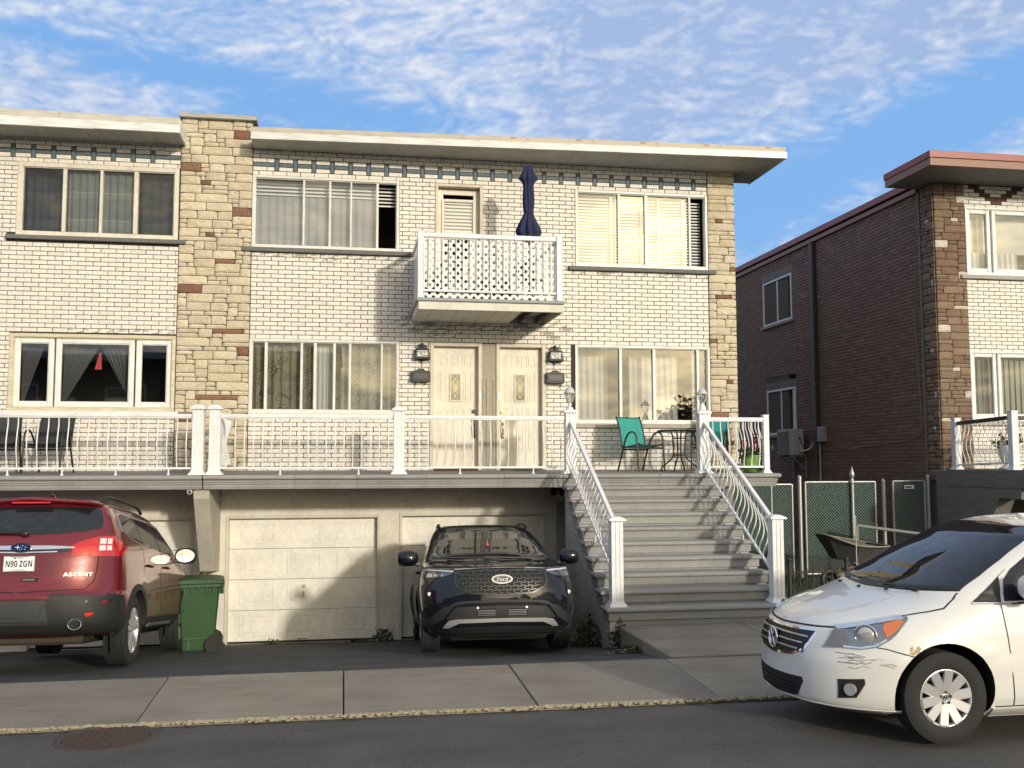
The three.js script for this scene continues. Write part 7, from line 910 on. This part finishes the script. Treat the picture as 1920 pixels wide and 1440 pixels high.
// ---------- red SUV, rear towards the camera ----------
{
  const o = thing('large_suv', 'dark red SUV with chrome tailgate bar seen from behind, cut by the left edge', 'car');
  const L = [[0.36, 3.6, -0.88, 0.84, 0.7, 0.6, 2.6, 2.9], [0.42, 3.72, -1.0, 0.92, 0.7, 0.6, 2.6, 3.0], [0.52, 3.8, -1.085, 0.955, 0.7, 0.62, 2.6, 3.0], [0.66, 3.84, -1.12, 0.965, 0.7, 0.64, 2.6, 3.0], [0.78, 3.84, -1.125, 0.968, 0.7, 0.66, 2.6, 2.9], [0.83, 3.84, -1.09, 0.968, 0.7, 0.68, 2.6, 2.8], [0.95, 3.82, -1.065, 0.967, 0.8, 0.68, 2.5, 2.8], [1.08, 3.7, -1.05, 0.962, 0.9, 0.66, 2.5, 2.8], [1.20, 3.3, -1.035, 0.953, 0.9, 0.62, 2.5, 2.8], [1.30, 2.9, -1.01, 0.935, 0.8, 0.58, 2.5, 2.9], [1.42, 2.62, -0.965, 0.895, 0.7, 0.52, 2.6, 3.0], [1.53, 2.38, -0.905, 0.845, 0.6, 0.45, 2.6, 3.2], [1.65, 2.08, -0.83, 0.79, 0.5, 0.4, 2.6, 3.2], [1.745, 1.78, -0.775, 0.735, 0.5, 0.38, 2.6, 3.2], [1.80, 1.45, -0.75, 0.68, 0.5, 0.36, 2.6, 3.0], [1.828, 1.1, -0.73, 0.60, 0.5, 0.36, 2.6, 2.8], [1.842, 0.8, -0.5, 0.42, 0.4, 0.4, 2.6, 2.6]];
  const S = carShell(L, (x, y) => 0.028 * Math.exp(-Math.pow((y - 0.7) / 0.28, 2)) * Math.exp(-Math.pow(x / 0.5, 2)) + 0.02 * Math.exp(-Math.pow((y - 0.7) / 0.28, 2)) * Math.exp(-Math.pow((x - 2.89) / 0.5, 2)) + (x > 0.3 ? 0.012 * Math.sin((y - 0.4) * 8) * sstep(1.2, 1.0, y) : 0));
  const paint = phys(0.16, 0.008, 0.018, 0.3, { clearcoat: 1, clearcoatRoughness: 0.03, metalness: 0.3 }), wy = 0.38;
  o.add(cutShell(S, [archCut(0, wy + 0.02, 0.44, 0.55, 1.3), archCut(0, wy + 0.02, 0.44, -1.3, -0.55), archCut(2.89, wy + 0.02, 0.44, 0.55, 1.3), archCut(2.89, wy + 0.02, 0.44, -1.3, -0.55)], paint, mDarkIn));
  const Rr = (p, l, r, n = 3) => onRear(S, p, l, r, n), gap = std(0.02, 0.003, 0.004, 0.8);
  part('rear_window', Rr([[-0.74, 1.505], [-0.6, 1.465], [-0.3, 1.435], [0, 1.43], [0.3, 1.435], [0.6, 1.465], [0.74, 1.505], [0.745, 1.56], [0.70, 1.69], [0.66, 1.735], [0, 1.745], [-0.66, 1.735], [-0.70, 1.69], [-0.745, 1.56]], 0.004, 0.012, 4), mCarGlass, o);
  part('spoiler', [(() => { const g = extrude([[-0.68, -0.62], [-0.60, -0.80], [0, -0.845], [0.60, -0.80], [0.68, -0.62], [0.6, -0.45], [-0.6, -0.45]], 0.045, 0.016); g.rotateX(Math.PI / 2); g.rotateY(Math.PI / 2); g.scale(1, 1, 1); const p = g.attributes.position; for (let i = 0; i < p.count; i++) { const a = p.getX(i), b = p.getZ(i); p.setX(i, -Math.abs(a)); p.setY(i, p.getY(i) - 0.05 * Math.pow(Math.abs(b) / 0.68, 3)); } g.computeVertexNormals(); g.translate(0, 1.848, 0); return boxUV(clean(g)); })()], paint, o);
  part('stop_lamp', box(-0.85, 1.775, -0.2, -0.835, 1.795, 0.2, 0.004), mLensRed, o); part('antenna', (() => { const g = extrude([[-0.4, 1.79], [-0.47, 1.86], [-0.46, 1.865], [-0.28, 1.80], [-0.26, 1.79]], 0.03, 0.008); g.translate(0, 0, -0.015); return clean(g); })(), paint, o).position.set(0, 0.045, 0.1);
  for (const s of [1, -1]) part('roof_rail', [tube([[-0.60, 1.79, s * 0.66], [-0.5, 1.855, s * 0.665], [-0.2, 1.885, s * 0.67], [0.6, 1.89, s * 0.67], [1.1, 1.87, s * 0.665], [1.3, 1.82, s * 0.66]], 0.021, 30, 8), box(-0.56, 1.78, s * 0.665 - 0.02, -0.38, 1.85, s * 0.665 + 0.02, 0.01)], mClad, o);
  part('wiper', [beam([-0.985, 1.455, -0.02], [-0.97, 1.465, -0.45], 0.02, 0.03), at(new THREE.SphereGeometry(0.035, 10, 8).scale(0.6, 1, 1.4), -0.985, 1.445, 0)], mPlast, o);
  // tailgate: chrome bar, emblem, plate recess, plate, badges
  part('chrome_bar', [Rr([[-0.52, 1.295], [-0.3, 1.308], [0, 1.312], [0.3, 1.308], [0.52, 1.295], [0.52, 1.278], [0.3, 1.27], [0, 1.265], [-0.3, 1.27], [-0.52, 1.278]], 0.016, 0.022), Rr(strip([[-0.36, 1.245], [0, 1.238], [0.36, 1.245]], 0.014), 0.012, 0.016)], mChrome, o); part('garnish', Rr([[-0.52, 1.276], [0, 1.264], [0.52, 1.276], [0.52, 1.25], [0.3, 1.232], [0, 1.226], [-0.3, 1.232], [-0.52, 1.25]], 0.006, 0.01), mPlast, o);
  const star = (() => { const c = document.createElement('canvas'); c.width = 256; c.height = 128; const k = c.getContext('2d'); k.fillStyle = '#1b2a55'; k.fillRect(0, 0, 256, 128); k.fillStyle = '#e8ecf4'; const st = (x, y, r) => { k.beginPath(); for (let i = 0; i < 8; i++) { const a = i * Math.PI / 4, q = i % 2 ? r * 0.22 : r; k.lineTo(x + Math.cos(a) * q * 1.25, y + Math.sin(a) * q); } k.closePath(); k.fill(); }; st(82, 58, 40); for (const [x, y] of [[150, 34], [196, 56], [140, 82], [186, 92], [112, 98]]) st(x, y, 14); const t = new THREE.CanvasTexture(c); t.colorSpace = THREE.SRGBColorSpace; return t; })();
  const em = part('emblem', new THREE.CylinderGeometry(0.102, 0.102, 0.02, 40).rotateX(Math.PI / 2).scale(1, 0.5, 1), mChrome, o); em.rotation.y = -Math.PI / 2; em.position.set(S.rear(0, 1.29) - 0.024, 1.292, 0); part('badge', new THREE.CircleGeometry(0.09, 40).scale(1, 0.47, 1).translate(0, 0, 0.0115), phys(0.9, 0.9, 1, 0.2, { map: star, clearcoat: 1 }), em);
  part('plate_recess', Rr([[-0.34, 1.215], [0.34, 1.215], [0.44, 1.13], [0.33, 1.00], [-0.33, 1.00], [-0.44, 1.13]], 0.003, 0.004), phys(0.12, 0.006, 0.014, 0.35, { clearcoat: 1, metalness: 0.3 }), o);
  const pl = (() => { const c = document.createElement('canvas'); c.width = 512; c.height = 260; const k = c.getContext('2d'); k.fillStyle = '#e9ebea'; k.fillRect(0, 0, 512, 260); k.fillStyle = '#1c2a44'; k.textAlign = 'center'; k.textBaseline = 'middle'; k.font = 'bold 138px sans-serif'; k.save(); k.translate(256, 132); k.scale(0.80, 1.12); k.fillText('N90 ZGN', 0, 0); k.restore(); k.font = '34px sans-serif'; k.fillText('Qu\u00e9bec', 270, 30); k.fillRect(168, 16, 30, 26); k.font = '26px sans-serif'; k.fillText('Je me souviens', 256, 234); const t = new THREE.CanvasTexture(c); t.colorSpace = THREE.SRGBColorSpace; return t; })();
  const px = S.rear(0, 1.1) - 0.012, plate = part('licence_plate', (() => { const g = new THREE.PlaneGeometry(0.305, 0.152); g.rotateY(-Math.PI / 2); return g; })(), std(0.9, 0.9, 0.9, 0.4, { map: pl }), o); plate.position.set(px - 0.006, 1.122, -0.0); part('plate_frame', [box(0.001, -0.082, -0.158, 0.012, 0.082, 0.158, 0.003), box(-0.006, 0.07, -0.09, 0.0, 0.082, 0.09, 0.002), box(-0.006, -0.084, -0.09, 0.0, -0.07, 0.09, 0.002)], mSatin, plate);
  const asc = part('lettering', text('ASCENT', 0.045, 0.006, fontS).scale(1.25, 0.85, 1), mChrome, o); asc.rotation.y = -Math.PI / 2 + 0.22; asc.position.set(S.rear(0.585, 1.0) - 0.016, 1.005, 0.585); const dl = part('dealer_badge', box(-0.004, -0.016, -0.085, 0.004, 0.016, 0.085, 0.003), M.black, o); dl.position.set(S.rear(0.1, 0.96) - 0.006, 0.955, 0.12); part('lettering', [box(-0.006, -0.006, -0.07, -0.004, 0.006, 0.05, 0.001)], mSatin, dl);
  part('seam', [1, -1].map((s) => Rr(s > 0 ? strip([[0.755, 1.20], [0.75, 1.05], [0.73, 0.93], [0.66, 0.85], [0.02, 0.825]], 0.009) : mirrorZ(strip([[0.755, 1.20], [0.75, 1.05], [0.73, 0.93], [0.66, 0.85], [0.02, 0.825]], 0.009)).reverse(), 0.002, 0.004)), gap, o);
  for (const s of [1, -1]) {
    const q = (p) => s > 0 ? p : mirrorZ(p).reverse();
    part('tail_lamp', Rr(q([[0.50, 1.31], [0.56, 1.345], [0.74, 1.41], [0.86, 1.42], [0.885, 1.38], [0.91, 1.20], [0.76, 1.195], [0.50, 1.205]]), 0.012, 0.018), mLensRed, o);
    part('tail_lamp', onSide(S, s, [[-0.80, 1.385], [-0.62, 1.375], [-0.48, 1.30], [-0.60, 1.205], [-0.86, 1.20]], 0.010, 0.016, 3), mLensRed, o);
    part('lamp_strip', Rr(q([[0.53, 1.285], [0.725, 1.30], [0.725, 1.245], [0.53, 1.24]]), 0.022, 0.012), phys(0.65, 0.03, 0.03, 0.12, { clearcoat: 1 }), o); part('reverse_lamp', Rr(q([[0.745, 1.385], [0.84, 1.385], [0.85, 1.26], [0.745, 1.255]]), 0.022, 0.012), phys(0.62, 0.62, 0.6, 0.12, { clearcoat: 1 }), o); part('lamp_rib', [Rr(q(strip([[0.745, 1.318], [0.85, 1.318]], 0.012)), 0.028, 0.008, 2), Rr(q(strip([[0.80, 1.385], [0.805, 1.255]], 0.008)), 0.028, 0.008, 2)], mLensRed, o);
    part('reflector', Rr(q([[0.68, 0.605], [0.82, 0.61], [0.83, 0.575], [0.69, 0.565]]), 0.014, 0.012), phys(0.7, 0.02, 0.02, 0.15, { clearcoat: 1 }), o); part('sensor', at(new THREE.CylinderGeometry(0.014, 0.014, 0.012, 12).rotateZ(Math.PI / 2), S.rear(0.70, 0.72) - 0.016, 0.722, s * 0.70), mSatin, o);
    const ex = part('exhaust_tip', lathe([[0.055, 0], [0.058, 0.2], [0.052, 0.205], [0.048, 0.19], [0.046, 0.02]], 22).rotateZ(Math.PI / 2), mChrome, o); ex.position.set(-0.86, 0.485, s * 0.60); ex.scale.z = 1.25; part('exhaust_pipe', at(new THREE.CylinderGeometry(0.045, 0.045, 0.02, 18).rotateZ(Math.PI / 2), -0.1, 0, 0), mDarkIn, ex); part('muffler', at(new THREE.CylinderGeometry(0.1, 0.1, 0.4, 18).rotateX(Math.PI / 2), -0.52, 0.42, s * 0.45), std(0.2, 0.17, 0.13, 0.5, { metalness: 0.7 }), o);
    part('arch_trim', onSide(S, s, arc(0, wy + 0.02, 0.505, -0.35, Math.PI + 0.5, 20).concat(arc(0, wy + 0.02, 0.437, Math.PI + 0.5, -0.35, 20)), 0.012, 0.016, 2), mClad, o); part('arch_trim', onSide(S, s, arc(2.89, wy + 0.02, 0.505, -0.35, Math.PI + 0.35, 20).concat(arc(2.89, wy + 0.02, 0.437, Math.PI + 0.35, -0.35, 20)), 0.012, 0.016, 2), mClad, o);
    part('sill', onSide(S, s, [[0.47, 0.37], [0.46, 0.52], [2.43, 0.52], [2.42, 0.37]], 0.014, 0.016, 3), mClad, o); part('sill_insert', onSide(S, s, strip([[0.75, 0.43], [2.1, 0.43]], 0.03), 0.024, 0.014, 3), mSatin, o);
    part('side_glass', onSide(S, s, [[-0.36, 1.50], [-0.16, 1.44], [0.32, 1.39], [0.38, 1.68], [-0.10, 1.70], [-0.30, 1.66]], 0.004, 0.01, 3), mCarGlass, o); part('side_glass', onSide(S, s, [[0.40, 1.38], [1.27, 1.325], [1.15, 1.68], [0.46, 1.685]], 0.004, 0.01, 3), mCarGlass, o); part('side_glass', onSide(S, s, [[1.34, 1.32], [2.26, 1.30], [1.74, 1.62], [1.22, 1.675]], 0.004, 0.01, 3), mCarGlass, o);
    part('window_trim', onSide(S, s, strip([[0.3, 1.37], [-0.16, 1.42], [-0.40, 1.495], [-0.33, 1.68], [-0.1, 1.72], [0.4, 1.708], [1.2, 1.70], [1.75, 1.64]], 0.016), 0.008, 0.01, 3), mSatin, o);
    for (const x of [0.33, 1.30]) part('seam', onSide(S, s, strip([[x, 1.36], [x + 0.02, 0.9], [x - (x < 1 ? -0.2 : 0), 0.54]], 0.009), 0.002, 0.004, 3), gap, o); for (const x of [0.62, 1.6]) part('door_handle', tube([[x - 0.11, 1.13, s * (S.side(x, 1.13) + 0.004)], [x - 0.06, 1.125, s * (S.side(x, 1.12) + 0.035)], [x + 0.06, 1.125, s * (S.side(x, 1.12) + 0.035)], [x + 0.11, 1.12, s * (S.side(x, 1.12) + 0.004)]], 0.014, 14, 7), paint, o);
    mirrorShell(o, 2.12, 1.30, s * 0.95, s, M.black, mChrome, 1.15);
  }
  // bumper cladding
  part('bumper', Rr([[-0.955, 0.73], [-0.86, 0.775], [-0.36, 0.795], [-0.32, 0.745], [0.32, 0.745], [0.36, 0.795], [0.86, 0.775], [0.955, 0.73], [0.955, 0.50], [0.90, 0.40], [0.55, 0.385], [0.5, 0.40], [-0.5, 0.40], [-0.55, 0.385], [-0.90, 0.385], [-0.955, 0.50]], 0.018, 0.03), mClad, o); part('bumper_insert', Rr([[-0.31, 0.735], [0.31, 0.735], [0.34, 0.50], [-0.34, 0.50]], 0.018, 0.012), std(0.045, 0.047, 0.05, 0.5), o); part('bumper_corner', [1, -1].map((s) => onSide(S, s, [[-0.86, 0.42], [-0.88, 0.80], [-0.62, 0.78], [-0.50, 0.62], [-0.47, 0.45], [-0.5, 0.40]], 0.008, 0.014, 3)), mClad, o);
  part('underbody', [box(-0.75, 0.27, -0.6, 3.2, 0.42, 0.6, 0.03), beam([-0.02, 0.33, -0.7], [-0.02, 0.33, 0.7], 0.12, 0.08), bar([-0.45, 0.32, -0.5], [-0.45, 0.3, 0.55], 0.03, 8)], std(0.045, 0.033, 0.024, 0.8), o);
  const sp = spokes(10, 0.026, 0.02, 0.2, 0.95, 0.4, 0.32); for (const [x, s] of [[0, 1], [0, -1], [2.89, 1], [2.89, -1]]) wheel(o, x, wy, s * 0.835, s, 0.385, 0.26, 0.26, sp);
  place(o, -1.875, driveY(4.5) + 0.04, 4.5, Math.PI / 2 - 0.037, -0.125);
}


// ---------- across the street: what the windows mirror ----------
{
  const mB = std(0.10, 0.06, 0.048, 0.85, { map: T.fine }), mE = std(0.4, 0.4, 0.38, 0.6), h0 = thing('row_house', 'brown flat-roofed house across the street, mirrored in the windows', 'house', [-3.5, 0, 38], 0, 'brown houses across the street');
  part('wall', boxUV(box(-4.4, -0.2, 0, 4.4, 7.6, 9, 0.02)), mB, h0); part('roof', boxUV(box(-4.5, 7.6, -0.9, 4.5, 7.95, 9, 0.02)), mE, h0);
  for (const x of [-2.8, 2.6]) for (const y of [2.4, 5.0]) { const w = part('window', frame(x - 1.1, x + 1.1, y, y + 1.3, -0.06, 0.01, 0.07), M.white, h0); part('pane', box(x - 1.03, y + 0.07, -0.03, x + 1.03, y + 1.23, -0.005, 0), mCarGlass, w); }
  part('door', box(-0.5, 0.9, -0.05, 0.5, 3.0, -0.005, 0.005), std(0.3, 0.28, 0.24, 0.6), h0);
  for (let i = 1; i < 6; i++) copyOf(h0, undefined, [-3.5 - i * 9, 0, 38]);
  const tr = thing('tree', 'dark leafy tree across the street, mirrored in the lower right window', 'tree', [15, 0, 52], 0, 'trees across the street'), R = rng(333), cl = Array.from({ length: 26 }, () => { const a = R() * 6.3, r = 2.3 * Math.sqrt(R()); return [Math.cos(a) * r, 3.2 + R() * 3.4, Math.sin(a) * r]; });
  part('trunk', [cyl(0.28, 0.16, 0, 4, 0, 0, 9), ...cl.slice(0, 6).map((c) => bar([0, 3, 0], c, 0.06, 5))], std(0.07, 0.05, 0.04, 0.95), tr);
  part('crown', leafGeo(3200, (i, Q) => { const c = cl[i % 26]; return { p: [c[0] + (Q() - 0.5) * 1.7, c[1] + (Q() - 0.5) * 1.4, c[2] + (Q() - 0.5) * 1.7], s: 0.2 + 0.14 * Q(), up: 1.4 }; }, 334), mLeafD, tr);
  for (const [x, z, k] of [[19, 55, 0.8], [27, 54, 1.0], [30, 57, 1.1], [11, 60, 0.7]]) { const c = copyOf(tr, undefined, [x, 0, z], x); c.scale.setScalar(k); }
  struct('pavement', box(-70, -0.4, 17.85, 90, 0.13, 20, 0.01), mConc[1]); struct('verge', box(-70, -0.4, 20.005, 90, 0.10, 80, 0.01), std(0.06, 0.07, 0.035, 1));
}

renderer.render(scene, camera);
